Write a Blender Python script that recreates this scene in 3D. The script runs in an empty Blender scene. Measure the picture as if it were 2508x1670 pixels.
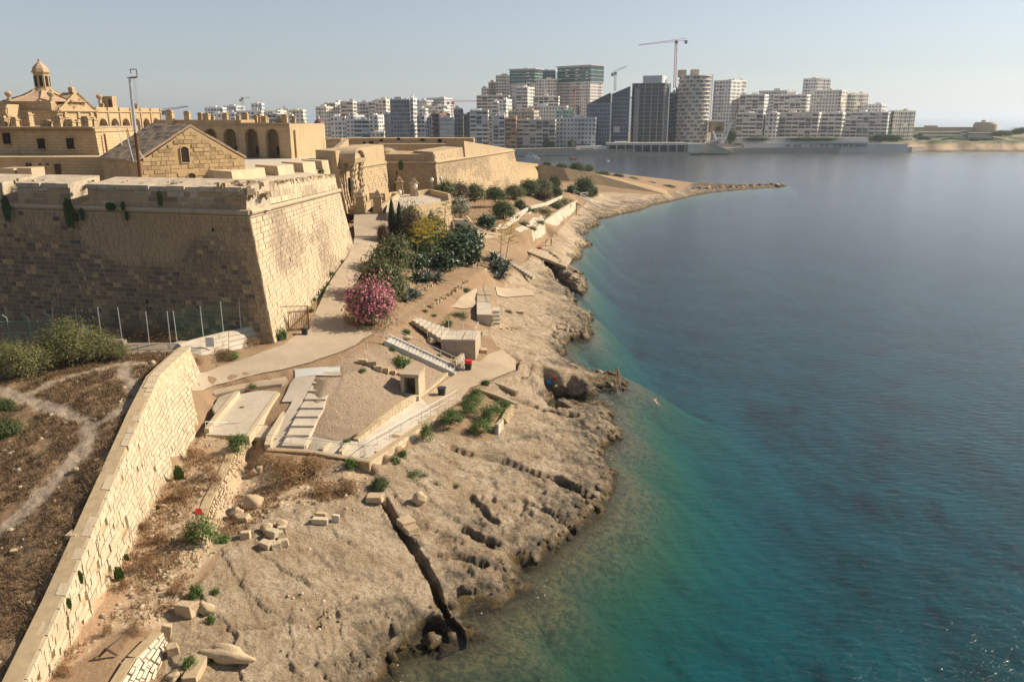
import bpy, bmesh, math, random
import numpy as np
from mathutils import Vector, Matrix, geometry
R = math.radians
SC = bpy.context.scene
COL = SC.collection
random.seed(7)
# ------------------------------------------------------------------ camera
FPX, PITCH, CAMZ = 1950.0, R(15.73), 30.0
cd = bpy.data.cameras.new('camera')
cd.sensor_width = 36.0
cd.lens = 28.0
cd.clip_start = 0.5
cd.clip_end = 60000
cam = bpy.data.objects.new('camera', cd)
COL.objects.link(cam)
cam.location = (0, 0, CAMZ)
cam.rotation_euler = (R(90) - PITCH, 0, 0)
SC.camera = cam
# ------------------------------------------------------------------ light
SUN_AZ, SUN_EL = R(71), R(34)            # clockwise from +Y, above the horizon
w = bpy.data.worlds.new('World')
SC.world = w
w.use_nodes = True
nt = w.node_tree
sky = nt.nodes.new('ShaderNodeTexSky')
sky.sky_type = 'NISHITA'
sky.sun_disc = False
sky.sun_elevation = SUN_EL
sky.sun_rotation = SUN_AZ
sky.altitude = 0
sky.air_density = 1.0
sky.dust_density = 0.25
sky.ozone_density = 4.0
bg = nt.nodes['Background']
bg.inputs['Strength'].default_value = 0.064
hs = nt.nodes.new('ShaderNodeHueSaturation')     # hazy summer air: the sky is paler than clear-air blue
hs.inputs['Saturation'].default_value = 0.48
hs.inputs['Value'].default_value = 1.0
nt.links.new(sky.outputs[0], hs.inputs['Color'])
nt.links.new(hs.outputs[0], bg.inputs['Color'])
sl = bpy.data.lights.new('sun', 'SUN')
sl.energy = 4.8
sl.angle = R(0.53)
sl.color = (1.0, 0.86, 0.66)
sun = bpy.data.objects.new('sun', sl)
COL.objects.link(sun)
sdir = Vector((math.sin(SUN_AZ) * math.cos(SUN_EL), math.cos(SUN_AZ) * math.cos(SUN_EL), math.sin(SUN_EL)))
sun.rotation_euler = sdir.to_track_quat('Z', 'Y').to_euler()
SC.view_settings.view_transform = 'Standard'
SC.view_settings.look = 'None'
SC.view_settings.gamma = 1
SC.view_settings.use_curve_mapping = False
SC.view_settings.exposure = 0.7
SC.cycles.max_bounces = 6
SC.cycles.transparent_max_bounces = 8
SC.cycles.caustics_reflective = False
SC.cycles.caustics_refractive = False
SC.cycles.use_denoising = True
# ------------------------------------------------------------------ survey helpers
cP, sP = math.cos(PITCH), math.sin(PITCH)
def ray(px, py):
 v = (835 - py) / FPX
 return np.array([(px - 1254) / FPX, cP + v * sP, -sP + v * cP])
def at(px, py, z):
 d = ray(px, py); t = (z - CAMZ) / d[2]
 return Vector((d[0] * t, d[1] * t, z))
def atY(px, py, Y):
 d = ray(px, py); t = Y / d[1]
 return Vector((d[0] * t, Y, CAMZ + d[2] * t))
def ats(px, py, z):
 px, py, z = (np.asarray(a, float) for a in (px, py, z))
 v = (835 - py) / FPX
 t = (z - CAMZ) / (-sP + v * cP)
 return (px - 1254) / FPX * t, (cP + v * sP) * t, z
def todepth(p):
 return p[1] * cP + (CAMZ - p[2]) * sP
def mpp(p):                                # metres in one photo pixel at point p
 return todepth(p) / FPX
def proj(p):
 D = todepth(p)
 u = p[0] / D * FPX + 1254
 v = 835 - (p[1] * sP + (p[2] - CAMZ) * cP) / D * FPX
 return u, v
# ------------------------------------------------------------------ noise (numpy)
def _h(ix, iy, s):
 n = (ix.astype(np.int64) * 374761393 + iy.astype(np.int64) * 668265263 + s * 974711) & 0x7fffffff
 n = ((n ^ (n >> 13)) * 1274126177) & 0x7fffffff
 return ((n ^ (n >> 16)) & 0xffff) / 65535.0
def vnoise(x, y, s=0):
 ix = np.floor(x); iy = np.floor(y); fx = x - ix; fy = y - iy
 fx = fx * fx * fx * (fx * (fx * 6 - 15) + 10); fy = fy * fy * fy * (fy * (fy * 6 - 15) + 10)
 a = _h(ix, iy, s); b = _h(ix + 1, iy, s); c = _h(ix, iy + 1, s); d = _h(ix + 1, iy + 1, s)
 return (a + (b - a) * fx) * (1 - fy) + (c + (d - c) * fx) * fy
def fbm(x, y, s=0, o=4, lac=2.03, g=0.5):
 t = 0; am = 1; tot = 0
 for k in range(o):
  t = t + am * vnoise(x, y, s + k * 17); tot += am; am *= g; x = x * lac + 3.1; y = y * lac + 1.7
 return t / tot
def inpoly(x, y, poly):
 x = np.asarray(x); y = np.asarray(y)
 r = np.zeros(x.shape, bool)
 n = len(poly)
 for i in range(n):
  x0, y0 = poly[i][:2]; x1, y1 = poly[(i + 1) % n][:2]
  if y0 == y1: continue
  c = ((y0 > y) != (y1 > y)) & (x < (x1 - x0) * (y - y0) / (y1 - y0) + x0)
  r ^= c
 return r
def distline(x, y, pl, closed=False):
 d = np.full(x.shape, 1e9)
 pts = list(pl) + ([pl[0]] if closed else [])
 for (a, b) in zip(pts[:-1], pts[1:]):
  ax, ay = a[0], a[1]; bx, by = b[0] - ax, b[1] - ay
  L = bx * bx + by * by + 1e-9
  t = np.clip(((x - ax) * bx + (y - ay) * by) / L, 0, 1)
  d = np.minimum(d, (x - ax - t * bx) ** 2 + (y - ay - t * by) ** 2)
 return np.sqrt(d)
def sstep(a, b, x):
 t = np.clip((x - a) / (b - a), 0, 1)
 return t * t * (3 - 2 * t)
# ------------------------------------------------------------------ objects
LOC = {}
def new_obj(name, data, parent=None, loc=(0, 0, 0)):
 o = bpy.data.objects.new(name, data)
 COL.objects.link(o)
 if parent is not None:
  o.parent = parent
  LOC[o] = LOC[parent]
 else:
  o.location = loc
  LOC[o] = Vector(loc)
 return o
def tag(o, label=None, cat=None, group=None, kind=None):
 if label: o['label'] = label
 if cat: o['category'] = cat
 if group: o['group'] = group
 if kind: o['kind'] = kind
 return o
def thing(name, label, cat, loc=(0, 0, 0), group=None):
 return tag(new_obj(name, None, None, loc), label, cat, group, 'thing')
class MB:
 """collects faces in world coordinates; build() links them as ONE mesh"""
 def __init__(s): s.v = []; s.f = []; s.t = []; s.tone = 0.5
 def add(s, vs, fs, tone=None):
  n = len(s.v); s.v.extend([tuple(p) for p in vs])
  for f in fs:
   s.f.append(tuple(i + n for i in f)); s.t.append(s.tone if tone is None else tone)
  return s
 def box(s, c, sz, rz=0, tone=None, taper=1.0):
  hx, hy, hz = sz[0] / 2, sz[1] / 2, sz[2] / 2
  ca, sa = math.cos(rz), math.sin(rz)
  vs = []
  for z, k in ((-hz, 1), (hz, taper)):
   for x, y in ((-hx, -hy), (hx, -hy), (hx, hy), (-hx, hy)):
    x *= k; y *= k
    vs.append((c[0] + x * ca - y * sa, c[1] + x * sa + y * ca, c[2] + z))
  return s.add(vs, [(3, 2, 1, 0), (4, 5, 6, 7), (0, 1, 5, 4), (1, 2, 6, 5), (2, 3, 7, 6), (3, 0, 4, 7)], tone)
 def hexa(s, b, t, tone=None):
  """b: 4 bottom points (ccw from above), t: 4 top points"""
  return s.add(list(b) + list(t), [(3, 2, 1, 0), (4, 5, 6, 7), (0, 1, 5, 4), (1, 2, 6, 5), (2, 3, 7, 6), (3, 0, 4, 7)], tone)
 def prism(s, poly, z0, z1, tone=None):
  """poly: ccw (x, y); z0/z1 numbers or lists"""
  n = len(poly)
  a = z0 if hasattr(z0, '__len__') else [z0] * n
  b = z1 if hasattr(z1, '__len__') else [z1] * n
  vs = [(p[0], p[1], a[i]) for i, p in enumerate(poly)] + [(p[0], p[1], b[i]) for i, p in enumerate(poly)]
  fs = [tuple(range(n))[::-1], tuple(range(n, 2 * n))] + [(i, (i + 1) % n, n + (i + 1) % n, n + i) for i in range(n)]
  return s.add(vs, fs, tone)
 def tube(s, p0, p1, r0, r1=None, n=6, cap=True, tone=None):
  p0 = Vector(p0); p1 = Vector(p1); r1 = r0 if r1 is None else r1
  d = (p1 - p0)
  if d.length < 1e-6: return s
  q = d.to_track_quat('Z', 'Y')
  vs = []
  for p, r in ((p0, r0), (p1, r1)):
   for k in range(n):
    a = 2 * math.pi * k / n
    vs.append(p + q @ Vector((r * math.cos(a), r * math.sin(a), 0)))
  fs = [(k, (k + 1) % n, n + (k + 1) % n, n + k) for k in range(n)]
  if cap: fs += [tuple(range(n))[::-1], tuple(range(n, 2 * n))]
  return s.add(vs, fs, tone)
 def path(s, pts, r, n=6, tone=None):
  for a, b in zip(pts[:-1], pts[1:]): s.tube(a, b, r, r, n, True, tone)
  return s
 def lathe(s, c, prof, n=12, tone=None, a0=0.0, a1=2 * math.pi):
  """prof: [(r, z)] bottom to top about the vertical through c"""
  full = abs(a1 - a0 - 2 * math.pi) < 1e-6
  m = n if full else n + 1
  vs = []
  for r, z in prof:
   for k in range(m):
    a = a0 + (a1 - a0) * k / n
    vs.append((c[0] + r * math.cos(a), c[1] + r * math.sin(a), c[2] + z))
  fs = []
  for j in range(len(prof) - 1):
   for k in range(n):
    k2 = (k + 1) % m
    fs.append((j * m + k, j * m + k2, (j + 1) * m + k2, (j + 1) * m + k))
  if full:
   fs.append(tuple(range(m))[::-1]); fs.append(tuple(range((len(prof) - 1) * m, len(prof) * m)))
  return s.add(vs, fs, tone)
 def quad(s, a, b, c, d, tone=None): return s.add([a, b, c, d], [(0, 1, 2, 3)], tone)
 def build(s, name, m, parent=None, kind=None, smooth=False, loc=None):
  off = LOC[parent] if parent is not None else Vector(loc or (0, 0, 0))
  me = bpy.data.meshes.new(name)
  me.from_pydata([(p[0] - off[0], p[1] - off[1], p[2] - off[2]) for p in s.v], [], s.f)
  at_ = me.attributes.new('tone', 'FLOAT', 'FACE')
  at_.data.foreach_set('value', np.array(s.t, np.float32))
  if smooth: me.shade_smooth()
  me.materials.append(m)
  o = new_obj(name, me, parent, off if parent is None else (0, 0, 0))
  if kind: o['kind'] = kind
  return o
def np_mesh(name, V, F, m, parent=None, kind=None, tone=None, smooth=False, loc=(0, 0, 0), attrs=None):
 me = bpy.data.meshes.new(name)
 F = np.asarray(F, np.int32); V = np.asarray(V, np.float32)
 me.vertices.add(len(V)); me.vertices.foreach_set('co', V.ravel())
 k = F.shape[1]
 me.loops.add(F.size); me.loops.foreach_set('vertex_index', F.ravel())
 me.polygons.add(len(F)); me.polygons.foreach_set('loop_start', np.arange(0, F.size, k, dtype=np.int32))
 me.update(calc_edges=True)
 if tone is not None:
  a = me.attributes.new('tone', 'FLOAT', 'FACE'); a.data.foreach_set('value', np.asarray(tone, np.float32))
 for nm, val in (attrs or {}).items():
  a = me.attributes.new(nm, 'FLOAT', 'POINT'); a.data.foreach_set('value', np.asarray(val, np.float32))
 if smooth: me.shade_smooth()
 me.materials.append(m)
 o = new_obj(name, me, parent, loc)
 if kind: o['kind'] = kind
 return o
# ------------------------------------------------------------------ materials
class NG:
 def __init__(s, name):
  s.m = bpy.data.materials.new(name); s.m.use_nodes = True
  s.t = s.m.node_tree; s.b = s.t.nodes['Principled BSDF']; s.out = s.t.nodes['Material Output']
  s.b.inputs['Specular IOR Level'].default_value = 0.25
  s._pos = None
 def n(s, typ, **k):
  x = s.t.nodes.new(typ)
  for a, v in k.items(): setattr(x, a, v)
  return x
 def l(s, a, b): s.t.links.new(a, b)
 def put(s, sock, v):
  if isinstance(v, bpy.types.NodeSocket): s.l(v, sock)
  elif hasattr(v, '__len__') and len(v) == 3 and sock.type == 'RGBA': sock.default_value = (*v, 1)
  else: sock.default_value = v
 def pos(s):
  if s._pos is None: s._pos = s.n('ShaderNodeNewGeometry').outputs['Position']
  return s._pos
 def scaled(s, sc):
  m = s.n('ShaderNodeVectorMath', operation='MULTIPLY'); s.l(s.pos(), m.inputs[0]); m.inputs[1].default_value = sc
  return m.outputs[0]
 def noise(s, scale, detail=4, rough=0.6, vec=None, dist=0.0):
  x = s.n('ShaderNodeTexNoise'); s.l(vec or s.pos(), x.inputs['Vector'])
  x.inputs['Scale'].default_value = scale; x.inputs['Detail'].default_value = detail
  x.inputs['Roughness'].default_value = rough; x.inputs['Distortion'].default_value = dist
  return x.outputs['Fac']
 def vor(s, scale, vec=None, feature='F1', out='Distance'):
  x = s.n('ShaderNodeTexVoronoi', feature=feature); s.l(vec or s.pos(), x.inputs['Vector'])
  x.inputs['Scale'].default_value = scale
  return x.outputs[out]
 def ramp(s, f, a, b, c0=0.0, c1=1.0):
  x = s.n('ShaderNodeMapRange'); s.put(x.inputs[0], f)
  x.inputs[1].default_value = a; x.inputs[2].default_value = b; x.inputs[3].default_value = c0; x.inputs[4].default_value = c1
  return x.outputs[0]
 def mix(s, f, a, b, mode='MIX'):
  x = s.n('ShaderNodeMix', data_type='RGBA', blend_type=mode)
  s.put(x.inputs[0], f); s.put(x.inputs[6], a); s.put(x.inputs[7], b)
  return x.outputs[2]
 def math(s, op, a, b=0.0, c=0.0):
  x = s.n('ShaderNodeMath', operation=op); s.put(x.inputs[0], a); s.put(x.inputs[1], b); s.put(x.inputs[2], c)
  return x.outputs[0]
 def attr(s, name):
  return s.n('ShaderNodeAttribute', attribute_name=name).outputs['Fac']
 def z(s):
  x = s.n('ShaderNodeSeparateXYZ'); s.l(s.pos(), x.inputs[0]); return x.outputs[2]
 def rand(s): return s.n('ShaderNodeObjectInfo').outputs['Random']
 def bump(s, h, strength=0.5, dist=0.05):
  x = s.n('ShaderNodeBump'); x.inputs['Strength'].default_value = strength; x.inputs['Distance'].default_value = dist
  s.l(h, x.inputs['Height']); s.l(x.outputs[0], s.b.inputs['Normal'])
 def col(s, c): s.put(s.b.inputs['Base Color'], c)
 def rough(s, r): s.put(s.b.inputs['Roughness'], r)
M = {}
def plain(name, c, rough=0.7, var=0.12, scale=3.0, metal=0.0, bump=0.0, tone=0.0, rnd=0.0):
 g = NG(name)
 k = g.ramp(g.noise(scale, 5), 0.25, 0.75, 1 - var, 1 + var)
 if tone: k = g.math('MULTIPLY', k, g.ramp(g.attr('tone'), 0, 1, 1 - tone, 1 + tone))
 if rnd: k = g.math('MULTIPLY', k, g.ramp(g.rand(), 0, 1, 1 - rnd, 1 + rnd))
 v = g.n('ShaderNodeVectorMath', operation='SCALE'); v.inputs[0].default_value = c; g.l(k, v.inputs['Scale'])
 g.l(v.outputs[0], g.b.inputs['Base Color']); g.rough(rough); g.b.inputs['Metallic'].default_value = metal
 if bump: g.bump(g.noise(scale * 3, 5), 0.6, bump)
 M[name] = g.m
 return g.m
# ================================================================== TERRAIN
SHORE = [(880,1790),(930,1700),(953,1672),(976,1651),(949,1624),(1009,1604),(1049,1597),(1075,1600),(1092,1588),(1125,1584),(1142,1578),
 (1182,1564),(1201,1560),(1165,1541),(1135,1518),(1118,1509),(1165,1498),(1225,1491),(1258,1468),(1314,1448),(1284,1412),(1274,1396),(1308,1394),
 (1347,1372),(1385,1331),(1438,1294),(1480,1257),(1500,1215),(1512,1190),(1510,1162),(1482,1132),(1484,1109),(1476,1098),(1493,1090),
 (1525,1073),(1522,1058),(1510,1045),(1497,1039),(1503,1026),(1508,1013),(1480,999),(1503,990),(1472,982),(1448,988),(1414,988),(1370,984),
 (1350,972),(1385,972),(1440,977),(1469,969),(1455,955),(1462,950),(1493,956),(1510,960),(1525,954),(1542,950),(1535,935),(1520,924),(1493,912),(1444,909),
 (1431,901),(1406,897),(1376,882),(1370,875),(1393,867),(1376,850),(1400,835),(1445,835),(1455,815),(1443,795),(1456,780),(1444,767),
 (1422,758),(1410,746),(1408,727),(1398,717),(1366,696),(1349,681),(1330,672),(1318,660),(1330,655),(1351,660),(1372,688),(1400,712),(1429,725),(1440,710),(1439,694),
 (1433,679),(1423,667),(1406,664),(1398,656),(1380,650),(1398,646),(1404,639),(1425,633),(1429,625),(1423,612),(1440,604),(1452,602),(1450,597),
 (1437,593),(1425,583),(1418,578),(1444,570),(1440,560),(1460,556),(1473,547),(1463,537),(1500,532),(1518,526),(1569,516),(1603,502),
 (1637,495),(1678,486),(1700,480),(1747,472),(1810,466),(1885,460),(1933,456),(1896,453),(1800,453),(1704,449),(1640,440),(1560,432),(1450,420),
 (1380,412),(1300,405),(1180,402),(1000,398),(700,396)]
T = []
def tl(*pts): T.append(list(pts))
tl(*[(x, y, 0.0) for x, y in SHORE])
tl((430,1668,3.3),(450,1600,3.6),(470,1520,3.9),(500,1440,4.1),(540,1370,4.2),(600,1300,4.2),(660,1255,4.2),(760,1240,4.1),(850,1220,3.9),(900,1190,3.8),(935,1165,3.7),(1000,1100,3.6),(1060,1050,3.6),(1120,1080,3.3),(1200,1085,2.9),(1250,1010,2.9),(1270,960,2.8))
tl((560,1660,3.0),(700,1560,3.0),(760,1440,3.1),(850,1350,3.1),(960,1270,3.0),(1060,1200,2.9),(1180,1160,2.5),(1280,1080,2.2))
tl((700,1665,2.1),(820,1590,1.9),(900,1480,2.0),(960,1400,2.1),(1060,1300,2.0),(1180,1240,1.8),(1320,1180,1.5),(1400,1080,1.4))
tl((850,1668,1.1),(900,1600,1.1),(985,1540,1.0),(1050,1450,1.1),(1130,1400,1.1),(1190,1390,1.0),(1240,1340,.9),(1330,1300,.9),(1400,1240,.8),(1450,1180,.8),(1440,1110,.8),(1470,1060,.8),(1440,1010,.9),(1380,1000,1.2))
tl((1330,940,2.3),(1400,920,1.9),(1440,940,1.6),(1490,935,1.4),(1515,938,1.3),(1460,925,1.4))
tl((1320,900,2.4),(1300,850,2.4),(1340,820,1.8),(1400,800,1.2),(1380,760,1.4),(1340,720,1.8),(1290,690,2.4))
tl((1350,960,1.2),(1335,975,1.0),(1300,965,2.4),(1280,985,2.6),(1330,1000,1.8))
tl((1240,880,3.5),(1250,840,3.3),(1230,800,3.4),(1260,770,3.2),(1290,745,2.9),(1240,730,3.7),(1250,700,3.9),(1290,665,3.9),(1250,650,4.5))
tl((1360,670,1.6),(1395,690,1.7),(1420,690,1.2),(1395,670,1.4),(1345,665,1.2))
tl((1330,640,2.8),(1370,640,2.2),(1385,650,1.6),(1345,620,3.0),(1390,610,1.9),(1410,600,1.3),(1350,600,3.1),(1400,570,1.6),(1390,545,2.2),(1440,530,1.3),(1430,505,2.4),(1500,500,1.8),(1480,482,2.4),(1560,490,1.6),(1610,480,2.0),(1660,465,1.2),(1750,462,.6),(1850,457,.35))
tl((1172,884,3.8),(1122,909,3.8),(1116,915,3.8),(1060,960,4.0),(1032,977,4.1),(960,1030,4.4),(880,1085,4.6),(830,1098,4.6))
tl((1260,905,3.6),(1174,941,3.7),(1149,950,3.8),(1126,981,3.9),(1075,1020,4.1),(1000,1068,4.3),(905,1130,4.5))
tl((907,1160,3.6),(960,1118,3.6),(1015,1080,3.6),(1060,1040,3.7))
tl((835,1118,4.6),(760,1110,4.6),(655,1100,4.7),(640,1108,4.7))
tl((835,1135,3.7),(760,1130,3.7),(660,1120,3.8),(640,1125,3.8),(612,1085,4.0))
tl((625,1180,3.6),(700,1180,3.7),(800,1180,3.6),(850,1190,3.6))
tl((537,1010,5.2),(478,1075,5.0),(449,1140,4.9),(402,1180,4.9),(379,1238,4.8),(341,1300,4.7),(301,1374,4.6),(269,1419,4.6),(246,1476,4.5),(221,1504,4.5),(172,1573,4.4),(129,1653,4.4),(60,1780,4.4))
tl((590,1072,5.1),(560,1150,5.0),(520,1220,4.9),(480,1310,4.8),(430,1380,4.6),(360,1480,4.4),(330,1540,4.3),(260,1668,4.2))
tl((610,1120,3.6),(585,1190,3.6),(555,1270,3.8),(520,1340,4.2))
tl((400,1668,3.2),(395,1600,3.5),(410,1540,3.9))
tl((605,1066,5.2),(520,1068,5.3),(505,1062,5.3),(530,1020,5.6),(545,970,6.2),(585,962,6.3),(680,955,6.4),(705,965,6.3))
tl((650,1075,5.0),(700,1066,4.9),(740,1085,4.7),(773,919,7.1),(740,925,7.0),(705,960,6.5),(660,1020,5.5))
tl((700,1062,4.85),(736,990,5.95),(773,921,7.2))
tl((800,930,7.2),(770,1000,5.9),(765,1060,4.9),(820,1082,4.75),(880,1078,4.65))
tl((880,960,6.0),(950,1000,4.9),(985,965,4.9),(1030,962,4.4),(900,900,6.9),(960,890,6.2),(1000,870,6.1),(1050,900,4.9),(1090,905,4.1))
tl((480,955,7.6),(500,935,7.7),(600,915,7.7),(690,905,7.5),(790,885,7.5),(880,850,7.6),(935,835,7.6),(960,800,7.7))
tl((470,900,8.5),(500,890,8.5),(560,875,8.5),(640,860,8.5),(700,815,8.7),(760,800,8.6),(850,810,8.2),(900,805,8.0))
tl((675,843,8.6),(705,810,8.8),(740,757,9.4),(800,690,10.5),(840,630,11.6),(870,590,12.5))
tl((845,770,8.8),(870,700,9.8),(900,640,10.9),(930,590,12.0),(960,560,12.6))
tl((868,550,12.9),(868,520,13.1),(900,520,13.1),(950,525,13.0),(975,540,12.8))
tl((890,490,13.3),(925,480,13.5),(957,475,13.6),(1010,472,13.7),(1083,470,13.7),(1090,478,13.2))
tl((640,838,8.6),(600,815,9.0),(540,800,9.2),(400,790,9.3),(210,765,9.9),(60,745,10.6),(-120,730,11))
tl((620,842,8.6),(560,860,8.8),(500,878,8.9))
tl((430,858,10.0),(380,880,9.7),(320,855,9.5),(250,850,9.4),(120,850,9.2),(0,870,9.3),(-200,880,9.3))
tl((312,990,9.4),(300,920,9.3),(150,950,9.0),(0,980,8.8),(-200,980,8.8))
tl((205,1250,7.9),(120,1200,7.8),(0,1250,7.4),(-250,1250,7.4))
tl((105,1480,6.4),(60,1450,6.4),(0,1500,6.1),(-250,1500,6.1))
tl((30,1655,5.7),(0,1670,5.6),(-250,1700,5.4),(10,1780,5.0))
tl((434,858,10.05),(366,918,9.85),(318,1003,9.5),(264,1130,8.8),(211,1255,8.0),(162,1370,7.25),(112,1480,6.5),(34,1650,5.8))
tl((920,780,8.0),(960,760,7.9),(1000,720,7.9),(1040,690,8.0),(1080,660,8.0),(1120,625,8.2),(1150,590,8.6),(1140,570,9.2),(1110,565,10.2))
tl((980,800,7.4),(1040,760,6.9),(1100,710,7.1),(1150,680,7.4),(1190,660,7.2))
tl((1020,790,6.6),(1080,780,6.2),(1140,790,5.4),(1170,810,5.0),(1060,830,5.6),(1100,850,4.9),(1150,850,4.4))
tl((1120,745,5.9),(1170,745,5.6),(1130,715,6.4),(1190,700,5.9),(1215,690,5.0),(1225,720,4.3),(1215,760,4.0),(1215,790,3.8),(1190,770,4.6))
tl((1260,640,5.5),(1210,640,6.6),(1190,610,7.4),(1160,570,8.6),(1260,610,5.2),(1300,612,3.6))
tl((1120,545,10.6),(1160,560,8.8),(1220,570,7.6),(1280,572,7.0),(1300,566,6.9),(1330,545,6.4),(1370,515,5.7),(1412,491,4.9))
tl((1305,606,3.5),(1340,580,3.3),(1380,540,3.1),(1420,502,2.9))
tl((1110,500,12.6),(1150,520,11.2),(1210,530,10.0),(1270,520,8.8),(1330,500,7.2),(1390,480,6.0))
tl((1130,475,12.9),(1200,470,11.5),(1275,458,9.3),(1340,450,7.6),(1400,470,6.2),(1440,462,5.0),(1470,470,3.4))
tl((1318,441,6.5),(1400,452,5.5),(1500,463,4.0),(1600,474,2.6),(1640,478,2.0))
tl((1640,460,2.2),(1580,445,5.0),(1450,425,8.0),(1318,404,11))
for X, Y, Z in ((-90,90,11),(-60,84,10.5),(-30,120,13),(-30,100,13),(-45,180,14),(-24,200,14),(-10,230,12),(-40,300,14),(-150,300,14),(-150,120,12),(-200,200,14),(8,270,8),
    (-80,40,7.5),(-60,25,5.5),(-60,60,9),(-100,60,9),(-35,12,5),(-19,14,4),(-70,14,5),(-20,20,4.2),(-12,22,3.2),(-5,20,1.5),(-15,12,3.0)):
 T.append([(None, X, Y, Z)])
pts3 = []
for pl in T:
 q = []
 for p in pl:
  if p[0] is None: q.append(Vector(p[1:]))
  else: q.append(at(p[0], p[1], p[2]))
 for a, b in zip(q[:-1], q[1:]):
  n = max(1, int((b - a).length / 1.6)) if (b - a).length < 25 else 1
  for k in range(n): pts3.append(a.lerp(b, k / n))
 pts3.append(q[-1])
SH = [tuple(at(x, y, 0.0)[:2]) for x, y in SHORE]
LAND = SH + [(-60, 700), (-400, 700), (-400, -20), (SH[0][0], -20)]
for X, Y in ((-300,5),(200,5),(300,200),(250,400),(-300,400),(60,150),(40,60),(20,20),(120,330)):
 pts3.append(Vector((X, Y, 5.0 if X < 0 else 0.0)))
_v2, _e, _tri, _ov, _, _ = geometry.delaunay_2d_cdt([Vector(p[:2]) for p in pts3], [], [], 0, 1e-4)
_zz = np.array([pts3[o[0]][2] if o else 0.0 for o in _ov])
_xy = np.array([tuple(v) for v in _v2])
S0, S1, NS = -1.05, 0.90, 880
Y0, Y1, NR = 17.0, 400.0, 880
gS = np.linspace(S0, S1, NS)
gY = Y0 * (Y1 / Y0) ** (np.arange(NR) / (NR - 1))
GX = gY[:, None] * gS[None, :]
GY = np.repeat(gY[:, None], NS, 1)
GZ = np.zeros((NR, NS))
for t in _tri:
 a, b, c = (_xy[i] for i in t)
 ymn, ymx = min(a[1], b[1], c[1]), max(a[1], b[1], c[1])
 j0 = max(0, int(math.floor(math.log(max(ymn, Y0) / Y0) / math.log(Y1 / Y0) * (NR - 1))))
 j1 = min(NR - 1, int(math.ceil(math.log(max(ymx, Y0) / Y0) / math.log(Y1 / Y0) * (NR - 1))))
 if ymx < Y0 or ymn > Y1: continue
 X = GX[j0:j1 + 1]; Yv = GY[j0:j1 + 1]
 den = (b[1] - c[1]) * (a[0] - c[0]) + (c[0] - b[0]) * (a[1] - c[1])
 if abs(den) < 1e-9: continue
 l0 = ((b[1] - c[1]) * (X - c[0]) + (c[0] - b[0]) * (Yv - c[1])) / den
 l1 = ((c[1] - a[1]) * (X - c[0]) + (a[0] - c[0]) * (Yv - c[1])) / den
 l2 = 1 - l0 - l1
 mk = (l0 >= -1e-6) & (l1 >= -1e-6) & (l2 >= -1e-6)
 if mk.any():
  zz = l0 * _zz[t[0]] + l1 * _zz[t[1]] + l2 * _zz[t[2]]
  GZ[j0:j1 + 1][mk] = zz[mk]
for _ in range(2):
 P_ = np.pad(GZ, 1, mode='edge')
 GZ = (P_[1:-1, 1:-1] * 2 + P_[:-2, 1:-1] + P_[2:, 1:-1] + P_[1:-1, :-2] + P_[1:-1, 2:]) / 6
land = inpoly(GX, GY, LAND)
dsh = distline(GX, GY, SH)
BASE = GZ.copy()
# --- region masks from the surveyed outlines
def regmask(poly):
 u = GX / (GY * cP + (CAMZ - BASE) * sP)
 D = GY * cP + (CAMZ - BASE) * sP
 px = GX / D * FPX + 1254
 py = 835 - (GY * sP + (BASE - CAMZ) * cP) / D * FPX
 return inpoly(px, py, poly)
ROCKIN = [(395,1675),(405,1600),(420,1540),(440,1470),(520,1400),(545,1340),(600,1285),(650,1240),(720,1232),(800,1225),(850,1200),(880,1180),(905,1163),(960,1122),(1015,1084),(1060,1040),(1075,1050),(1160,1075),(1200,1080),(1235,1040),(1255,1000),(1200,965),(1180,945),(1215,925),(1265,905),(1275,885),(1215,850),(1195,815),(1200,790),(1225,770),(1215,735),(1235,715),(1235,690),(1262,655),(1290,640),(1310,612),(1345,585),(1385,545),(1425,505),(1450,480),(1480,470),(1560,474),(1640,479),(1690,449)]
SHs = [p for p in SHORE if True]
rock = regmask(ROCKIN + [(1760,449),(1933,450),(1960,460),(1700,520),(1560,560),(1540,700),(1560,1100),(1500,1400),(1300,1600),(1100,1800),(395,1800)]) & land
field = regmask([(-400,860),(120,858),(290,862),(430,852),(440,870),(390,915),(348,1003),(245,1252),(148,1480),(66,1655),(0,1800),(-500,1800)])
gravel = regmask([(798,905),(900,850),(950,850),(1110,905),(1090,920),(1000,990),(880,1085),(800,1075),(735,1080),(775,930)])
scrub = regmask([(600,1080),(650,1125),(840,1140),(890,1150),(900,1170),(840,1230),(700,1235),(560,1330),(500,1380),(400,1540),(300,1540),(130,1660),(60,1800),(-20,1800),(535,1012)])
pathm = np.zeros_like(GZ)
def pxline(pl, w):
 """soft mask along a line drawn on the ground"""
 w_ = [tuple(ground0(x, y)[:2]) for x, y in pl]
 return 1 - sstep(w * .5, w * 1.1, distline(GX, GY, w_) + (fbm(GX * .9, GY * .9, 5, 3) - .5) * w)
def smooth_m(a):
 a = a.astype(float)
 for _ in range(2):
  P_ = np.pad(a, 1, mode='edge'); a = np.maximum(a, (P_[1:-1, 1:-1] + P_[:-2, 1:-1] + P_[2:, 1:-1] + P_[1:-1, :-2] + P_[1:-1, 2:]) / 5)
 return a
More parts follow.
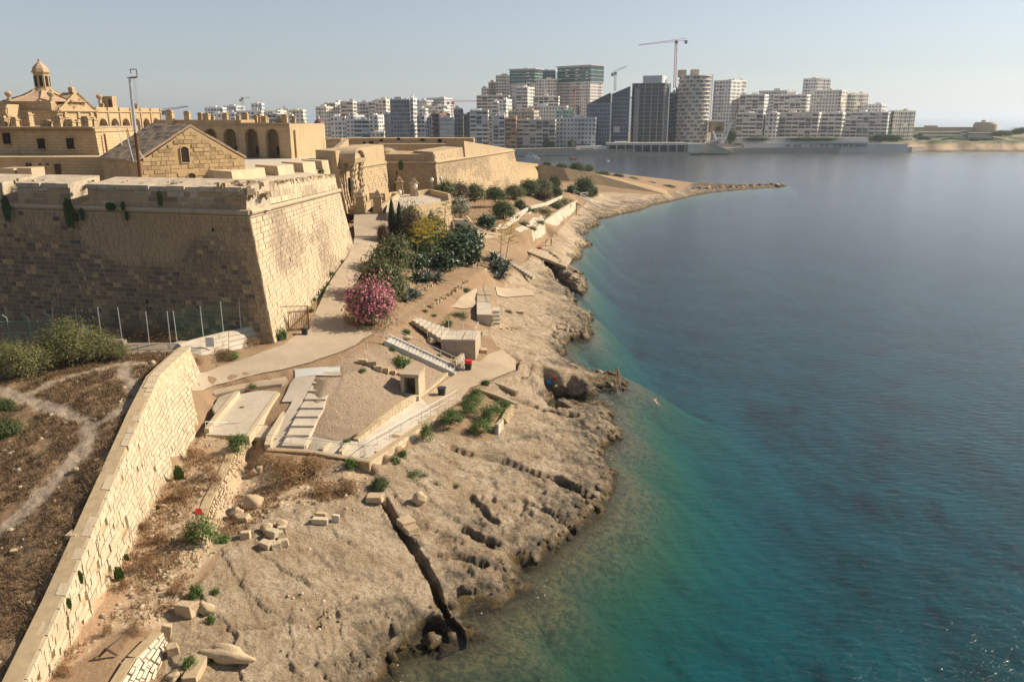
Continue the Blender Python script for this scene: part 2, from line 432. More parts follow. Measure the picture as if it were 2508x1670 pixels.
def hz(x, y, G=None):
 G = GZ if G is None else G
 x = np.asarray(x, float); y = np.asarray(y, float)
 j = np.clip(np.log(np.maximum(y, Y0) / Y0) / math.log(Y1 / Y0) * (NR - 1), 0, NR - 1.001)
 i = np.clip((x / np.maximum(y, 1) - S0) / (S1 - S0) * (NS - 1), 0, NS - 1.001)
 j0 = j.astype(int); i0 = i.astype(int); fj = j - j0; fi = i - i0
 return (G[j0, i0] * (1 - fi) + G[j0, i0 + 1] * fi) * (1 - fj) + (G[j0 + 1, i0] * (1 - fi) + G[j0 + 1, i0 + 1] * fi) * fj
def ground0(px, py, G=None, zlift=0.0):
 """where the sight line of a survey mark meets the ground"""
 d = ray(px, py)
 ys = Y0 * (Y1 / Y0) ** (np.linspace(0.02, 1, 4000))
 t = ys / d[1]
 zz = CAMZ + d[2] * t; hh = hz(d[0] * t, ys, BASE if G is None else G) + zlift
 k = np.argmax(zz <= hh)
 if zz[k] > hh[k]: return Vector((d[0] * t[-1], ys[-1], float(zz[-1])))
 return Vector((d[0] * t[k], float(ys[k]), float(hh[k])))
def ground(px, py, lift=0.0):
 p = ground0(px, py, GZ); p.z += lift; return p
# --- relief
ca, sa = math.cos(R(40)), math.sin(R(40))
U = GX * ca - GY * sa; V = GX * sa + GY * ca
warp = (fbm(GX * .09, GY * .09, 3, 5) - .5) * 9
bed = (V + warp + (fbm(U * .05, V * .3, 11, 4) - .5) * 5) / 1.7
fr = bed - np.floor(bed)
ledge = np.where(fr < .78, fr / .78, (1 - fr) / .22)
ledw = sstep(.35, .65, fbm(GX * .12 + 5, GY * .12, 21, 3))
bed2 = (U * .55 + V * .6 + (fbm(GX * .2, GY * .2, 33, 4) - .5) * 6) / 2.6
fr2 = bed2 - np.floor(bed2)
crack = np.exp(-((fr2 - .5) / .035) ** 2) * sstep(.45, .62, fbm(GX * .16, GY * .16 + 9, 35, 3))
rough_ = fbm(GX * .55, GY * .55, 41, 5) - .5
fine = fbm(GX * 2.1, GY * 2.1, 51, 3) - .5
pits = sstep(.60, .74, fbm(GX * 1.25, GY * 1.25, 61, 3))
lump = fbm(GX * .2, GY * .2, 71, 3) - .5
rk = rock.astype(float)
for _ in range(3):
 P_ = np.pad(rk, 1, mode='edge'); rk = (P_[1:-1, 1:-1] + P_[:-2, 1:-1] + P_[2:, 1:-1] + P_[1:-1, :-2] + P_[1:-1, 2:]) / 5
edge = sstep(0.0, 5.0, dsh)
low = 1 - sstep(1.2, 3.2, BASE)
def terrace(t, w_=.09):
 f_ = t - np.floor(t); return sstep(0, w_, f_) - f_
bedA = (V + warp) / 2.7; bedB = (V * .94 + U * .34 + warp * .8 + (fbm(U * .12, V * .5, 12, 3) - .5) * 2.2) / 1.05
fadeB = sstep(.42, .6, fbm(GX * .14 + 3, GY * .14, 23, 3))
def ridge(n): return 1 - np.abs(2 * n - 1)
veins = sstep(.93, .99, ridge(fbm(GX * .22 + (fine + .5) * .15, GY * .22, 45, 3))) * sstep(.4, .6, fbm(GX * .1, GY * .1 + 4, 47, 2))
veins2 = sstep(.95, .995, ridge(fbm(U * .18, V * .62, 48, 3)))
rill = ridge(fbm(U * .35, V * 1.6, 49, 4)) - .5
hole = sstep(.66, .76, fbm(GX * 1.7, GY * 1.7, 62, 2))
micro = fbm(GX * 4.3, GY * 4.3, 55, 2) - .5
relief = terrace(bedA, .035) * (.03 + .12 * ledw) + terrace(bedB, .05) * .07 * fadeB + rough_ * (.14 + .26 * low) + rill * (.03 + .12 * low) + fine * (.12 + .16 * low) + micro * (.08 + .12 * low) + lump * .26 - crack * .05 - veins * .06 - veins2 * .04 * ledw - hole * .07 * (.3 + low) - pits * .05
farf = np.clip(1.5 - GY / 230, .35, 1)
GZ = GZ + rk * relief * farf * (.35 + .65 * sstep(.2, 2.0, dsh))
GZ = np.where(land, GZ + (1 - rk) * ((fbm(GX * .35, GY * .35, 81, 4) - .5) * .22 + fine * .05), GZ)
GZ = GZ + np.where(land & rock, 0.38 * sstep(0, 0.9, dsh) * (.5 + fbm(GX * .3, GY * .3, 91, 3)) * (1 - sstep(2, 9, dsh)), 0)
GZ = np.where(land & rock, np.maximum(GZ, .03 + .3 * sstep(0, 2.5, dsh)), GZ)
GZ = GZ + field * ((fbm(GX * 1.1, GY * 1.1, 101, 3) - .5) * .35)
ROADP = [(470,958),(523,946),(600,926),(690,906),(760,888),(830,864),(870,846),(890,830),(915,818),(900,806),(868,800),(848,796),(840,775),(846,750),(852,722),(872,694),(893,655),(915,620),(930,590),(948,562),(972,540),(985,530),(955,524),(868,521),(866,550),(869,575),(866,600),(852,628),(828,662),(800,705),(784,742),(766,778),(738,812),(695,845),(620,872),(540,898),(470,915)]
PLATP = [(500,1072),(545,960),(600,948),(700,935),(720,902),(836,895),(836,925),(765,1062),(820,1079),(878,1079),(930,1043),(1015,983),(1100,912),(1130,900),(1150,880),(1175,885),(1195,866),(1230,855),(1266,880),(1266,908),(1174,943),(1150,952),(1127,985),(1068,1022),(1000,1066),(906,1134),(650,1106),(640,1075)]
BLOCKP = [(1005,778),(1040,775),(1180,808),(1166,838),(1078,834),(1040,815)]
LANDP = [(1105,758),(1160,728),(1180,700),(1250,700),(1300,712),(1310,735),(1250,745),(1225,735),(1215,790),(1180,770)]
made = np.maximum.reduce([smooth_m(regmask(q)) for q in (ROADP, PLATP, BLOCKP, LANDP)])
GZ = GZ * (1 - made) + (BASE - .10) * made
def cut(pl, w, dep, G):
 pl = [tuple(ground0(x, y)[:2]) for x, y in pl]
 d = distline(GX, GY, pl) + (fine * .12)
 return G - dep * (1 - sstep(w * .55, w * .8, d))
GZ = cut([(938,1222),(975,1290),(1003,1335),(1035,1385),(1062,1440),(1080,1490),(1100,1525),(1120,1560),(1130,1590)], .44, 1.0, GZ)
GZ = cut([(1012,1338),(1003,1335)], .5, .5, GZ)
GZ = cut([(1108,1100),(1160,1118),(1230,1132),(1300,1160),(1360,1182)], .5, .7, GZ)
GZ = cut([(1360,1182),(1400,1205),(1440,1225)], .7, .8, GZ)
GZ = cut([(1245,978),(1280,985),(1315,1000),(1370,1020),(1410,1027)], .55, .8, GZ)
GZ = cut([(1290,1245),(1330,1260),(1370,1285),(1400,1300)], .5, .6, GZ)
GZ = cut([(1135,1300),(1170,1325),(1200,1340)], .55, .55, GZ)
GZ = cut([(1075,1365),(1130,1375),(1185,1395)], .45, .6, GZ)
GZ = cut([(1240,940),(1290,925),(1300,900)], .4, .4, GZ)
GZ = cut([(1150,1210),(1180,1250),(1215,1290)], .45, .4, GZ)
GZ = cut([(555,1545),(650,1540),(700,1530),(780,1545)], .25, .35, GZ)
GZ = cut([(770,1520),(830,1490),(870,1475)], .28, .4, GZ)
GZ = cut([(1370,1000),(1350,985),(1330,975),(1355,965)], 1.6, 1.6, GZ)
bc = at(1054, 1570, 0.0)
db = np.hypot(GX - bc.x, GY - bc.y)
GZ = np.where(land, np.minimum(GZ, -.3 + 1.6 * sstep(.85, 1.7, db) + .3 * fine + 8 * sstep(1.6, 2.0, db)), GZ)
off = dsh
dep = (0.08 + 0.20 * off + .085 * off * off) * (1 + 1.6 * sstep(85, 140, GY)); dep = 9 * (1 - np.exp(-dep / 9))
nb = fbm(GX * .12, GY * .12, 111, 4)
bedz = -dep * (.8 + .4 * nb) + (fbm(GX * .5, GY * .5, 121, 4) - .5) * .8 * sstep(.5, 4, off) * (1 - .7 * sstep(8, 20, off)) - .1
bedz = np.minimum(bedz, -.08)
GZ = np.where(land, GZ, np.maximum(bedz, -10.5))
for pl_, w_ in (([(0,955),(60,975),(130,1000),(200,1025),(222,1045),(215,1080),(190,1120),(130,1180),(80,1240),(0,1305)], .75),
    ([(60,975),(120,940),(200,915),(290,890),(380,880)], .6),
    ([(300,900),(340,960),(280,1020),(225,1050)], .8)):
 pathm = np.maximum(pathm, pxline(pl_, w_))
trod = np.maximum.reduce([pxline([(500,1100),(460,1150),(420,1210),(360,1340),(300,1420),(250,1510),(200,1580),(150,1660)], .9)])
# --- mesh
V_ = np.stack([GX, GY, GZ], 2).reshape(-1, 3)
idx = np.arange(NR * NS).reshape(NR, NS)
FQ = np.stack([idx[:-1, :-1], idx[:-1, 1:], idx[1:, 1:], idx[1:, :-1]], 2).reshape(-1, 4)
isr = (rock | ~land)
fr_ = (isr[:-1, :-1] & isr[1:, 1:] & isr[1:, :-1] & isr[:-1, 1:]).reshape(-1)
def sub(sel):
 f = FQ[sel]; u, inv = np.unique(f, return_inverse=True)
 return u, inv.reshape(-1, 4)
def smooth01(a):
 a = a.astype(float)
 for _ in range(3):
  P_ = np.pad(a, 1, mode='edge'); a = (P_[1:-1, 1:-1] + P_[:-2, 1:-1] + P_[2:, 1:-1] + P_[1:-1, :-2] + P_[1:-1, 2:]) / 5
 return a
A_field = smooth01(field); A_grav = smooth01(gravel); A_scrub = smooth01(scrub)
# --- rock material
g = NG('rock')
n1 = g.noise(.3, 5, .6); n2 = g.noise(2.2, 7, .72); n3 = g.noise(9, 5, .75); n4 = g.noise(.9, 6, .7)
strata = g.noise(1.0, 6, .65, g.scaled((.5, .8, 2.6)), .8)
zc_ = g.z()
c = g.mix(g.ramp(n1, .40, .60), (.53, .40, .265), (.66, .53, .38))
c = g.mix(g.ramp(strata, .47, .60, 0, .6), c, (.41, .29, .17))
c = g.mix(g.ramp(n2, .50, .60, 0, .5), c, (.33, .24, .155))
c = g.mix(g.ramp(n3, .54, .61, 0, .75), c, (.19, .14, .095))
c = g.mix(g.ramp(n3, .42, .34, 0, .45), c, (.62, .52, .40))
zz = g.math('ADD', zc_, g.ramp(g.noise(.22, 5, .65), .32, .68, -1.5, 1.5))
wz = g.math('MULTIPLY', g.ramp(zz, 2.5, 1.0), g.ramp(n4, .38, .56, .25, 1.0))
dk = g.mix(g.ramp(n2, .42, .60), (.165, .14, .105), (.07, .06, .045))
c = g.mix(wz, c, dk)
zz2 = g.math('ADD', zc_, g.ramp(g.noise(.7, 5, .7), .3, .7, -.5, .5))
c = g.mix(g.math('MULTIPLY', g.ramp(zz2, .95, .45), g.ramp(n4, .42, .56)), c, (.20, .125, .04))
c = g.mix(g.ramp(zz2, .62, .15), c, (.055, .046, .026))
c = g.mix(g.ramp(zc_, .0, -.5), c, g.mix(g.ramp(n2, .45, .55), (.20, .16, .075), (.09, .085, .045)))
c = g.mix(g.ramp(zc_, -.9, -3.2), c, g.mix(g.ramp(zc_, -3.0, -8.0), (.085, .15, .085), (.055, .21, .235)))  # deep greens and blues paint the water's scattered light onto the bed
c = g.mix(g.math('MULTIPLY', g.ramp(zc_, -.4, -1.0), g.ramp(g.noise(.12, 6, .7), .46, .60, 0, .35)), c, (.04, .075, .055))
g.col(c); g.rough(.88)
g.bump(g.math('ADD', g.math('MULTIPLY', g.noise(2.8, 9, .8), 1.6), g.math('MULTIPLY', strata, .9)), 1.0, .34)
M['rock'] = g.m
# --- earth
g = NG('earth')
n1 = g.noise(.5, 6, .6); n2 = g.noise(4, 6, .7); n3 = g.noise(22, 3, .6)
c = g.mix(g.ramp(n1, .3, .7), (.25, .163, .095), (.315, .215, .13))
c = g.mix(g.ramp(n2, .5, .75, 0, .6), c, (.22, .135, .072))
f_ = g.attr('field'); gr = g.attr('gravel'); sc_ = g.attr('scrub'); pa = g.attr('path')
fc = g.mix(g.ramp(g.noise(.9, 6, .7), .3, .7), (.16, .10, .055), (.26, .175, .10))
fc = g.mix(g.ramp(n3, .6, .72, 0, .8), fc, (.42, .36, .28))
c = g.mix(f_, c, fc)
gc = g.mix(g.ramp(n2, .35, .65), (.25, .18, .125), (.34, .26, .185))
gc = g.mix(g.ramp(g.vor(5.5), .16, .05, 0, .9), gc, (.52, .43, .32))
c = g.mix(gr, c, gc)
scl = g.mix(g.ramp(n2, .35, .65), (.40, .28, .17), (.50, .39, .27))
scl = g.mix(g.ramp(g.vor(4.2), .17, .05, 0, .9), scl, (.58, .48, .35))
c = g.mix(sc_, c, scl)
c = g.mix(pa, c, g.mix(g.ramp(n2, .3, .7), (.27, .21, .15), (.38, .31, .235)))
c = g.mix(g.attr('trod'), c, g.mix(g.ramp(n2, .3, .7), (.40, .25, .15), (.48, .33, .21)))
c = g.mix(g.ramp(n3, .58, .70, 0, .35), c, (.50, .41, .30))
g.col(c); g.rough(.95)
g.bump(g.math('ADD', n2, g.math('MULTIPLY', n3, .35)), .9, .12)
M['earth'] = g.m
u, f = sub(fr_)
np_mesh('rocky_shore', V_[u], f, M['rock'], kind='structure', smooth=True)
u, f = sub(~fr_)
np_mesh('ground', V_[u], f, M['earth'], kind='structure', smooth=True, attrs={
 'field': A_field.ravel()[u], 'gravel': A_grav.ravel()[u], 'scrub': A_scrub.ravel()[u], 'path': pathm.ravel()[u], 'trod': (trod * A_scrub).ravel()[u]})
g = NG('sea_bed'); g.col(g.mix(g.ramp(g.noise(.05, 4), .3, .7), (.045, .19, .22), (.06, .225, .255))); g.rough(1); M['sea_bed'] = g.m  # teal bed colour stands in for light scattered in deep water
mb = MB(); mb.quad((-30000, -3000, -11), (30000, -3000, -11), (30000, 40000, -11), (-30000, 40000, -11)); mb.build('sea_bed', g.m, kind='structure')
# ================================================================== WATER
g = NG('sea_water')
t = g.t; t.nodes.remove(g.b)
w1 = g.noise(.95, 3, .5, g.scaled((.8, 1.9, 1)), .2)
w2 = g.noise(2.6, 4, .6, g.scaled((.9, 1.8, 1)), .2)
w3 = g.noise(.03, 3, .5)
hgt = g.math('ADD', g.math('MULTIPLY', w1, 1.0), g.math('MULTIPLY', w2, .33))
sy_ = g.n('ShaderNodeSeparateXYZ'); g.l(g.pos(), sy_.inputs[0])
hgt = g.math('MULTIPLY', hgt, g.math('MULTIPLY', g.ramp(w3, .35, .7, .8, 1.2), g.ramp(sy_.outputs[1], 60, 260, 1.0, .5)))   # calmer out in the bay
bp = g.n('ShaderNodeBump'); bp.inputs['Strength'].default_value = 1.0; bp.inputs['Distance'].default_value = .18
g.l(hgt, bp.inputs['Height'])
gl = g.n('ShaderNodeBsdfGlossy'); gl.inputs['Color'].default_value = (1, 1, 1, 1); gl.inputs['Roughness'].default_value = .2; g.l(bp.outputs[0], gl.inputs['Normal'])
tr = g.n('ShaderNodeBsdfTransparent')
fr = g.n('ShaderNodeFresnel'); g.l(g.ramp(g.n('ShaderNodeNewGeometry').outputs['Backfacing'], 0, 1, 1.33, 1 / 1.33), fr.inputs['IOR']); g.l(bp.outputs[0], fr.inputs['Normal'])
fr2 = g.n('ShaderNodeFresnel'); g.l(fr.inputs['IOR'].links[0].from_socket, fr2.inputs['IOR'])
mx = g.n('ShaderNodeMixShader'); g.l(g.math('ADD', g.math('MULTIPLY', fr.outputs[0], .55), g.math('MULTIPLY', fr2.outputs[0], .45)), mx.inputs[0]); g.l(tr.outputs[0], mx.inputs[1]); g.l(gl.outputs[0], mx.inputs[2])
g.l(mx.outputs[0], g.out.inputs['Surface'])
va = g.n('ShaderNodeVolumeAbsorption'); va.inputs['Color'].default_value = (.02, .76, .80, 1); va.inputs['Density'].default_value = .14
g.l(va.outputs[0], g.out.inputs['Volume'])
M['water'] = g.m
mb = MB(); mb.box((0, 17000, -20), (60000, 40000, 40)); mb.build('sea_water', g.m, kind='structure')
# ================================================================== MASONRY
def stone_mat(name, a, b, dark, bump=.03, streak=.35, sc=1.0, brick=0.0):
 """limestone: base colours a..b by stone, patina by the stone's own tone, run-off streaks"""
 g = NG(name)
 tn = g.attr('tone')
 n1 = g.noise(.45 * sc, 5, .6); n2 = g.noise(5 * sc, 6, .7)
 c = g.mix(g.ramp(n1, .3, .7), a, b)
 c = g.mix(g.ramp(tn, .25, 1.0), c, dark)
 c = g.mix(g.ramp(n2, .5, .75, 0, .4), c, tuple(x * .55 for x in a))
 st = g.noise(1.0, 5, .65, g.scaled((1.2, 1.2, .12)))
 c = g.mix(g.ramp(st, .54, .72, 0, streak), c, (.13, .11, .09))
 hgt_ = g.math('ADD', n2, g.noise(16 * sc, 4))
 if brick:                                   # coursed ashlar too far off to build stone by stone
  s_ = g.n('ShaderNodeSeparateXYZ'); g.l(g.pos(), s_.inputs[0]); k_ = g.n('ShaderNodeCombineXYZ')
  g.l(g.math('ADD', s_.outputs[0], s_.outputs[1]), k_.inputs[0]); g.l(s_.outputs[2], k_.inputs[1])
  bt = g.n('ShaderNodeTexBrick'); g.l(k_.outputs[0], bt.inputs['Vector']); bt.inputs['Scale'].default_value = 1.0
  bt.inputs['Brick Width'].default_value = .95; bt.inputs['Row Height'].default_value = .45; bt.inputs['Mortar Size'].default_value = .025; bt.inputs['Mortar Smooth'].default_value = .4
  bt.inputs['Color1'].default_value = (.78, .78, .78, 1); bt.inputs['Color2'].default_value = (1.15, 1.15, 1.15, 1); bt.inputs['Mortar'].default_value = (.62, .58, .52, 1)
  c = g.mix(brick, c, g.mix(1.0, c, bt.outputs['Color'], 'MULTIPLY'))
  hgt_ = g.math('SUBTRACT', hgt_, g.math('MULTIPLY', bt.outputs['Fac'], 1.2))
 g.col(c); g.rough(.9)
 g.bump(hgt_, .9, bump)
 M[name] = g.m
 return g.m
stone_mat('fort_course', (.50, .36, .20), (.55, .415, .25), (.36, .26, .15), .06, .45, 1.0, .38)
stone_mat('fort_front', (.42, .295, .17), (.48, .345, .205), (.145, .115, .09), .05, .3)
stone_mat('fort_side', (.54, .425, .285), (.59, .48, .335), (.30, .235, .17), .05, .45)
stone_mat('fort_far', (.50, .37, .22), (.55, .42, .26), (.30, .23, .15), .06, .45)
stone_mat('fort_house', (.50, .355, .19), (.54, .40, .225), (.33, .23, .13), .05, .2)
stone_mat('new_stone', (.51, .415, .28), (.57, .475, .335), (.38, .305, .21), .04, .06)
stone_mat('white_stone', (.56, .50, .40), (.62, .55, .44), (.40, .34, .25), .05, .25)
stone_mat('rubble', (.48, .36, .22), (.56, .44, .29), (.32, .24, .15), .06, .1)
plain('mortar_pale', (.40, .305, .185), .95, .2, 2)
plain('mortar_dark', (.33, .25, .16), .95, .2, 2)
plain('dark_opening', (.02, .018, .016), .9, .1)
plain('old_wood', (.075, .05, .035), .8, .25, 6)
plain('roof_slab', (.35, .265, .18), .9, .25, 1.2, bump=.03)
plain('red_dome', (.47, .32, .215), .85, .2, 1.5)
plain('white_paint', (.78, .76, .72), .5, .05)
plain('galv', (.52, .54, .55), .45, .1, 8, metal=.4)
plain('rust', (.14, .065, .035), .8, .35, 6)
def visible(c):
 u, v = proj(c); return -30 < u < 2540 and -30 < v < 1700
def wall_stones(parents, faces, m, limit=300, name='stone'):
 """faces: [(BL, BR, TR, TL, course, length, proud, tonefn, joint)]; the `limit` largest stones in view become
 separate parts, the others one joined part"""
 L = []
 for fi, (BL, BR, TR, TL, ch, sl, proud, tf, jt) in enumerate(faces):
  BL, BR, TR, TL = (Vector(p) for p in (BL, BR, TR, TL))
  nrm = (BR - BL).cross(TL - BL).normalized()
  h = ((TL - BL).length + (TR - BR).length) / 2
  rows = max(1, round(h / ch))
  W_ = ((BR - BL).length + (TR - TL).length) / 2
  for r in range(rows):
   v0, v1 = r / rows, (r + 1) / rows
   u = -random.random() * sl / W_
   while u < 1:
    l = sl * random.choice((.55, .75, .9, 1.0, 1.15, 1.4)) / W_
    a, b = max(u, 0), min(u + l, 1)
    u += l
    if (b - a) * W_ < .08: continue
    ju, jv = jt / W_, jt / h
    def PT(x, y, d):
     return (BL * (1 - x) + BR * x) * (1 - y) + (TL * (1 - x) + TR * x) * y + nrm * d
    uc, vc = (a + b) / 2, (v0 + v1) / 2
    c = PT(uc, vc, 0)
    d = proud * random.random()
    if random.random() < .03: d = -.5 * proud
    if tf == 'skip': pass
    tone = tf(uc, vc, c) if tf else random.random() * .6
    if tone is None: continue
    a_, b_, c_, d_ = a + ju, b - ju, v0 + jv, v1 - jv
    if b_ <= a_ or d_ <= c_: continue
    e = .018; eu, ev = e / W_, e / h
    jit = lambda: (random.random() - .5) * .02
    vs = [PT(a_, c_, -.2), PT(b_, c_, -.2), PT(b_, d_, -.2), PT(a_, d_, -.2),
      PT(a_ + eu, c_ + ev, d + jit()), PT(b_ - eu, c_ + ev, d + jit()), PT(b_ - eu, d_ - ev, d + jit()), PT(a_ + eu, d_ - ev, d + jit())]
    D = todepth(c)
    area = (b - a) * W_ * h / rows / D / D if visible(c) else 0
    L.append((area, fi, vs, tone))
 L.sort(key=lambda q: -q[0])
 F5 = [(4, 5, 6, 7), (0, 1, 5, 4), (1, 2, 6, 5), (2, 3, 7, 6), (3, 0, 4, 7)]
 rest = {}
 for k, (ar, fi, vs, tone) in enumerate(L):
  mm = m[fi] if isinstance(m, (list, tuple)) else m
  pp = parents[fi] if isinstance(parents, (list, tuple)) else parents
  if k < limit and ar > 0:
   mb = MB(); mb.add(vs, F5, tone); mb.build(name, mm, pp)
  else:
   rest.setdefault((pp, mm), MB()).add(vs, F5, tone)
 for (pp, mm), mb in rest.items():
  mb.build(name, mm, pp, 'stuff')
def slab(mb, BL, BR, TR, TL, back, tone=None, setb=.045):
 """wall body: front quad pushed back by the vector `back`"""
 q = [Vector(p) for p in (BL, BR, TR, TL)]
 k = Vector(back).normalized() * setb
 q = [p + k for p in q]
 b = [p + Vector(back) for p in q]
 n = 8
 g_ = [(q[0] * (1 - i / n) + q[1] * (i / n)) * (1 - j / n) + (q[3] * (1 - i / n) + q[2] * (i / n)) * (j / n) for j in range(n + 1) for i in range(n + 1)]
 mb.add(g_, [(j * (n + 1) + i, j * (n + 1) + i + 1, (j + 1) * (n + 1) + i + 1, (j + 1) * (n + 1) + i) for j in range(n) for i in range(n)], tone)
 return mb.add(q + b, [(7, 6, 5, 4), (1, 0, 4, 5), (2, 1, 5, 6), (3, 2, 6, 7), (0, 3, 7, 4)], tone)
def roll(mb, pts, r, n=8):
 return mb.path([Vector(p) for p in pts], r, n)
def arch_pts(c, z0, hw, n=10):
 return [(c + hw * math.cos(math.pi - math.pi * k / n), z0 + hw * math.sin(math.pi * k / n)) for k in range(n + 1)]
def arcade(parent, A, B, z0, z1, bays, hw, zsp, depth, m, mdoor, name='arcade_wall'):
 """wall A->B (left to right seen from outside) pierced by round arches, with a gallery behind"""
 A = Vector((A[0], A[1], 0)); B = Vector((B[0], B[1], 0))
 L = (B - A).length; d = (B - A) / L
 nrm = Vector((d.y, -d.x, 0))
 P = lambda u, z, o=0.0: A + d * u + nrm * o + Vector((0, 0, z))
 mb = MB(); bw = L / bays if not hasattr(bays, '__len__') else None
 cs = [(k + .5) * bw for k in range(bays)] if bw else list(bays)
 ed = [0] + [(a + b) / 2 for a, b in zip(cs[:-1], cs[1:])] + [L]
 for k, c in enumerate(cs):
  ar = arch_pts(c, zsp, hw)
  pl = [(ed[k], z0), (c - hw, z0)] + ar + [(c + hw, z0), (ed[k + 1], z0), (ed[k + 1], z1), (ed[k], z1)]
  mb.add([P(u, z) for u, z in pl], [tuple(range(len(pl)))], random.random() * .4)
  op = [(c - hw, z0)] + ar + [(c + hw, z0)]
  for (u0, a0), (u1, a1) in zip(op[:-1], op[1:]):
   mb.quad(P(u0, a0), P(u0, a0, -depth * .35), P(u1, a1, -depth * .35), P(u1, a1))
  for (u0, a0), (u1, a1) in zip(op[:-1], op[1:]):
   f = 1.12
   mb.hexa([P(u0, a0, .002), P(u1, a1, .002), P(c + (u1 - c) * f, zsp + (a1 - zsp) * f if a1 > zsp else a1, .002), P(c + (u0 - c) * f, zsp + (a0 - zsp) * f if a0 > zsp else a0, .002)],
     [P(u0, a0, .1), P(u1, a1, .1), P(c + (u1 - c) * f, zsp + (a1 - zsp) * f if a1 > zsp else a1, .1), P(c + (u0 - c) * f, zsp + (a0 - zsp) * f if a0 > zsp else a0, .1)])
 mb.quad(P(0, z0, -depth), P(L, z0, -depth), P(L, z1, -depth), P(0, z1, -depth), .9)
 mb.quad(P(0, z1), P(L, z1), P(L, z1, -depth * 2.6), P(0, z1, -depth * 2.6))
 mb.quad(P(0, z0, -depth), P(0, z1, -depth), P(0, z1, 0), P(0, z0, 0)); mb.quad(P(L, z0, 0), P(L, z1, 0), P(L, z1, -depth), P(L, z0, -depth))
 mb.build(name, m, parent)
 for c in cs:
  b = MB(); q = P(c + hw * .45, z0 + (zsp - z0) * .3, -depth + .05)
  rz = math.atan2(d.y, d.x)
  b.box(q, (hw * .5, .1, (zsp - z0) * .6), rz); b.build('door', mdoor, parent)
  b = MB(); q = P(c - hw * .3, z0 + (zsp - z0) * .33, -depth + .05)
  b.box(q, (hw * .55, .1, (zsp - z0) * .36), rz); b.build('window', mdoor, parent)
  b = MB()
  for k in range(7): b.box(P(c + hw * (-.2 + k * .17), zsp - .15, -depth + .25), (.14, .14, .8), rz)
  b.box(P(c + hw * .3, zsp + .28, -depth + .25), (hw * 1.25, .2, .12), rz)
  b.build('balustrade', m, parent, 'stuff')
 return P, L, nrm, d
# ------------------------------------------------------------------ near bastion
B0 = Vector((-23.1, 74.9, 7.4)); B0t = Vector((-25.0, 76.2, 21.2))                 # salient: foot and cordon
BL_ = Vector((-75.0, 86.6, 7.4)); BLt = Vector((-76.2, 87.9, 21.2))
BR_ = Vector((-22.5, 113.5, 11.2)); BRt = Vector((-24.3, 113.5, 20.0))
bast = thing('fort_bastion', 'tall near bastion with dark weathered front and sunlit battered side wall beside the road', 'bastion', tuple(B0))
def lerp(a, b, t): return a.lerp(b, t)
mb = MB(); slab(mb, BL_, B0, B0t, BLt, (-2.5, 6, 0)); mb.build('front_wall', M['mortar_pale'], bast)
mb = MB(); slab(mb, B0 + Vector((-.02, .02, 0)), BR_, BRt, B0t + Vector((-.02, .02, 0)), (-12, 4, 0)); mb.build('side_wall', M['mortar_dark'], bast)
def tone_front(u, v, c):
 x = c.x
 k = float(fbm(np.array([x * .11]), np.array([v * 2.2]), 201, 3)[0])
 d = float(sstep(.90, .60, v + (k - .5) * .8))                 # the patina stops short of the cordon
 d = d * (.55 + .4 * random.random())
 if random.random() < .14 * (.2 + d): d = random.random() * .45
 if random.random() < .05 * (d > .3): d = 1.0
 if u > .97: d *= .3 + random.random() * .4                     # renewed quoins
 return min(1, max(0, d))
def tone_side(u, v, c):
 k = float(fbm(np.array([c.y * .12]), np.array([v * 3.5]), 211, 3)[0])
 t = float(sstep(.42, .72, k)) * .8
 if u < .02: t *= .2
 return min(1, t * .8 + random.random() * .35)
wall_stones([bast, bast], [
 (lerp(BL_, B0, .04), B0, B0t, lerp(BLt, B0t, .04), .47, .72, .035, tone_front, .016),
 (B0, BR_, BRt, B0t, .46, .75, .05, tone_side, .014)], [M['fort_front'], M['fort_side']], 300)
mb = MB(); mb.path([BLt + Vector((0, -.05, 0)), B0t + Vector((.1, -.1, 0)), BRt + Vector((.1, 0, 0))], .27, 8)
e = [p + Vector((0, 0, -.42)) for p in (BLt, B0t + Vector((.06, -.08, 0)), BRt)]; mb.path(e, .1, 5)
mb.build('cordon', M['fort_side'], bast)
plain('parapet_top', (.47, .39, .29), .95, .3, 1.1, bump=.06)
def fr(t, o=0.0, z=0.0):                                            # point along the front cordon from the salient leftwards
 d_ = (BLt - B0t).normalized(); n_ = Vector((-d_.y, d_.x, 0)) * (-1 if d_.x < 0 else 1)
 n_ = Vector((.22, .975, 0)); n_ = Vector((-d_.y, d_.x, 0)); n_ = n_ if n_.y > 0 else -n_
 return B0t + d_ * t + n_ * o + Vector((0, 0, z))
def px_t(px):                                                       # parameter on that line under photo column px
 lo, hi = 0.0, 52.0
 for _ in range(40):
  m_ = (lo + hi) / 2
  if proj(fr(m_, 0, 1))[0] > px: lo = m_
  else: hi = m_
 return lo
pf = []
def merlon(t0, t1, ztop, th=4.6, drop=.5, name='merlon'):
 a, b = fr(t1, .15, .25), fr(t0, .15, .25)
 a2, b2 = fr(t1, .35, ztop), fr(t0, .35, ztop)
 mb = MB(); mb.hexa([a, b, fr(t0, th, -.3), fr(t1, th, -.3)], [a2, b2, fr(t0, th, ztop + drop), fr(t1, th, ztop + drop)], .3)
 o = mb.build(name, M['parapet_top'], bast)
 pf.append((a + Vector((0, -.03, 0)), b + Vector((0, -.03, 0)), b2 + Vector((0, -.03, -.42)), a2 + Vector((0, -.03, -.42)), .62, 1.3, .04, lambda u, v, c: random.random() * .35 + .35 * (vnoise(np.array([c.x * .5]), np.array([c.z]), 5)[0] > .62), .012))
 return o
tA, tB, tC = px_t(212), px_t(170), px_t(40)
merlon(.3, tA, 2.25); merlon(tB, tC, 2.35); merlon(px_t(4), 50, 2.3, th=5)
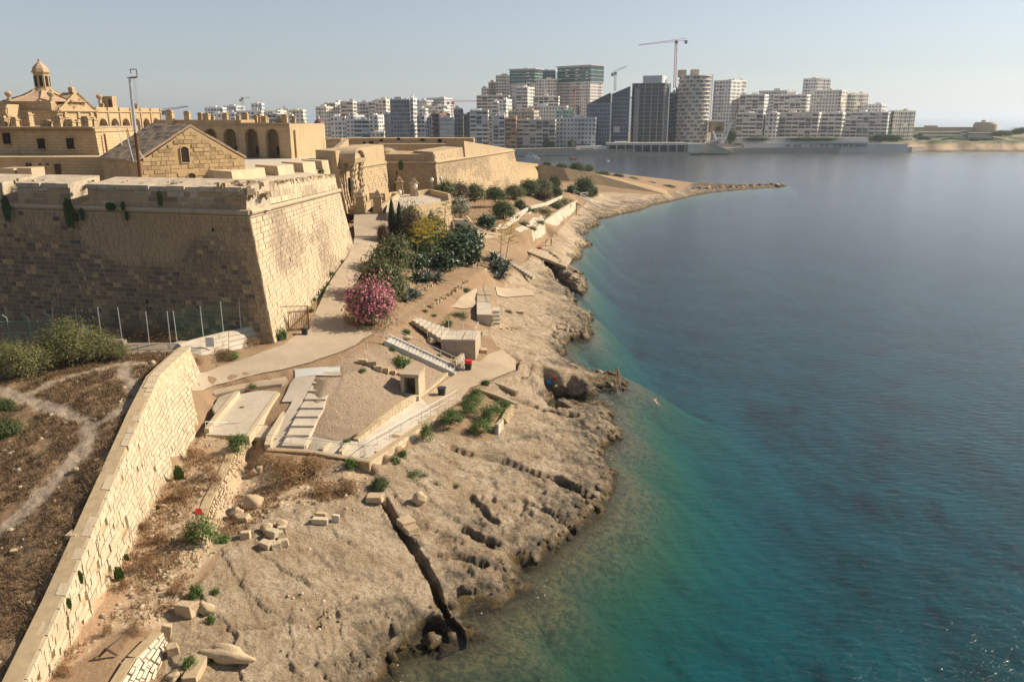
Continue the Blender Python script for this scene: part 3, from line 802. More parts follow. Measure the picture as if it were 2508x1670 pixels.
for t0, t1 in ((.6, tA), (tB, tC)):
 t = t0
 while t < t1 - .2:
  l = random.uniform(1.1, 2.1)
  if random.random() < .78:
   q0, q1 = fr(min(t + l, t1) - .03, .1, 1.92), fr(t + .03, .1, 1.92)
   mb = MB(); mb.hexa([q0, q1, fr(t + .03, 1.5, 1.92), fr(min(t + l, t1) - .03, 1.5, 1.92)],
        [q0 + Vector((0, 0, .42)), q1 + Vector((0, 0, .42)), fr(t + .03, 1.5, 2.42), fr(min(t + l, t1) - .03, 1.5, 2.42)], random.random() * .8)
   mb.build('coping_slab', M['parapet_top'], bast)
  t += l
mb = MB(); mb.hexa([fr(px_t(40), .3, -.5), fr(px_t(4), .3, -.5), fr(px_t(4), 9, -.5), fr(px_t(40), 9, -.5)], [fr(px_t(40), .3, .3), fr(px_t(4), .3, .3), fr(px_t(4), 9, 1.4), fr(px_t(40), 9, 1.4)])
mb.hexa([fr(tB, .3, -.5), fr(tA, .3, -.5), fr(tA, 9, -.5), fr(tB, 9, -.5)], [fr(tB, .3, .3), fr(tA, .3, .3), fr(tA, 9, 1.4), fr(tB, 9, 1.4)])
mb.build('embrasure_floor', M['fort_front'], bast)
Sa, Sb = B0t + Vector((-.15, .6, .25)), BRt + Vector((-.15, -.3, .25))
St, Sbt = Sa + Vector((-.35, .9, 2.0)), Sb + Vector((-.3, 0, 1.75))
mb = MB(); mb.hexa([Sa, Sb, Sb + Vector((-4.4, 0, -.3)), Sa + Vector((-4.4, 1.5, -.3))], [St, Sbt, Sbt + Vector((-4.0, 0, .5)), St + Vector((-3.6, 1.5, .3))], .2)
mb.build('side_parapet', M['parapet_top'], bast)
pf2 = (Sa + Vector((.03, 0, 0)), Sb + Vector((.03, 0, 0)), Sbt + Vector((.03, 0, -.1)), St + Vector((.03, 0, -.1)), .55, .9, .05, tone_side, .012)
wall_stones([bast] * (len(pf) + 1), pf + [pf2], [M['fort_front']] * len(pf) + [M['fort_side']], 120, 'parapet_stone')
mb = MB()
for k in range(60):
 p = lerp(St, Sbt, k / 60) + Vector((-.25 + random.uniform(-.15, .1), 0, .02))
 mb.box(p, (random.uniform(.4, .8), random.uniform(.4, .75), random.uniform(.25, .6)), random.random() * 3, random.random(), .8)
for k in range(70):
 p = fr(random.uniform(-.2, 3.2), random.uniform(.2, 4), random.uniform(1.2, 2.6)) if k < 45 else fr(random.uniform(0, 45), random.uniform(.6, 4), 2.45)
 s_ = .6 if k < 45 else .3
 mb.box(p, (s_ * random.uniform(.6, 1.5), s_ * random.uniform(.6, 1.3), s_ * random.uniform(.5, 1.1)), random.random() * 3, random.random(), .8)
mb.build('crest_rubble', M['rubble'], bast, 'stuff')
# ------------------------------------------------------------------ platforms inside the fort
plain('parade_paving', (.50, .44, .355), .9, .12, .6)
plain('terreplein_earth', (.40, .29, .18), .95, .25, .8)
mb = MB(); mb.prism([(-100, 96), (-27.5, 84), (-28.5, 113), (-35, 150), (-34, 178), (-18, 186), (-4, 236), (-60, 262), (-170, 262), (-170, 100)], 16, 19.9)
mb.build('fort_terreplein', M['terreplein_earth'], kind='structure')
mb = MB(); mb.prism([(-100, 150), (-52, 128), (-34.5, 150), (-34.5, 176), (-30, 205), (-42, 236), (-110, 240)], 19.5, 20.25)
mb.build('parade_ground', M['parade_paving'], kind='structure')
# ------------------------------------------------------------------ gabled magazine
hs_ = thing('gabled_house', 'old gabled stone magazine with grey slab roof standing on the near bastion', 'stone house', (-46, 117.5, 20))
HL, HR = Vector((-51.4, 112, 20)), Vector((-40.3, 123, 20))
bk = Vector((-9.9, 9.9, 0)); up = Vector((0, 0, 1))
he, ha = 3.8, 8.5
mid = (HL + HR) / 2
mb = MB()
f5 = [HL, HR, HR + up * he, mid + up * ha, HL + up * he]
b5 = [p + bk for p in f5]
mb.add(f5 + b5, [(0, 1, 2, 3, 4), (9, 8, 7, 6, 5), (1, 6, 7, 2), (5, 0, 4, 9)], .3)
mb.build('wall', M['fort_house'], hs_)
nf = Vector((.704, -.71, 0))
for side, A_ in ((-1, HL), (1, HR)):
 mb = MB()
 e0 = A_ + up * (he + .05) + (A_ - mid) * .04; r0 = mid + up * (ha + .1)
 off_ = Vector((0, 0, .28))
 q = [e0 - nf * -.25, r0 - nf * -.25, r0 + bk * 1.02, e0 + bk * 1.02]
 q = [e0 + nf * .02, r0 + nf * .02, r0 + bk * 1.02, e0 + bk * 1.02]
 mb.add(q + [p + off_ for p in q], [(0, 1, 2, 3), (7, 6, 5, 4), (0, 4, 5, 1), (1, 5, 6, 2), (2, 6, 7, 3), (3, 7, 4, 0)])
 rf = mb.build('roof', M['roof_slab'], hs_)
 rows = 11
 for i in range(rows):
  for j in range(9):
   if random.random() < .12: continue
   a0, a1 = i / rows, (i + .96) / rows; c0, c1 = j / 9, (j + .95) / 9
   PP = lambda a, c_, h: e0.lerp(r0, a) + bk * c_ + off_ + up * h
   h = random.uniform(.03, .12); t_ = random.uniform(0, .06)
   b = MB(); b.hexa([PP(a0, c0, -.02), PP(a0, c1, -.02), PP(a1, c1, -.02), PP(a1, c0, -.02)][::side], [PP(a0, c0, h), PP(a0, c1, h + t_), PP(a1, c1, h), PP(a1, c0, h + t_)][::side], random.random())
   b.build('roof_slab', M['roof_slab'], rf)
def gablemask(u, v, c):
 s = ((c - HL).dot((HR - HL).normalized())) / (HR - HL).length
 top = 20 + he + (ha - he) * (1 - abs(s - .5) * 2)
 if c.z > top - .25: return None
 for wx, wz0, wz1, hw in ((.42, 23.6, 25.9, .62), (.46, 20.6, 22.2, .62)):
  if abs(s - wx) * 15.6 < hw + .35 and wz0 - .3 < c.z < wz1 + .4: return None
 return random.random() * .7 if random.random() > .2 else .9
wall_stones([hs_, hs_], [(HL + nf * .02, HR + nf * .02, HR + nf * .02 + up * ha, HL + nf * .02 + up * ha, .55, 1.05, .09, gablemask, .02),
     (HL + bk, HL, HL + up * he, HL + bk + up * he, .55, 1.05, .07, None, .02)], M['fort_house'], 260)
for wx, wz0, wz1, hw in ((.42, 23.6, 25.9, .62), (.46, 20.6, 22.2, .62)):
 c = HL.lerp(HR, wx); d_ = (HR - HL).normalized()
 P = lambda u, z, o: Vector((c.x, c.y, 0)) + d_ * u + nf * o + up * z
 pl = [(-hw, wz0), (hw, wz0), (hw, wz1 - .3), (hw * .5, wz1 - .05), (0, wz1), (-hw * .5, wz1 - .05), (-hw, wz1 - .3)]
 b = MB(); b.add([P(u, z, .035) for u, z in pl], [tuple(range(7))]); wn = b.build('window', M['dark_opening'], hs_)
 b = MB()
 for k in range(7):
  z = wz0 + .15 + k * (wz1 - wz0 - .5) / 6
  b.box(P(0, z, .07), (hw * 2, .05, .09), math.atan2(d_.y, d_.x))
 b.build('louvre', M['old_wood'], wn, 'stuff')
 b = MB()
 for (u0, z0), (u1, z1) in zip(pl, pl[1:] + pl[:1]): b.tube(P(u0, z0, .08), P(u1, z1, .08), .1, .1, 5)
 b.build('frame', M['fort_house'], wn)
# ------------------------------------------------------------------ two-storey barrack on the left
bk2 = thing('barrack_block', 'two-storey shaded stone barrack with row of chimneys behind the left merlons', 'barrack', (-65, 130, 20))
CX, CY = -65.4, 130.0
mb = MB(); mb.hexa([(-110, CY, 19.5), (CX, CY, 19.5), (CX, 146, 19.5), (-110, 146, 19.5)], [(-110, CY + .9, 28.2), (CX - .9, CY + .9, 28.2), (CX - .9, 146, 28.2), (-110, 146, 28.2)], .25)
mb.build('wall', M['fort_course'], bk2)
mb = MB(); mb.box((-87.9, 138, 28.3), (43.4, 15.8, .25)); mb.build('roof', M['roof_slab'], bk2)
mb = MB(); mb.path([(-110, CY + .78, 27.7), (CX - .8, CY + .78, 27.7), (CX - .8, 146, 27.7)], .13, 6); mb.build('string_course', M['fort_course'], bk2)
for px, y0, y1, wpx in ((18, 327, 353, 14), (103, 340, 365, 14), (174, 339, 365, 14)):
 a = atY(px, y1, CY + .55); b_ = atY(px, y0, CY + .75); wd = wpx * mpp(a)
 b = MB(); b.box(((a.x + b_.x) / 2, CY + .5, (a.z + b_.z) / 2), (wd, .5, b_.z - a.z)); wn = b.build('window', M['dark_opening'], bk2)
 b = MB()
 for k in (-1, 0, 1): b.box(((a.x + b_.x) / 2 + k * wd * .45, CY + .22, (a.z + b_.z) / 2), (.07, .06, b_.z - a.z))
 b.box(((a.x + b_.x) / 2, CY + .22, (a.z + b_.z) / 2), (wd, .06, .07)); b.build('frame', M['old_wood'], wn)
 b = MB(); b.box(((a.x + b_.x) / 2, CY + .25, a.z - .1), (wd + .3, .45, .16)); b.build('sill', M['fort_course'], wn)
mb = MB(); mb.hexa([(-110, 124, 19.5), (-62.6, 124, 19.5), (-62.6, 129.98, 19.5), (-110, 129.98, 19.5)], [(-110, 124.2, 24.05), (-62.8, 124.2, 24.05), (-62.8, 129.98, 24.05), (-110, 129.98, 24.05)], .1)
mb.build('lower_range', M['fort_course'], bk2)
for px, y0, y1, wpx in ((71, 400, 412, 12), (144, 402, 432, 13), (98, 401, 405, 5), (116, 401, 405, 5)):
 a = atY(px, y1, 124.0); b_ = atY(px, y0, 124.0)
 b = MB(); b.box((a.x, 124.05, (a.z + b_.z) / 2), (wpx * mpp(a), .25, b_.z - a.z)); b.build('door' if y1 > 420 else 'window', M['old_wood'], bk2)
b = MB(); b.tube((CX + .35, 131.5, 21), (CX - .3, 132.6, 27.3), .16, .16, 6); b.build('drain_pipe', M['rust'], bk2)
b = MB(); b.tube((CX + .25, 141.5, 20.5), (CX - .6, 141.5, 28), .14, .14, 6); b.build('drain_pipe', M['fort_course'], bk2)
def chimney(parent, x, y, z, h, w_):
 b = MB(); b.box((x, y, z + h / 2), (w_, w_, h), 0, random.random() * .5); b.box((x, y, z + h + .09), (w_ + .25, w_ + .25, .18))
 b.box((x, y, z + h + .33), (w_ * .85, w_ * .85, .3)); b.box((x, y - w_ / 2 - .02, z + h - .45), (w_ * .35, .06, .4), 0, 1)
 b.build('chimney', M['fort_course'], parent)
for px, ytop, w_, Y in ((6, 284, 1.1, 134), (15, 279, 1.2, 135), (35, 287, .9, 134), (65, 275, 1.3, 136), (112, 295, 1.3, 133), (142, 284, 1.2, 133), (155, 281, 1.2, 137), (172, 292, 1.1, 134), (187, 296, 1.0, 138), (210, 285, 1.2, 133), (225, 287, 1.1, 135), (50, 296, .9, 140)):
 p = atY(px, ytop, Y); chimney(bk2, min(p.x, CX - 2), Y, 28.2, max(.8, p.z - 28.7), w_)
for x0, x1, y0, y1 in ((0, 36, 413, 430), (44, 79, 412, 431)):
 a, b_ = atY(x0, y1, 104), atY(x1, y1, 104); t_ = atY(x0, y0, 104)
 o = MB().hexa([(a.x, 104, a.z - 2), (b_.x, 104, b_.z - 2), (b_.x, 107, b_.z - 2), (a.x, 107, a.z - 2)], [(a.x, 104, t_.z), (b_.x, 104, t_.z), (b_.x, 107, t_.z), (a.x, 107, t_.z)]).build('low_wall', M['fort_side'], loc=(a.x, 104, a.z))
 tag(o, 'short sunlit stone wall ' + ('at the left edge below the barrack windows' if x0 == 0 else 'stub just right of the leftmost one below the barrack'), 'wall', 'low walls before the barrack')
# ------------------------------------------------------------------ chapel with lantern
ch = thing('fort_chapel', 'baroque chapel with red ribbed roof, small lantern tower and sculpted pediment', 'chapel', (-110, 200, 20))
CXC = -107.0
mb = MB(); mb.box((CXC - 16, 203.5, 25), (32, 17, 12)); mb.build('wall', M['fort_course'], ch)
mb = MB(); mb.box((CXC - 16, 203.5, 31.15), (32.8, 17.8, .35)); mb.box((CXC - 16.5, 203.5, 32.4), (30, 16, 2.2)); mb.build('cornice', M['fort_course'], ch)
LX, LY = atY(108, 230, 203.5).x, 203.5
mb = MB()
N8 = [(9.2, 33.4), (7.6, 33.9), (5.2, 34.6), (3.4, 35.4), (2.3, 36.1)]
mb.lathe((LX, LY, 0), N8, 8, a0=math.pi / 8, a1=math.pi / 8 + 2 * math.pi); mb.build('roof', M['red_dome'], ch)
mb = MB()
for k in range(8):
 a = math.pi / 8 + k * math.pi / 4
 mb.path([(LX + r * math.cos(a), LY + r * math.sin(a), z + .05) for r, z in N8], .22, 5)
mb.build('roof_rib', M['fort_course'], ch, 'stuff')
ln = MB(); ln.lathe((LX, LY, 0), [(2.2, 35.9), (2.2, 36.4), (1.75, 36.5), (1.75, 40.0), (2.15, 40.2), (2.15, 40.5)], 8); lant = ln.build('lantern', M['fort_course'], ch)
b = MB(); b.lathe((LX, LY, 0), [(1.9, 40.5), (1.75, 41.2), (1.2, 41.9), (.5, 42.5), (.25, 42.9), (.4, 43.2), (.05, 43.5)], 8); b.build('cap', M['red_dome'], lant)
for k in range(8):
 a = k * math.pi / 4 + math.pi / 8
 b = MB(); b.box((LX + 1.66 * math.cos(a), LY + 1.66 * math.sin(a), 38.2), (.12, .62, 2.4), a); b.build('lantern_window', M['dark_opening'], lant)
mb = MB()
pz0, pz1, ya, yb = 31.3, 35.6, 195.6, 212.4
ym = (ya + yb) / 2
mb.add([(CXC + .3, ya, pz0), (CXC + .3, yb, pz0), (CXC + .3, ym, pz1), (CXC - 3, ya, pz0), (CXC - 3, yb, pz0), (CXC - 3, ym, pz1)], [(0, 1, 2), (5, 4, 3), (0, 2, 5, 3), (2, 1, 4, 5)])
pd = mb.build('pediment', M['fort_course'], ch)
b = MB(); b.path([(CXC + .45, ya - .5, pz0), (CXC + .45, ym, pz1 + .15), (CXC + .45, yb + .5, pz0), (CXC + .45, ya - .5, pz0)], .28, 4); b.build('moulding', M['fort_course'], pd)
b = MB()
for k in range(26):
 y = ym + random.gauss(0, 2.2); z = pz0 + .5 + random.random() * max(.2, (pz1 - pz0) * (1 - abs(y - ym) / 8.4) - 1.3)
 b.lathe((CXC + .3, y, z), [(.1, -.3), (random.uniform(.25, .5), 0), (.1, .3)], 6)
b.build('coat_of_arms', M['rubble'], pd, 'stuff')
b = MB(); b.box((CXC - .6, ym, pz1 + .6), (1.0, 1.6, 1.2)); b.build('pedestal', M['fort_course'], ch)
b = MB(); b.box((CXC - .6, ym, pz1 + 2.2), (.14, .14, 2.0)); b.box((CXC - .6, ym, pz1 + 2.6), (.14, 1.0, .14)); b.build('cross', M['white_stone'], ch)
for x, y, z in ((-105.6, 213.0, 33.2), (LX - 15, 197, 33.5), (LX - 4.5, 196.5, 33.5), (LX + 5.2, 197, 33.5)):
 b = MB(); b.lathe((x, y, z), [(.5, 0), (.4, .7), (.25, .8), (.75, 1.4), (.85, 1.8), (.5, 2.1), (.1, 2.3)], 8); b.build('urn', M['fort_course'], ch)
for y in (198, 204, 210):
 b = MB(); b.box((CXC + .15, y, 26), (.5, .9, 10)); b.build('pilaster', M['fort_course'], ch)
b = MB(); b.lathe((CXC + .1, 204, 27.0), [(.05, -.0), (.6, .0)], 8); b.box((CXC + .1, 204, 26), (.3, 1.4, 2.4)); b.build('window', M['dark_opening'], ch)
ua = thing('upper_arcade', 'sunlit stone arcade with six round arches running from chapel pediment', 'arcade', (CXC, 230, 20))
P, L, nn, dd = arcade(ua, (CXC + .1, 212.6), (CXC + .1, 252), 22.0, 32.3, [3.2, 9.6, 16.0, 22.4, 28.8, 35.4], 2.3, 27.2, 4.0, M['fort_course'], M['old_wood'])
for u in (0.2, 6.4, 12.8, 19.2, 25.6, 32.2, 39):
 b = MB(); q = P(u, 27.2, .15); b.box(q, (.3, .5, 10.2)); b.build('pilaster', M['fort_course'], ua)
b = MB(); b.box(P(L / 2, 31.2, .15), (.35, L, .3)); b.build('cornice', M['fort_course'], ua)
for px, yt, w_ in ((250, 255, 1.2), (334, 256, .9)):
 p = atY(px, yt, 236); chimney(ua, p.x, 236, 32.3, max(.6, p.z - 32.6), w_)
b = MB(); q = atY(270, 262, 238); b.box((q.x, 238, 33.9), (2.9, 2.6, 3.2)); b.build('roof_hut', M['fort_course'], ua)
b = MB(); b.box((q.x + .8, 236.65, 33.6), (.9, .1, 1.9)); b.build('roof_hut_door', M['old_wood'], ua)
p0, p1 = atY(-40, 300, 190), atY(24, 300, 190); pt = atY(0, 256, 190)
gb = thing('colonnaded_block', 'pale colonnaded block cut off by the left edge beside chapel', 'building', (p1.x, 190, 20))
mb = MB(); mb.box(((p0.x + p1.x) / 2, 194, (20 + pt.z) / 2), (p1.x - p0.x, 8, pt.z - 20)); mb.build('wall', M['fort_far'], gb)
for k in range(3):
 b = MB(); b.box((p1.x - .5 - k * 2, 189.8, 27.5), (.6, .5, 9)); b.build('pilaster', M['fort_far'], gb)
b = MB(); b.box(((p0.x + p1.x) / 2, 189.7, pt.z - .6), (p1.x - p0.x + .3, .8, .4)); b.build('cornice', M['fort_far'], gb)
# ------------------------------------------------------------------ arcaded barrack on the parade
AR = Vector((-52.9, 196, 0)); da = Vector((-.965, .262, 0))
AL = AR + da * 37
ab = thing('arcaded_barrack', 'long stone barrack with tall arches facing the pale parade ground', 'barrack', (AR.x, AR.y, 20.25))
cent = []
for px in (409, 470, 517, 565, 617, 668):
 lo, hi = 0.0, 37.0
 for _ in range(40):
  m_ = (lo + hi) / 2; q = AR + da * m_
  if proj((q.x, q.y, 24))[0] > px: lo = m_
  else: hi = m_
 cent.append(37 - lo)
arcade(ab, AL, AR, 20.25, 28.3, cent, 1.75, 25.4, 3.2, M['fort_course'], M['old_wood'])
nb_ = Vector((da.y, -da.x, 0)) * -1
nb_ = Vector((.262, .965, 0)); ba = [AR, AR + nb_ * 13]
mb = MB(); mb.hexa([AR + Vector((.02, 0, 20.25)), AR + nb_ * 13 + Vector((2, 0, 20.25)), AR + nb_ * 13 + da * 6 + Vector((0, 0, 20.25)), AR + nb_ * 3.3 + da * .5 + Vector((0, 0, 20.25))],
     [AR + Vector((.02, 0, 28.3)), AR + nb_ * 13 + Vector((2, 0, 28.3)), AR + nb_ * 13 + da * 6 + Vector((0, 0, 28.3)), AR + nb_ * 3.3 + da * .5 + Vector((0, 0, 28.3))], .1)
mb.build('end_wall', M['fort_far'], ab)
b = MB(); mid_ = AR + da * 18.5; rz = math.atan2(da.y, da.x)
b.box((mid_.x - nb_.x * .1, mid_.y - nb_.y * .1, 27.75), (37.2, .35, .3), rz)
b.box((mid_.x - nb_.x * .02, mid_.y - nb_.y * .02, 28.35), (37.1, .3, .4), rz); b.build('cornice', M['fort_course'], ab)
b = MB(); q = AR + da * 25; b.box((q.x + nb_.x * 3, q.y + nb_.y * 3, 28.75), (24, 6, .9), rz); b.build('attic', M['fort_course'], ab)
for px, yt, w_, o in ((415, 272, 1.6, 3), (458, 273, 1.3, 4), (490, 277, 1.0, 6), (505, 279, 1.5, 4), (520, 284, 1.0, 7), (551, 277, 1.2, 5), (583, 283, .9, 8), (600, 277, 1.4, 3), (626, 283, .9, 6), (633, 280, 1.0, 8), (646, 285, 1.3, 4), (652, 288, 1.0, 7), (697, 282, 1.3, 4), (719, 285, .8, 7), (684, 291, 1.6, 5)):
 Y = 200 + o; p = atY(px, yt, Y); chimney(ab, p.x, Y, 28.2, max(.5, p.z - 28.6), w_)
b = MB(); q0, q1 = atY(763, 381, 209.5), atY(780, 345, 209.5); b.box(((q0.x + q1.x) / 2, 213, 22.2), (q1.x - q0.x + .6, 7, 4)); b.build('annex', M['fort_far'], ab)
b = MB(); q = AR + nb_ * 2.2; b.box((q.x + .25, q.y, 23.7), (.3, 1.7, 6.4)); b.build('niche', M['fort_course'], ab)
# ------------------------------------------------------------------ inner parapet with embrasures, beside the parade
ip = thing('inner_parapet', 'low sunlit parapet with shadowed embrasures between gabled house and gateway', 'parapet', (-34, 125, 20))
A_, B_ = Vector((-40.5, 118, 0)), Vector((-33.2, 151, 0))
dI = (B_ - A_).normalized(); nI = Vector((dI.y, -dI.x, 0)); LI = (B_ - A_).length
PI_ = lambda u, z, o: A_ + dI * u * LI + nI * o + up * z
for u0, u1 in ((0, .28), (.40, .56), (.66, .80), (.88, 1.0)):
 b = MB(); b.hexa([PI_(u0, 19.8, 0), PI_(u1, 19.8, 0), PI_(u1, 19.8, -4.2), PI_(u0, 19.8, -4.2)][::1], [PI_(u0, 22.3, -.3), PI_(u1, 22.3, -.3), PI_(u1, 22.5, -4.2), PI_(u0, 22.5, -4.2)], .1); b.build('merlon', M['fort_side'], ip)
b = MB(); b.hexa([PI_(0, 19.5, -.2), PI_(1, 19.5, -.2), PI_(1, 19.5, -4.0), PI_(0, 19.5, -4.0)], [PI_(0, 20.7, -.2), PI_(1, 20.7, -.2), PI_(1, 21.2, -4.0), PI_(0, 21.2, -4.0)], .9); b.build('embrasure_floor', M['fort_course'], ip)
b = MB(); b.hexa([PI_(0, 19.8, -6.5), PI_(1, 19.8, -6.5), PI_(1, 19.8, -8), PI_(0, 19.8, -8)], [PI_(0, 21.7, -6.6), PI_(1, 21.7, -6.6), PI_(1, 21.7, -8), PI_(0, 21.7, -8)], .1); b.build('rear_step', M['fort_side'], ip)
# ------------------------------------------------------------------ curtain wall and second bastion
cw = thing('curtain_wall', 'sunlit curtain wall of the fort right of the baroque gateway', 'fort wall', (-30, 165, 13))
C0, C1 = Vector((-30.9, 150, 12.4)), Vector((-26.8, 180.5, 12.4))
C0t, C1t = C0 + Vector((-1.2, .2, 8.0)), C1 + Vector((-1.2, .2, 7.7))
mb = MB(); slab(mb, C0, C1, C1t, C0t, (-8, 0, 0)); mb.hexa([C0t + Vector((-.1, 0, 0)), C1t + Vector((-.1, 0, 0)), C1t + Vector((-4, 0, 0)), C0t + Vector((-4, 0, 0))], [C0t + Vector((-.35, 0, 3.5)), C1t + Vector((-.35, 0, 3.9)), C1t + Vector((-4, 0, 4.1)), C0t + Vector((-4, 0, 3.7))])
mb.build('wall', M['fort_far'], cw)
b = MB(); b.path([C0t + Vector((.1, 0, 0)), C1t + Vector((.1, 0, 0))], .28, 6); b.build('cordon', M['fort_far'], cw)
wall_stones(cw, [(C0 + Vector((.02, 0, 0)), C1 + Vector((.02, 0, 0)), C1t + Vector((.02, 0, 0)), C0t + Vector((.02, 0, 0)), .6, .95, .06, None, .02)], M['fort_far'], 0)
b2 = thing('rear_bastion', 'second bastion farther off with shaded middle face and long sunlit face tapering right', 'bastion', (-16, 181, 13))
D0, D1, D2 = Vector((-26.9, 180.6, 11.5)), Vector((-16.3, 181, 11.5)), Vector((3.2, 246, 7.0))
D0t, D1t, D2t = Vector((-28, 181.6, 20.1)), Vector((-17.2, 182, 20.1)), Vector((.6, 247.5, 20.0))
mb = MB(); slab(mb, D0, D1, D1t, D0t, (0, 6, 0)); mb.hexa([D0t + Vector((0, .2, 0)), D1t + Vector((0, .2, 0)), D1t + Vector((-3, 6, 0)), D0t + Vector((0, 6, 0))], [D0t + Vector((0, .4, 1.8)), D1t + Vector((0, .4, 1.8)), D1t + Vector((-3, 6, 2.2)), D0t + Vector((0, 6, 2.2))]); mb.build('flank_wall', M['fort_course'], b2)
mb = MB(); slab(mb, D1, D2, D2t, D1t, (-14, 2, 0)); mb.build('face_wall', M['fort_far'], b2)
mb = MB()
E_ = [D1t, D1t.lerp(D2t, .30), D1t.lerp(D2t, .32), D2t]; Z_ = [2.3, 2.6, 4.1, .5]
for k in (0, 2):
 a, b_ = E_[k], E_[k + 1]
 mb.hexa([a + Vector((-.1, .1, 0)), b_ + Vector((-.1, .1, 0)), b_ + Vector((-5, 2, 0)), a + Vector((-5, 2, 0))], [a + Vector((-.4, .2, Z_[k])), b_ + Vector((-.4, .2, Z_[k + 1])), b_ + Vector((-5, 2, Z_[k + 1] + .2)), a + Vector((-5, 2, Z_[k] + .2))])
mb.build('parapet', M['fort_far'], b2)
b = MB(); b.path([D0t + Vector((0, -.1, 0)), D1t + Vector((.1, -.1, 0)), D2t + Vector((.1, 0, 0))], .3, 6); b.build('cordon', M['fort_far'], b2)
wall_stones([b2, b2, b2], [(D0 + Vector((0, -.02, 0)), D1 + Vector((0, -.02, 0)), D1t + Vector((0, -.02, 0)), D0t + Vector((0, -.02, 0)), .55, .85, .05, None, .02),
     (D1 + Vector((.02, 0, 0)), D2 + Vector((.02, 0, 0)), D2t + Vector((.02, 0, 0)), D1t + Vector((.02, 0, 0)), .6, .9, .045, tone_side, .02),
     (D1t + Vector((-.08, .1, .2)), D1t.lerp(D2t, .30) + Vector((-.08, .1, .2)), D1t.lerp(D2t, .30) + Vector((-.36, .2, 2.5)), D1t + Vector((-.36, .2, 2.2)), .5, .8, .05, None, .02)], [M['fort_course'], M['fort_far'], M['fort_far']], 0)
# ------------------------------------------------------------------ baroque gateway, seen edge-on
gw = thing('baroque_gateway', 'baroque fort gateway with twisted columns and curved broken pediment', 'gateway', (-29.5, 156, 13))
d_ = (C1 - C0).normalized(); nC = Vector((d_.y, -d_.x, 0))
G0 = C0 + d_ * 1.5
PG = lambda u, o, z: Vector((C0.x, C0.y, 0)) + d_ * u + nC * o + up * z
b = MB(); b.hexa([PG(1.4, -.6, 12.4), PG(7.6, -.6, 12.4), PG(7.6, -2.6, 12.4), PG(1.4, -2.6, 12.4)], [PG(1.4, -.6, 22.4), PG(7.6, -.6, 22.4), PG(7.6, -2.6, 22.4), PG(1.4, -2.6, 22.4)]); b.build('gate_wall', M['fort_far'], gw)
for u in (1.7, 3.0, 6.0, 7.3):
 c = PG(u, .9, 0)
 b = MB(); b.box((c.x, c.y, 13.0), (1.1, 1.1, 1.6)); prof = []
 for k in range(46):
  z = 13.8 + k * .165; prof.append((.34 + .10 * math.sin(k * .95), z))
 n = 8; vs = []; fs = []
 for k, (r, z) in enumerate(prof):
  a = k * .30
  for j in range(n): vs.append((c.x + .16 * math.cos(a) + r * math.cos(2 * math.pi * j / n), c.y + .16 * math.sin(a) + r * math.sin(2 * math.pi * j / n), z))
 for k in range(len(prof) - 1):
  for j in range(n): fs.append((k * n + j, k * n + (j + 1) % n, (k + 1) * n + (j + 1) % n, (k + 1) * n + j))
 b.add(vs, fs); b.box((c.x, c.y, 21.4), (1.1, 1.1, .5)); b.build('twisted_column', M['rubble'], gw)
b = MB(); b.hexa([PG(1.2, -.6, 21.65), PG(7.8, -.6, 21.65), PG(7.8, 1.6, 21.65), PG(1.2, 1.6, 21.65)][::-1], [PG(1.0, -.6, 22.4), PG(8.0, -.6, 22.4), PG(8.0, 1.8, 22.4), PG(1.0, 1.8, 22.4)][::-1]); b.build('entablature', M['fort_far'], gw)
b = MB(); n = 12
ring = [(4.5 - 3.0 * math.cos(math.pi * k / n), 22.4 + 1.9 * math.sin(math.pi * k / n)) for k in range(n + 1)]
for (u0, z0), (u1, z1) in zip(ring[:-1], ring[1:]):
 b.hexa([PG(u0, -2.4, z0 - .4), PG(u1, -2.4, z1 - .4), PG(u1, 1.6, z1 - .4), PG(u0, 1.6, z0 - .4)][::-1], [PG(u0, -2.4, z0), PG(u1, -2.4, z1), PG(u1, 1.6, z1), PG(u0, 1.6, z0)][::-1])
b.add([PG(u, -2.3, z - .2) for u, z in ring], [tuple(range(len(ring)))]); b.add([PG(u, 1.0, z - .2) for u, z in ring], [tuple(range(len(ring)))[::-1]])
b.build('curved_pediment', M['rubble'], gw)
b = MB(); b.box(PG(4.5, -.5, 16), (.4, 2.2, 5.6)); b.build('gate_opening', M['dark_opening'], gw)
# ------------------------------------------------------------------ walls and ranges at the back of the fort
def wallpx(name, label, x0, x1, ytop, Y, z0, m, depth=4, cat='wall', group=None, ytop1=None, wins=()):
 a, b_ = atY(x0, ytop, Y), atY(x1, ytop if ytop1 is None else ytop1, Y)
 t = thing(name, label, cat, ((a.x + b_.x) / 2, Y, z0), group)
 mb = MB(); mb.hexa([(a.x, Y, z0), (b_.x, Y, z0), (b_.x, Y + depth, z0), (a.x, Y + depth, z0)], [(a.x, Y, a.z), (b_.x, Y, b_.z), (b_.x, Y + depth, b_.z), (a.x, Y + depth, a.z)], .2)
 mb.build('wall', m, t)
 for (wx0, wx1, wy0, wy1) in wins:
  p, q = atY(wx0, wy1, Y), atY(wx1, wy0, Y)
  MB().box(((p.x + q.x) / 2, Y - .02, (p.z + q.z) / 2), (q.x - p.x, .2, q.z - p.z)).build('window', M['dark_opening'], t)
 return t
wallpx('rear_rampart', 'long shaded rampart with small dark openings at the back of parade', 840, 1160, 339, 262, 19, M['fort_course'], 8, 'rampart', wins=((930, 938, 341, 347), (972, 980, 338, 344), (1030, 1040, 340, 346), (889, 896, 348, 353), (904, 915, 347, 353), (1072, 1082, 341, 350), (1090, 1095, 348, 353), (1106, 1117, 347, 354)))
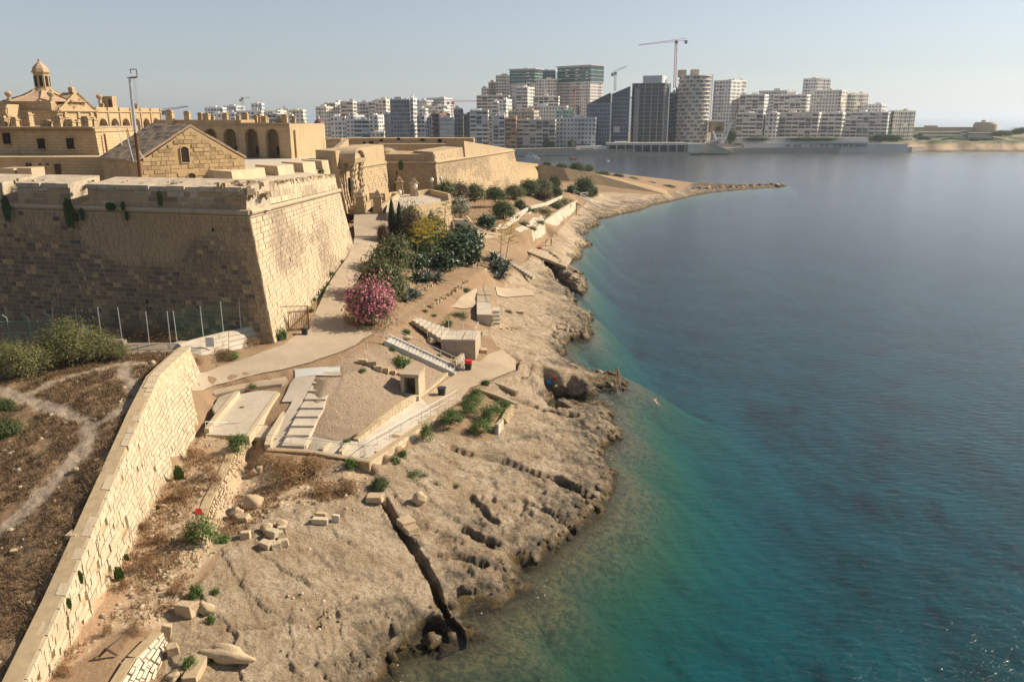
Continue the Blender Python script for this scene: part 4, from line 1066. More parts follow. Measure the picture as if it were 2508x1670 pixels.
wallpx('rampart_hump', 'rounded earth-backed rampart end beside steps on the parade', 790, 836, 340, 250, 19, M['fort_course'], 8, 'rampart')
wallpx('lower_rampart', 'low shaded wall in front of rear rampart behind gateway roof', 835, 920, 356, 246, 19, M['fort_course'], 4, 'rampart')
wallpx('lower_rampart', 'low shaded plinth wall in front of rear rampart above second bastion', 925, 1150, 353, 252, 19, M['fort_course'], 4, 'rampart')
stp = thing('parade_stairs', 'narrow stone stairs climbing the rampart right of the arcaded barrack', 'stairs', (-46, 235, 20))
a = atY(797, 377, 232)
for k in range(9):
 MB().box((a.x + k * .28, 232 + k * .9, 20.2 + k * .32), (3.0, .95, .36 + .02 * k), 0, random.random()).build('step', M['fort_far'], stp)
MB().hexa([(a.x + 1.6, 231, 19.9), (a.x + 3.0, 231, 19.9), (a.x + 5.2, 240, 19.9), (a.x + 3.8, 240, 19.9)], [(a.x + 1.6, 231, 20.7), (a.x + 3.0, 231, 20.7), (a.x + 5.2, 240, 23.8), (a.x + 3.8, 240, 23.8)]).build('parapet', M['fort_far'], stp)
rp = thing('domed_powder_hut', 'low rounded stone hut on the terreplein behind second bastion', 'hut', (-30, 205, 20))
p = atY(948, 378, 196)
MB().lathe((p.x, 196, 19.9), [(2.6, 0), (2.6, 1.3), (2.1, 2.2), (1.2, 2.7), (.1, 2.9)], 12).build('wall', M['fort_course'], rp)
MB().box((p.x - 6, 199, 20.5), (9, 3, 1.4), .1).build('side_wing', M['fort_course'], rp)
rl = thing('terreplein_railing', 'thin metal railing on the terreplein above second bastion', 'railing', (-24, 200, 21))
mb = MB()
for k in range(9):
 q = atY(925 + k * 6, 370, 206); mb.tube((q.x, 206, 20), (q.x, 206, 22.6), .04, .04, 4)
q0, q1 = atY(925, 362, 206), atY(975, 362, 206); mb.tube((q0.x, 206, 22.5), (q1.x, 206, 22.5), .04, .04, 4); mb.build('rail', M['galv'], rl, 'stuff')
p, q = atY(345, 447, 100), atY(318, 190, 100)
ms = thing('lattice_mast', 'tall leaning rusty floodlight mast with ladder and empty bracket', 'mast', tuple(p))
mt = p.lerp(q, .48)
MB().tube(p - Vector((0, 0, 1.5)), mt, .24, .22, 8).build('lower_pole', M['rust'], ms)
MB().tube(mt, q, .22, .17, 8).build('upper_pole', M['galv'], ms)
b = MB()
for k in range(26):
 c = mt.lerp(q, .02 + .95 * k / 25); b.tube(c, c + Vector((.62, .1, 0)), .022, .022, 4)
b.tube(mt + Vector((.62, .1, 0)), q + Vector((.62, .1, -.6)), .022, .022, 4); b.build('ladder', M['galv'], ms, 'stuff')
b = MB(); b.path([q, q + Vector((.9, 0, .05)), q + Vector((.9, 0, .9)), q + Vector((.2, 0, .9)), q + Vector((.2, 0, .4))], .05, 5); b.box(q + Vector((.3, 0, -.05)), (1.1, .3, .1)); b.build('bracket', M['rust'], ms)
for k, (px, y0, y1) in enumerate(((285, 305, 356), (313, 340, 397), (338, 365, 390))):
 b = MB(); a_, b_ = atY(px + 15, y1, 103), atY(px, y0, 103); b.tube(a_, b_, .06, .06, 4); b.build('stay_pole', M['galv'], ms)
# ================================================================== ROADS, CONCRETE, WALLS OF THE FORESHORE
def sheet(name, poly, m, lift=.03, sp=1.2, G=None, extra=None):
 """a skin of paving laid on the ground inside a surveyed outline"""
 G = BASE if G is None else G
 P2 = [ground0(x, y, G) for x, y in poly]
 out = []
 for a, b in zip(P2, P2[1:] + P2[:1]):
  n = max(1, int((b - a).length / sp))
  out += [a.lerp(b, k / n) for k in range(n)]
 xs = [p.x for p in out]; ys = [p.y for p in out]
 gx, gy = np.meshgrid(np.arange(min(xs), max(xs), sp), np.arange(min(ys), max(ys), sp))
 gx = gx + (np.arange(gx.shape[0]) % 2)[:, None] * sp * .5
 pl = [(p.x, p.y) for p in out]
 ins = inpoly(gx, gy, pl) & (distline(gx, gy, pl, True) > sp * .35)
 vs = [Vector((p.x, p.y)) for p in out] + [Vector((a, b)) for a, b in zip(gx[ins], gy[ins])]
 n = len(out)
 v2, _, tri, _, _, _ = geometry.delaunay_2d_cdt(vs, [(i, (i + 1) % n) for i in range(n)], [list(range(n))], 1, 1e-4)
 X = np.array([v[0] for v in v2]); Y = np.array([v[1] for v in v2])
 Z = hz(X, Y, G) + lift
 tri = np.array([t for t in tri if len(t) == 3])
 a, b, c = (np.stack([X, Y], 1)[tri[:, k]] for k in range(3))
 fl = ((b[:, 0] - a[:, 0]) * (c[:, 1] - a[:, 1]) - (b[:, 1] - a[:, 1]) * (c[:, 0] - a[:, 0])) < 0
 tri[fl] = tri[fl][:, ::-1]
 return np_mesh(name, np.stack([X, Y, Z], 1), tri, m, kind='structure', smooth=True)
def concrete(name, a, b, dirt, sc=1.0):
 g = NG(name)
 n1 = g.noise(.35 * sc, 5, .6); n2 = g.noise(2.5 * sc, 6, .7); n3 = g.noise(14, 4, .6)
 c = g.mix(g.ramp(n1, .35, .65), a, b)
 c = g.mix(g.ramp(n2, .52, .74, 0, .7), c, dirt)
 c = g.mix(g.ramp(n3, .6, .75, 0, .3), c, tuple(x * .6 for x in dirt))
 g.col(c); g.rough(.9); g.bump(g.math('ADD', n2, g.math('MULTIPLY', n3, .5)), .7, .03)
 M[name] = g.m; return g.m
concrete('road_paving', (.345, .275, .20), (.40, .325, .24), (.29, .22, .15))
concrete('concrete', (.45, .385, .305), (.53, .465, .375), (.36, .285, .205))
concrete('concrete_dark', (.36, .29, .215), (.44, .36, .27), (.25, .185, .125))
concrete('concrete_rough', (.37, .285, .195), (.44, .35, .25), (.28, .205, .135), 1.2)
concrete('concrete_blue', (.40, .41, .40), (.47, .47, .44), (.38, .33, .27))
sheet('road', ROADP, M['road_paving'], .03)
sheet('concrete_promenade', [(1032,978),(1116,915),(1124,905),(1150,880),(1175,886),(1195,868),(1230,857),(1263,882),(1263,907),(1174,942),(1150,951),(1127,982),(1100,1000),(1075,1016),(1040,990)], M['concrete_rough'], .03)
sheet('concrete_ramp', [(878,1081),(930,1044),(1015,984),(1032,976),(1075,1017),(1066,1024),(1000,1067),(906,1132),(880,1122)], M['concrete'], .034)
sheet('concrete_landing', [(654,1101),(690,1070),(704,1070),(757,1069),(820,1081),(880,1080),(882,1121),(905,1131),(840,1124),(755,1108)], M['concrete'], .03)
sheet('paved_ramp', [(712,938),(722,926),(774,921),(766,938),(735,1000),(702,1068),(692,1072),(660,1097),(656,1092),(676,1058),(716,985),(690,985)], M['concrete'], .032)
sheet('bluish_paving', [(722,905),(834,898),(830,921),(774,920),(723,926)], M['concrete_blue'], .036)
def deck(name, label, poly, m, th=.35, kerb=None, group=None):
 P = [at(x, y, z) for x, y, z in poly]
 c = sum(P, Vector()) / len(P)
 t = thing(name, label, 'platform', tuple(c), group)
 ar = sum(a.x * b.y - b.x * a.y for a, b in zip(P, P[1:] + P[:1]))
 if ar < 0: P = P[::-1]
 MB().prism([(p.x, p.y) for p in P], [p.z - th for p in P], [p.z for p in P]).build('slab', m, t)
 return t
def kerb(parent, pts, w_, h, drop, m, name='kerb'):
 P = [at(*p) for p in pts]
 mb = MB()
 for a, b in zip(P[:-1], P[1:]):
  d = Vector((b.x - a.x, b.y - a.y, 0)).normalized(); n = Vector((-d.y, d.x, 0)) * w_ / 2
  q = [a - n, b - n, b + n, a + n]
  mb.hexa([Vector((p.x, p.y, p.z - drop)) for p in q], [Vector((p.x, p.y, p.z + h)) for p in q], random.random() * .5)
 return mb.build(name, m, parent)
d1 = deck('concrete_platform', 'pale concrete platform with drain grate between two kerb walls', [(505,1064,5.3),(534,1016,5.75),(583,965,6.3),(640,956,6.4),(680,958,6.4),(681,963,6.35),(606,1067,5.25)], M['concrete'])
kerb(d1, [(681,961,6.4),(642,1016,5.8),(605,1068,5.25)], .35, .02, .75, M['new_stone'])
g1 = MB();
for k in range(6): g1.box(at(590 + k * 1.9, 996, 5.95) + Vector((0, 0, .02)), (.04, .55, .03), -.2)
g1.build('drain_grate', M['rust'], d1, 'stuff')
d2 = deck('concrete_platform', 'small concrete platform against the foot of the big yellow retaining wall', [(520,1000,6.1),(536,972,6.35),(582,956,6.7),(582,961,6.7),(532,1016,6.1)], M['concrete'])
kerb(d2, [(582,958,6.7),(556,988,6.4),(532,1016,6.1),(506,1050,5.7)], .4, .02, .9, M['new_stone'])
d3 = deck('concrete_platform', 'narrow sunken concrete strip between kerb walls left of paved ramp', [(612,1070,4.7),(677,988,5.5),(714,986,5.55),(652,1070,4.75)], M['concrete'])
kerb(d3, [(714,987,5.75),(690,1020,5.5),(660,1068,5.15),(655,1090,4.95)], .45, .05, 1.0, M['new_stone'])
d4 = deck('stone_border', 'broken stone kerb between the road and the concrete platform', [(520,955,6.9),(600,938,7.0),(700,922,7.1),(705,931,7.0),(690,940,6.8),(600,950,6.7),(525,966,6.6)], M['concrete_rough'], .5)
ry = [(919,925),(938,942),(957,961),(977,981),(998,1002),(1019,1023),(1042,1046),(1065,1069)]
rxl = [773,764,755,746,735,724,713,702]; rxr = [834,815,808,798,792,779,769,757]
st = thing('stepped_ramp', 'wide stepped concrete ramp of long treads with dark shadowed risers', 'steps', tuple(at(740, 990, 5.9)))
zb = 7.12
P0 = [at(773, 925, zb - .155), at(834, 925, zb - .155)]
zc = zb - .155
for k in range(8):
 zf = zc - .13
 a, b = at(rxl[k], ry[k][1], zc), at(rxr[k], ry[k][1], zc)
 if k < 7: c, d = at(rxr[k + 1], ry[k + 1][0], zf), at(rxl[k + 1], ry[k + 1][0], zf)
 else: c, d = at(745, 1092, zf), at(690, 1090, zf)
 mb = MB(); q = [d, c, b, a]
 mb.hexa([Vector((p.x, p.y, p.z - .5)) for p in q], q, .3); mb.build('step', M['concrete'], st)
 zc = zf - .155
a, b = at(722, 926, zb), at(834, 921, zb)
mb = MB(); q = [at(773, 919, zb), at(834, 919, zb), at(834, 910, zb + .05), at(773, 910, zb + .05)]
mb.hexa([Vector((p.x, p.y, p.z - .4)) for p in q], q); mb.build('top_edge', M['concrete_dark'], st)
for x0, x1, ya, yb in ((745, 762, 1092, 1072), (787, 810, 1100, 1080), (834, 850, 1106, 1084)):
 o = kerb(st, [(x0, ya, 4.72), (x1, yb, 4.8)], .3, .05, .3, M['new_stone'], 'kerb')
def linewall(name, label, cat, base, top, m, body, course=.3, length=.55, proud=.05, limit=0, thick=.7, tf=None, group=None, cap=None, joint=.012):
 Bp = [at(*p) for p in base]; Tp = [at(*p) for p in top]
 t = thing(name, label, cat, tuple(Bp[len(Bp) // 2]), group)
 faces = []
 mb = MB(); cp = MB()
 for i in range(len(Bp) - 1):
  d = (Tp[i + 1] - Tp[i]); d.z = 0; d.normalize()
  bk = Vector((-d.y, d.x, 0)) * thick
  lowB = [Bp[i] - Vector((0, 0, .5)), Bp[i + 1] - Vector((0, 0, .5))]
  slab(mb, lowB[0], lowB[1], Tp[i + 1], Tp[i], bk)
  faces.append((Bp[i] - Vector((0, 0, .25)), Bp[i + 1] - Vector((0, 0, .25)), Tp[i + 1], Tp[i], course, length, proud, tf, joint))
 mb.build('core', body, t)
 wall_stones([t] * len(faces), faces, m, limit)
 return t, Bp, Tp
def tone_new(u, v, c):
 r = random.random()
 return 0.0 if r < .12 else .15 + .5 * random.random() if v > .3 else .2 + .75 * random.random()
RB = [(10,1850,4.3),(129,1653,4.4),(172,1573,4.5),(221,1504,4.6),(269,1419,4.7),(301,1374,4.7),(341,1300,4.8),(379,1238,4.85),(402,1180,4.9),(449,1140,4.95),(478,1075,5.0),(535,1008,5.2)]
tops = [(10,1790,5.4),(70,1650,6.0),(150,1480,6.7),(245,1255,8.2),(350,1005,9.8),(392,917,10.1),(466,851,10.3)]
TP = [at(*p) for p in tops]
def alongY(P, Y):
 for a, b in zip(P[:-1], P[1:]):
  if (a.y - Y) * (b.y - Y) <= 0 and a.y != b.y: return a.lerp(b, (Y - a.y) / (b.y - a.y))
 return P[0] if abs(P[0].y - Y) < abs(P[-1].y - Y) else P[-1]
RBp = [at(*p) for p in RB]
rw = thing('retaining_wall', 'large sunlit yellow stone retaining wall sloping down the left foreground', 'wall', tuple(RBp[5]))
faces = []; mb = MB(); N = 16
Ys = [TP[0].y + (TP[-1].y - TP[0].y) * k / N for k in range(N + 1)]
RT = [alongY(TP, y) for y in Ys]
y0b, y1b = RBp[0].y, RBp[-1].y
RBq = [alongY(RBp, y0b + (y1b - y0b) * k / N) for k in range(N + 1)]
for k in range(N):
 lb = [RBq[k] - Vector((0, 0, .5)), RBq[k + 1] - Vector((0, 0, .5))]
 slab(mb, lb[0], lb[1], RT[k + 1], RT[k], (-.95, .1, 0), None, .12)
 pr = .025 if k > 6 else .05 + .02 * (6 - k) / 2
 faces.append((RBq[k] - Vector((0, 0, .2)), RBq[k + 1] - Vector((0, 0, .2)), RT[k + 1] - Vector((0, 0, .28)), RT[k] - Vector((0, 0, .28)), .36 if k > 5 else .46, .62 if k > 5 else .75, pr,
     (lambda u, v, c, k=k: None if (k < 10 and random.random() < .05 + .012 * (10 - k) * (v < .55)) else tone_new(u, v, c)), .004 if k > 5 else .012))
mb.build('core', M['mortar_pale'], rw)
wall_stones([rw] * N, faces, M['new_stone'], 300)
for k in range(N):
 n = 3 if k < 12 else 2
 for j in range(n):
  a, b = RT[k].lerp(RT[k + 1], j / n + .01), RT[k].lerp(RT[k + 1], (j + .97) / n)
  wv = Vector((-.8 if k > 11 else -.52, .05, 0)); hh = Vector((0, 0, .06 if k > 11 else random.uniform(-.05, .05)))
  if k < 9 and random.random() < .12: continue
  q = [a + Vector((.04, 0, -.3)), b + Vector((.04, 0, -.3)), b + wv + Vector((0, 0, -.3)), a + wv + Vector((0, 0, -.3))]
  mb = MB(); mb.hexa(q, [p + Vector((0, 0, .3)) + hh for p in q], random.random() * .4); mb.build('coping_stone', M['new_stone'], rw)
linewall('rubble_wall', 'ragged pale rubble wall beside the brown scrub below concrete platforms', 'wall',
   [(520,1338,4.0),(556,1262,3.7),(588,1185,3.5),(612,1088,3.8)], [(486,1318,4.8),(522,1222,4.95),(560,1148,5.05),(590,1074,5.15)], M['rubble'], M['mortar_pale'], .22, .36, .16, 120, .6, None, None, None, .02)
linewall('rubble_wall', 'pale low rubble wall leaning at the bottom edge near the large boulder', 'wall',
   [(372,1710,3.2),(392,1640,3.4),(412,1570,3.7)], [(285,1690,4.3),(335,1610,4.4),(398,1548,4.5)], M['white_stone'], M['mortar_pale'], .26, .5, .12, 90, .5)
linewall('ramp_wall', 'sunlit yellowish wall carrying the outer edge of concrete ramp', 'wall',
   [(907,1163,3.55),(960,1120,3.6),(1015,1083,3.7),(1066,1038,3.8)], [(905,1132,4.55),(960,1095,4.4),(1010,1060,4.3),(1070,1019,4.2)], M['new_stone'], M['mortar_pale'], .34, .9, .02, 60, .5)
linewall('landing_wall', 'shaded concrete wall under front edge of the railed landing', 'wall',
   [(650,1118,4.0),(755,1130,3.7),(830,1142,3.6),(907,1163,3.55)], [(652,1102,4.74),(755,1107,4.62),(840,1122,4.6),(905,1132,4.57)], M['fort_house'], M['concrete_dark'], .4, 1.1, .015, 40, .5)
linewall('garden_wall', 'yellow low stone wall retaining gravel slope along the concrete ramp', 'wall',
   [(880,1081,4.66),(930,1043,4.5),(985,1007,4.3),(1030,976,4.15)], [(877,1075,4.85),(930,1030,5.1),(985,987,5.25),(1030,963,4.7)], M['new_stone'], M['mortar_pale'], .28, .5, .03, 80, .45)
o, _, _ = linewall('kerb_wall', 'low stone kerb from the ramp wall up to the foot of stairs', 'wall',
   [(1030,976,4.15),(1070,944,4.0),(1104,914,3.9)], [(1029,970,4.4),(1068,938,4.25),(1101,908,4.2)], M['new_stone'], M['mortar_pale'], .25, .7, .02, 10, .4)
linewall('boundary_wall', 'low plastered wall carrying white notice board below the bastion corner', 'wall',
   [(452,862,9.2),(492,878,8.95),(560,858,8.9),(640,836,8.7)], [(440,843,9.95),(490,829,10.0),(560,812,10.1),(633,796,10.2)], M['concrete'], M['concrete'], .6, 2.4, .01, 20, .3)
linewall('boundary_wall', 'low shaded wall with fence posts beyond the tamarisk bushes', 'wall',
   [(205,858,9.35),(300,862,9.4),(303,868,9.4),(455,862,9.3)], [(205,833,10.3),(300,832,10.3),(303,843,10.0),(441,841,9.95)], M['concrete_dark'], M['concrete_dark'], .6, 2.4, .01, 20, .3)
# ------------------------------------------------------------------ upper block with rail, and its steps
ub = thing('viewing_platform', 'square raised concrete platform with railing above the lower promenade', 'platform', tuple(at(1125, 840, 5)))
zt = 6.3
q = [at(1080, 831, zt), at(1164, 832, zt), at(1177, 810, zt), at(1099, 806, zt)]
mb = MB(); mb.hexa([Vector((p.x, p.y, 3.3)) for p in q], [Vector((p.x, p.y, zt - .16)) for p in q]); mb.build('wall', M['concrete_dark'], ub)
c = sum(q, Vector()) / 4
mb = MB(); q2 = [c + (p - c) * 1.02 for p in q]; mb.hexa([Vector((p.x, p.y, zt - .158)) for p in q2], [Vector((p.x, p.y, zt)) for p in q2]); mb.build('top_slab', M['concrete'], ub)
tl_, tr_ = at(1008, 783, 7.5), at(1022, 777, 7.5)
bl_, br_ = q[0], q[3]
for k in range(7):
 a0, a1 = k / 7, (k + 1) / 7; z = 7.45 - (7.45 - zt - .16) * k / 6
 w0, w1 = (tl_.lerp(bl_, a0), tr_.lerp(br_, a0)), (tl_.lerp(bl_, a1), tr_.lerp(br_, a1))
 r = [w0[0], w1[0], w1[1], w0[1]]
 mb = MB(); mb.hexa([Vector((p.x, p.y, z - .55)) for p in r], [Vector((p.x, p.y, z)) for p in r]); mb.build('step', M['concrete'], ub)
def railing(parent, posts, h=1.05, m=None, r=.028, mid=True, brace=()):
 m = m or M['white_rail']
 P = [Vector(p) for p in posts]
 for i, p in enumerate(P):
  b = MB(); b.tube(p, p + up * h, r, r, 6)
  if i in brace: b.tube(p + up * h * .45, p + Vector((.45, -.2, 0)), r * .8, r * .8, 5)
  b.build('post', m, parent)
 b = MB(); b.path([p + up * h for p in P], r, 6); b.build('handrail', m, parent)
 if mid: b = MB(); b.path([p + up * h * .5 for p in P], r * .35, 4); b.build('lower_wire', m, parent)
plain('white_rail', (.62, .60, .56), .45, .08, 5, metal=.1)
railing(ub, [at(1066, 806, zt) + Vector((0, .3, 0)), q[3], at(1135, 808, zt), at(1172, 810, zt), at(1164, 829, zt)], 1.05)
railing(ub, [at(1047, 824, 6.6), at(1082, 829, zt), at(1120, 830, zt), at(1158, 830.5, zt)], 1.05)
railing(ub, [at(1002, 784, 7.55), at(1028, 799, 6.9), at(1057, 811, 6.5)], 1.1)
# ------------------------------------------------------------------ long staircase
ss = thing('concrete_staircase', 'long straight grey concrete staircase with metal handrails going down to promenade', 'staircase', tuple(at(1030, 870, 5.5)))
A0, A1 = at(942, 837, 7.62), at(953.5, 825, 7.62); Z0_, Z1_ = 7.62, 3.9
E0, E1 = at(1114, 916, Z1_), at(1123, 903, Z1_)
n = 21
for k in range(n):
 a0, a1 = k / n, (k + 1) / n; z = Z0_ - (Z0_ - Z1_) * k / (n - 1)
 r = [A0.lerp(E0, a0), A0.lerp(E0, a1), A1.lerp(E1, a1), A1.lerp(E1, a0)]
 mb = MB(); mb.hexa([Vector((p.x, p.y, z - .5)) for p in r], [Vector((p.x, p.y, z)) for p in r], random.random()); mb.build('step', M['concrete_grey'] if 'concrete_grey' in M else concrete('concrete_grey', (.42, .40, .36), (.48, .46, .41), (.36, .31, .26)), ss)
for s0, s1, nm in ((A0, E0, -1), (A1, E1, 1)):
 b = MB(); o_ = Vector((0, .12 * nm, 0))
 f = lambda p, z, o: Vector((p.x, p.y, z)) + o
 b.hexa([f(s0, Z0_ - .6, o_ * 0), f(s1, Z1_ - .5, o_ * 0), f(s1, Z1_ - .5, o_ * 2), f(s0, Z0_ - .6, o_ * 2)][::nm], [f(s0, Z0_ + .22, o_ * 0), f(s1, Z1_ + .2, o_ * 0), f(s1, Z1_ + .2, o_ * 2), f(s0, Z0_ + .22, o_ * 2)][::nm])
 b.build('stringer', M['concrete_grey'], ss)
pz = lambda s0, s1, t: Vector(((s0.x + (s1.x - s0.x) * t), (s0.y + (s1.y - s0.y) * t), Z0_ + (Z1_ - Z0_) * t + .1))
railing(ss, [Vector((A0.x - .9, A0.y, Z0_)), pz(A0, E0, 0)] + [pz(A0, E0, t) for t in (.16, .34, .52, .70, .88)] + [pz(A0, E0, 1.0)], 1.0)
railing(ss, [pz(A1, E1, 0)] + [pz(A1, E1, t) for t in (.17, .36, .55, .74, .9)] + [pz(A1, E1, 1.03)], 1.05)
# ------------------------------------------------------------------ railings of ramp and landing
def railthing(label, pts, group='thin metal railings', brace=(), h=1.05, name='metal_railing'):
 P = [ground0(x, y, BASE) for x, y in pts]
 t = thing(name, label, 'railing', tuple(P[0]), group)
 railing(t, P, h, brace=brace); return t
railthing('long white handrail sloping along the outer edge of concrete ramp', [(896,1118),(925,1094),(955,1077),(983,1062),(1008,1045),(1033,1031),(1056,1018),(1078,1005),(1100,993),(1120,981)], brace=(0, 2, 5, 9))
railthing('white railing along the front edge of concrete landing', [(657,1096),(715,1099),(777,1108),(840,1116),(893,1120)], brace=(0,))
railthing('short white railing in front of the platform with drain grate', [(506,1062),(561,1064),(610,1066)], brace=(1,))
railthing('short low railing across the narrow sunken strip', [(613,1069),(651,1070)])
ht = thing('stone_hut', 'small square stone shelter with dark doorway on the gravel slope', 'hut', tuple(at(1005, 965, 4.8)))
f0, f1 = at(982, 961, 4.9), at(1026, 967, 4.75)
dh = Vector((f1.x - f0.x, f1.y - f0.y, 0)); Lh = dh.length; dh.normalize(); nh = Vector((-dh.y, dh.x, 0))
PH = lambda u, o, z: Vector((f0.x, f0.y, 0)) + dh * u + nh * o + up * z
zt_ = 6.75
for u0, u1, o0, o1, nm in ((0, .32, 0, 2.3, 'side_wall'), (Lh - .32, Lh, 0, 2.3, 'side_wall'), (.32, Lh - .32, 2.0, 2.3, 'rear_wall')):
 MB().hexa([PH(u0, o0, 4.4), PH(u1, o0, 4.4), PH(u1, o1, 4.4), PH(u0, o1, 4.4)], [PH(u0, o0, zt_ - .32), PH(u1, o0, zt_ - .32), PH(u1, o1, zt_ - .32), PH(u0, o1, zt_ - .32)]).build(nm, M['new_stone'], ht)
MB().hexa([PH(-.05, -.06, zt_ - .318), PH(Lh + .05, -.06, zt_ - .318), PH(Lh + .05, 2.4, zt_ - .318), PH(-.05, 2.4, zt_ - .318)], [PH(-.05, -.06, zt_), PH(Lh + .05, -.06, zt_), PH(Lh + .05, 2.4, zt_ + .12), PH(-.05, 2.4, zt_ + .12)]).build('roof_slab', M['concrete_rough'], ht)
MB().hexa([PH(.3, -.3, 4.3), PH(Lh + .1, -.3, 4.3), PH(Lh + .1, .2, 4.3), PH(.3, .2, 4.3)], [PH(.3, -.3, 4.82), PH(Lh + .1, -.3, 4.72), PH(Lh + .1, .2, 4.72), PH(.3, .2, 4.82)]).build('door_sill', M['concrete'], ht)
# ------------------------------------------------------------------ landing stage half-way along the shore
ls = thing('bathing_terrace', 'concrete bathing terrace with block, stairs and handrail above the shelf', 'terrace', tuple(at(1200, 730, 5)))
q = [at(1168, 757, 5.7), at(1204, 757, 5.7), at(1202, 700, 5.9), at(1168, 698, 5.9)]
MB().hexa([Vector((p.x, p.y, 3.6)) for p in q], q).build('deck', M['concrete_rough'], ls)
q = [at(1168, 770, 5.8), at(1204, 771, 5.8), at(1204, 741, 5.8), at(1168, 741, 5.8)]
MB().hexa([Vector((p.x, p.y, 3.5)) for p in q], q).build('block', M['white_stone'], ls)
for k in range(5):
 z = 5.3 - k * .36
 q = [at(1206, 752 + 9.4 * (k + 1), z), at(1224, 752 + 9.4 * (k + 1), z), at(1224, 752 + 9.4 * k, z), at(1206, 752 + 9.4 * k, z)]
 MB().hexa([Vector((p.x, p.y, z - .7)) for p in q], q).build('step', M['concrete'], ls)
railing(ls, [at(1195, 677, 6.4), at(1206, 690, 6.0), at(1211, 720, 5.8), at(1216, 745, 5.6), at(1225, 790, 4.0)], 1.0)
railing(ls, [at(1168, 757, 5.7), at(1203, 757, 5.7)], 1.0)
q = [at(1171, 722, 5.86), at(1206, 723, 5.86), at(1206, 717, 5.86), at(1171, 716, 5.86)]
MB().hexa([p + up * .0 for p in q], [p + up * .03 for p in q]).build('painted_shadow_slot', M['concrete_dark'], ls)  # thin dark slab laid on the deck in place of a slot's shadow
sheet('concrete_apron', [(1102,752),(1120,738),(1150,715),(1168,706),(1168,745),(1160,752),(1130,756)], M['concrete_rough'], .03)
sheet('concrete_shelf', [(1213,702),(1300,705),(1312,724),(1218,724)], M['concrete_rough'], .05)
# ------------------------------------------------------------------ white sea wall below the garden and terrace walls
linewall('sea_wall', 'bright white stone sea wall below the garden terrace', 'wall', [(1308,605,3.4),(1340,582,3.2),(1380,541,3.05),(1420,503,2.9)], [(1301,566,6.95),(1330,545,6.55),(1372,515,5.8),(1413,490,4.95)], M['white_stone'], M['mortar_pale'], .5, .9, .05, 60, .6)
linewall('terrace_wall', 'plain shaded wall closing the near end of garden terrace', 'wall', [(1252,597,5.2),(1305,606,3.4)], [(1252,575,7.0),(1301,566,6.95)], M['fort_house'], M['concrete_dark'], .6, 1.2, .01, 10, .5)
linewall('terrace_wall', 'low kerb wall edging brown garden left of the shaded end wall', 'wall', [(1165,575,8.6),(1252,597,5.4)], [(1165,566,9.0),(1252,576,7.0)], M['concrete_rough'], M['concrete_rough'], .5, 1.5, .01, 10, .4)
sheet('garden_paving', [(1255,566),(1275,556),(1300,540),(1325,527),(1340,532),(1322,548),(1300,563),(1275,570)], M['concrete'], .05, 1.2)
sheet('garden_path', [(1222,563),(1240,548),(1275,527),(1300,510),(1306,514),(1270,540),(1245,560)], M['concrete'], .04, 1.2)
linewall('garden_kerb', 'pale stone kerb along upper side of the garden path', 'kerb', [(1215,562,8.3),(1260,532,8.9),(1300,508,8.0)], [(1215,559,8.6),(1260,528,9.2),(1300,505,8.3)], M['white_stone'], M['white_stone'], .4, 1.2, .02, 0, .4)
linewall('garden_kerb', 'pale stone kerb running along the garden toward the distant shrubs', 'kerb', [(1300,508,8.0),(1340,500,7.0),(1378,482,6.2)], [(1300,505,8.3),(1340,496,7.3),(1378,479,6.5)], M['white_stone'], M['white_stone'], .4, 1.2, .02, 0, .4)
sw = thing('slipway', 'ribbed concrete slipway slab lying over the rock towards the water', 'slipway', tuple(at(1330, 630, 3)))
u0, u1, w0, w1 = at(1268, 598, 5.0), at(1296, 612, 4.0), at(1400, 634, 1.9), at(1392, 655, 1.5)
a_, b_ = at(1262, 606, 4.4), at(1275, 600, 4.6)
L0, L1 = (at(1270, 598, 4.4), at(1400, 632, 1.9)), (at(1266, 606, 4.3), at(1388, 654, 1.7))
for k in range(13):
 t0, t1 = k / 13, (k + .94) / 13
 r = [L1[0].lerp(L1[1], t0), L1[0].lerp(L1[1], t1), L0[0].lerp(L0[1], t1), L0[0].lerp(L0[1], t0)]
 MB().hexa([p - up * .5 for p in r], [p + up * random.uniform(0, .06) for p in r], random.random()).build('plank_slab', M['concrete_rough'], sw)
linewall('outer_wall', 'shaded stone wall joining the rear bastion to the sloping glacis', 'wall', [(1262,450,8.6),(1318,442,6.5)], [(1262,396,13.2),(1318,402,12.0)], M['fort_house'], M['fort_house'], .7, 1.1, .03, 0, 1)
gs = thing('glacis_wall', 'long sloping stone-faced glacis running down to the rocky point', 'glacis', tuple(at(1400, 440, 6)))
mb = MB(); vs = [at(1318, 442, 6.2), at(1400, 453, 5.0), at(1500, 464, 3.6), at(1640, 479, 1.8), at(1632, 465, 3.2), at(1560, 446, 6.0), at(1450, 424, 9.2), at(1380, 411, 11.0), at(1318, 402, 12.2)]
mb.add(vs, [(0, 1, 7, 8), (1, 2, 6, 7), (2, 3, 4, 5, 6)])
bk_ = [p + Vector((4, 14, -3.5)) for p in vs[4:]]; mb.add(vs[4:] + bk_ + [Vector((p.x, p.y, 0)) for p in bk_], [(4, 3, 8, 9), (3, 2, 7, 8), (2, 1, 6, 7), (1, 0, 5, 6), (9, 8, 13, 14), (8, 7, 12, 13), (7, 6, 11, 12), (6, 5, 10, 11)])
mb.build('slope', M['fort_course'], gs)
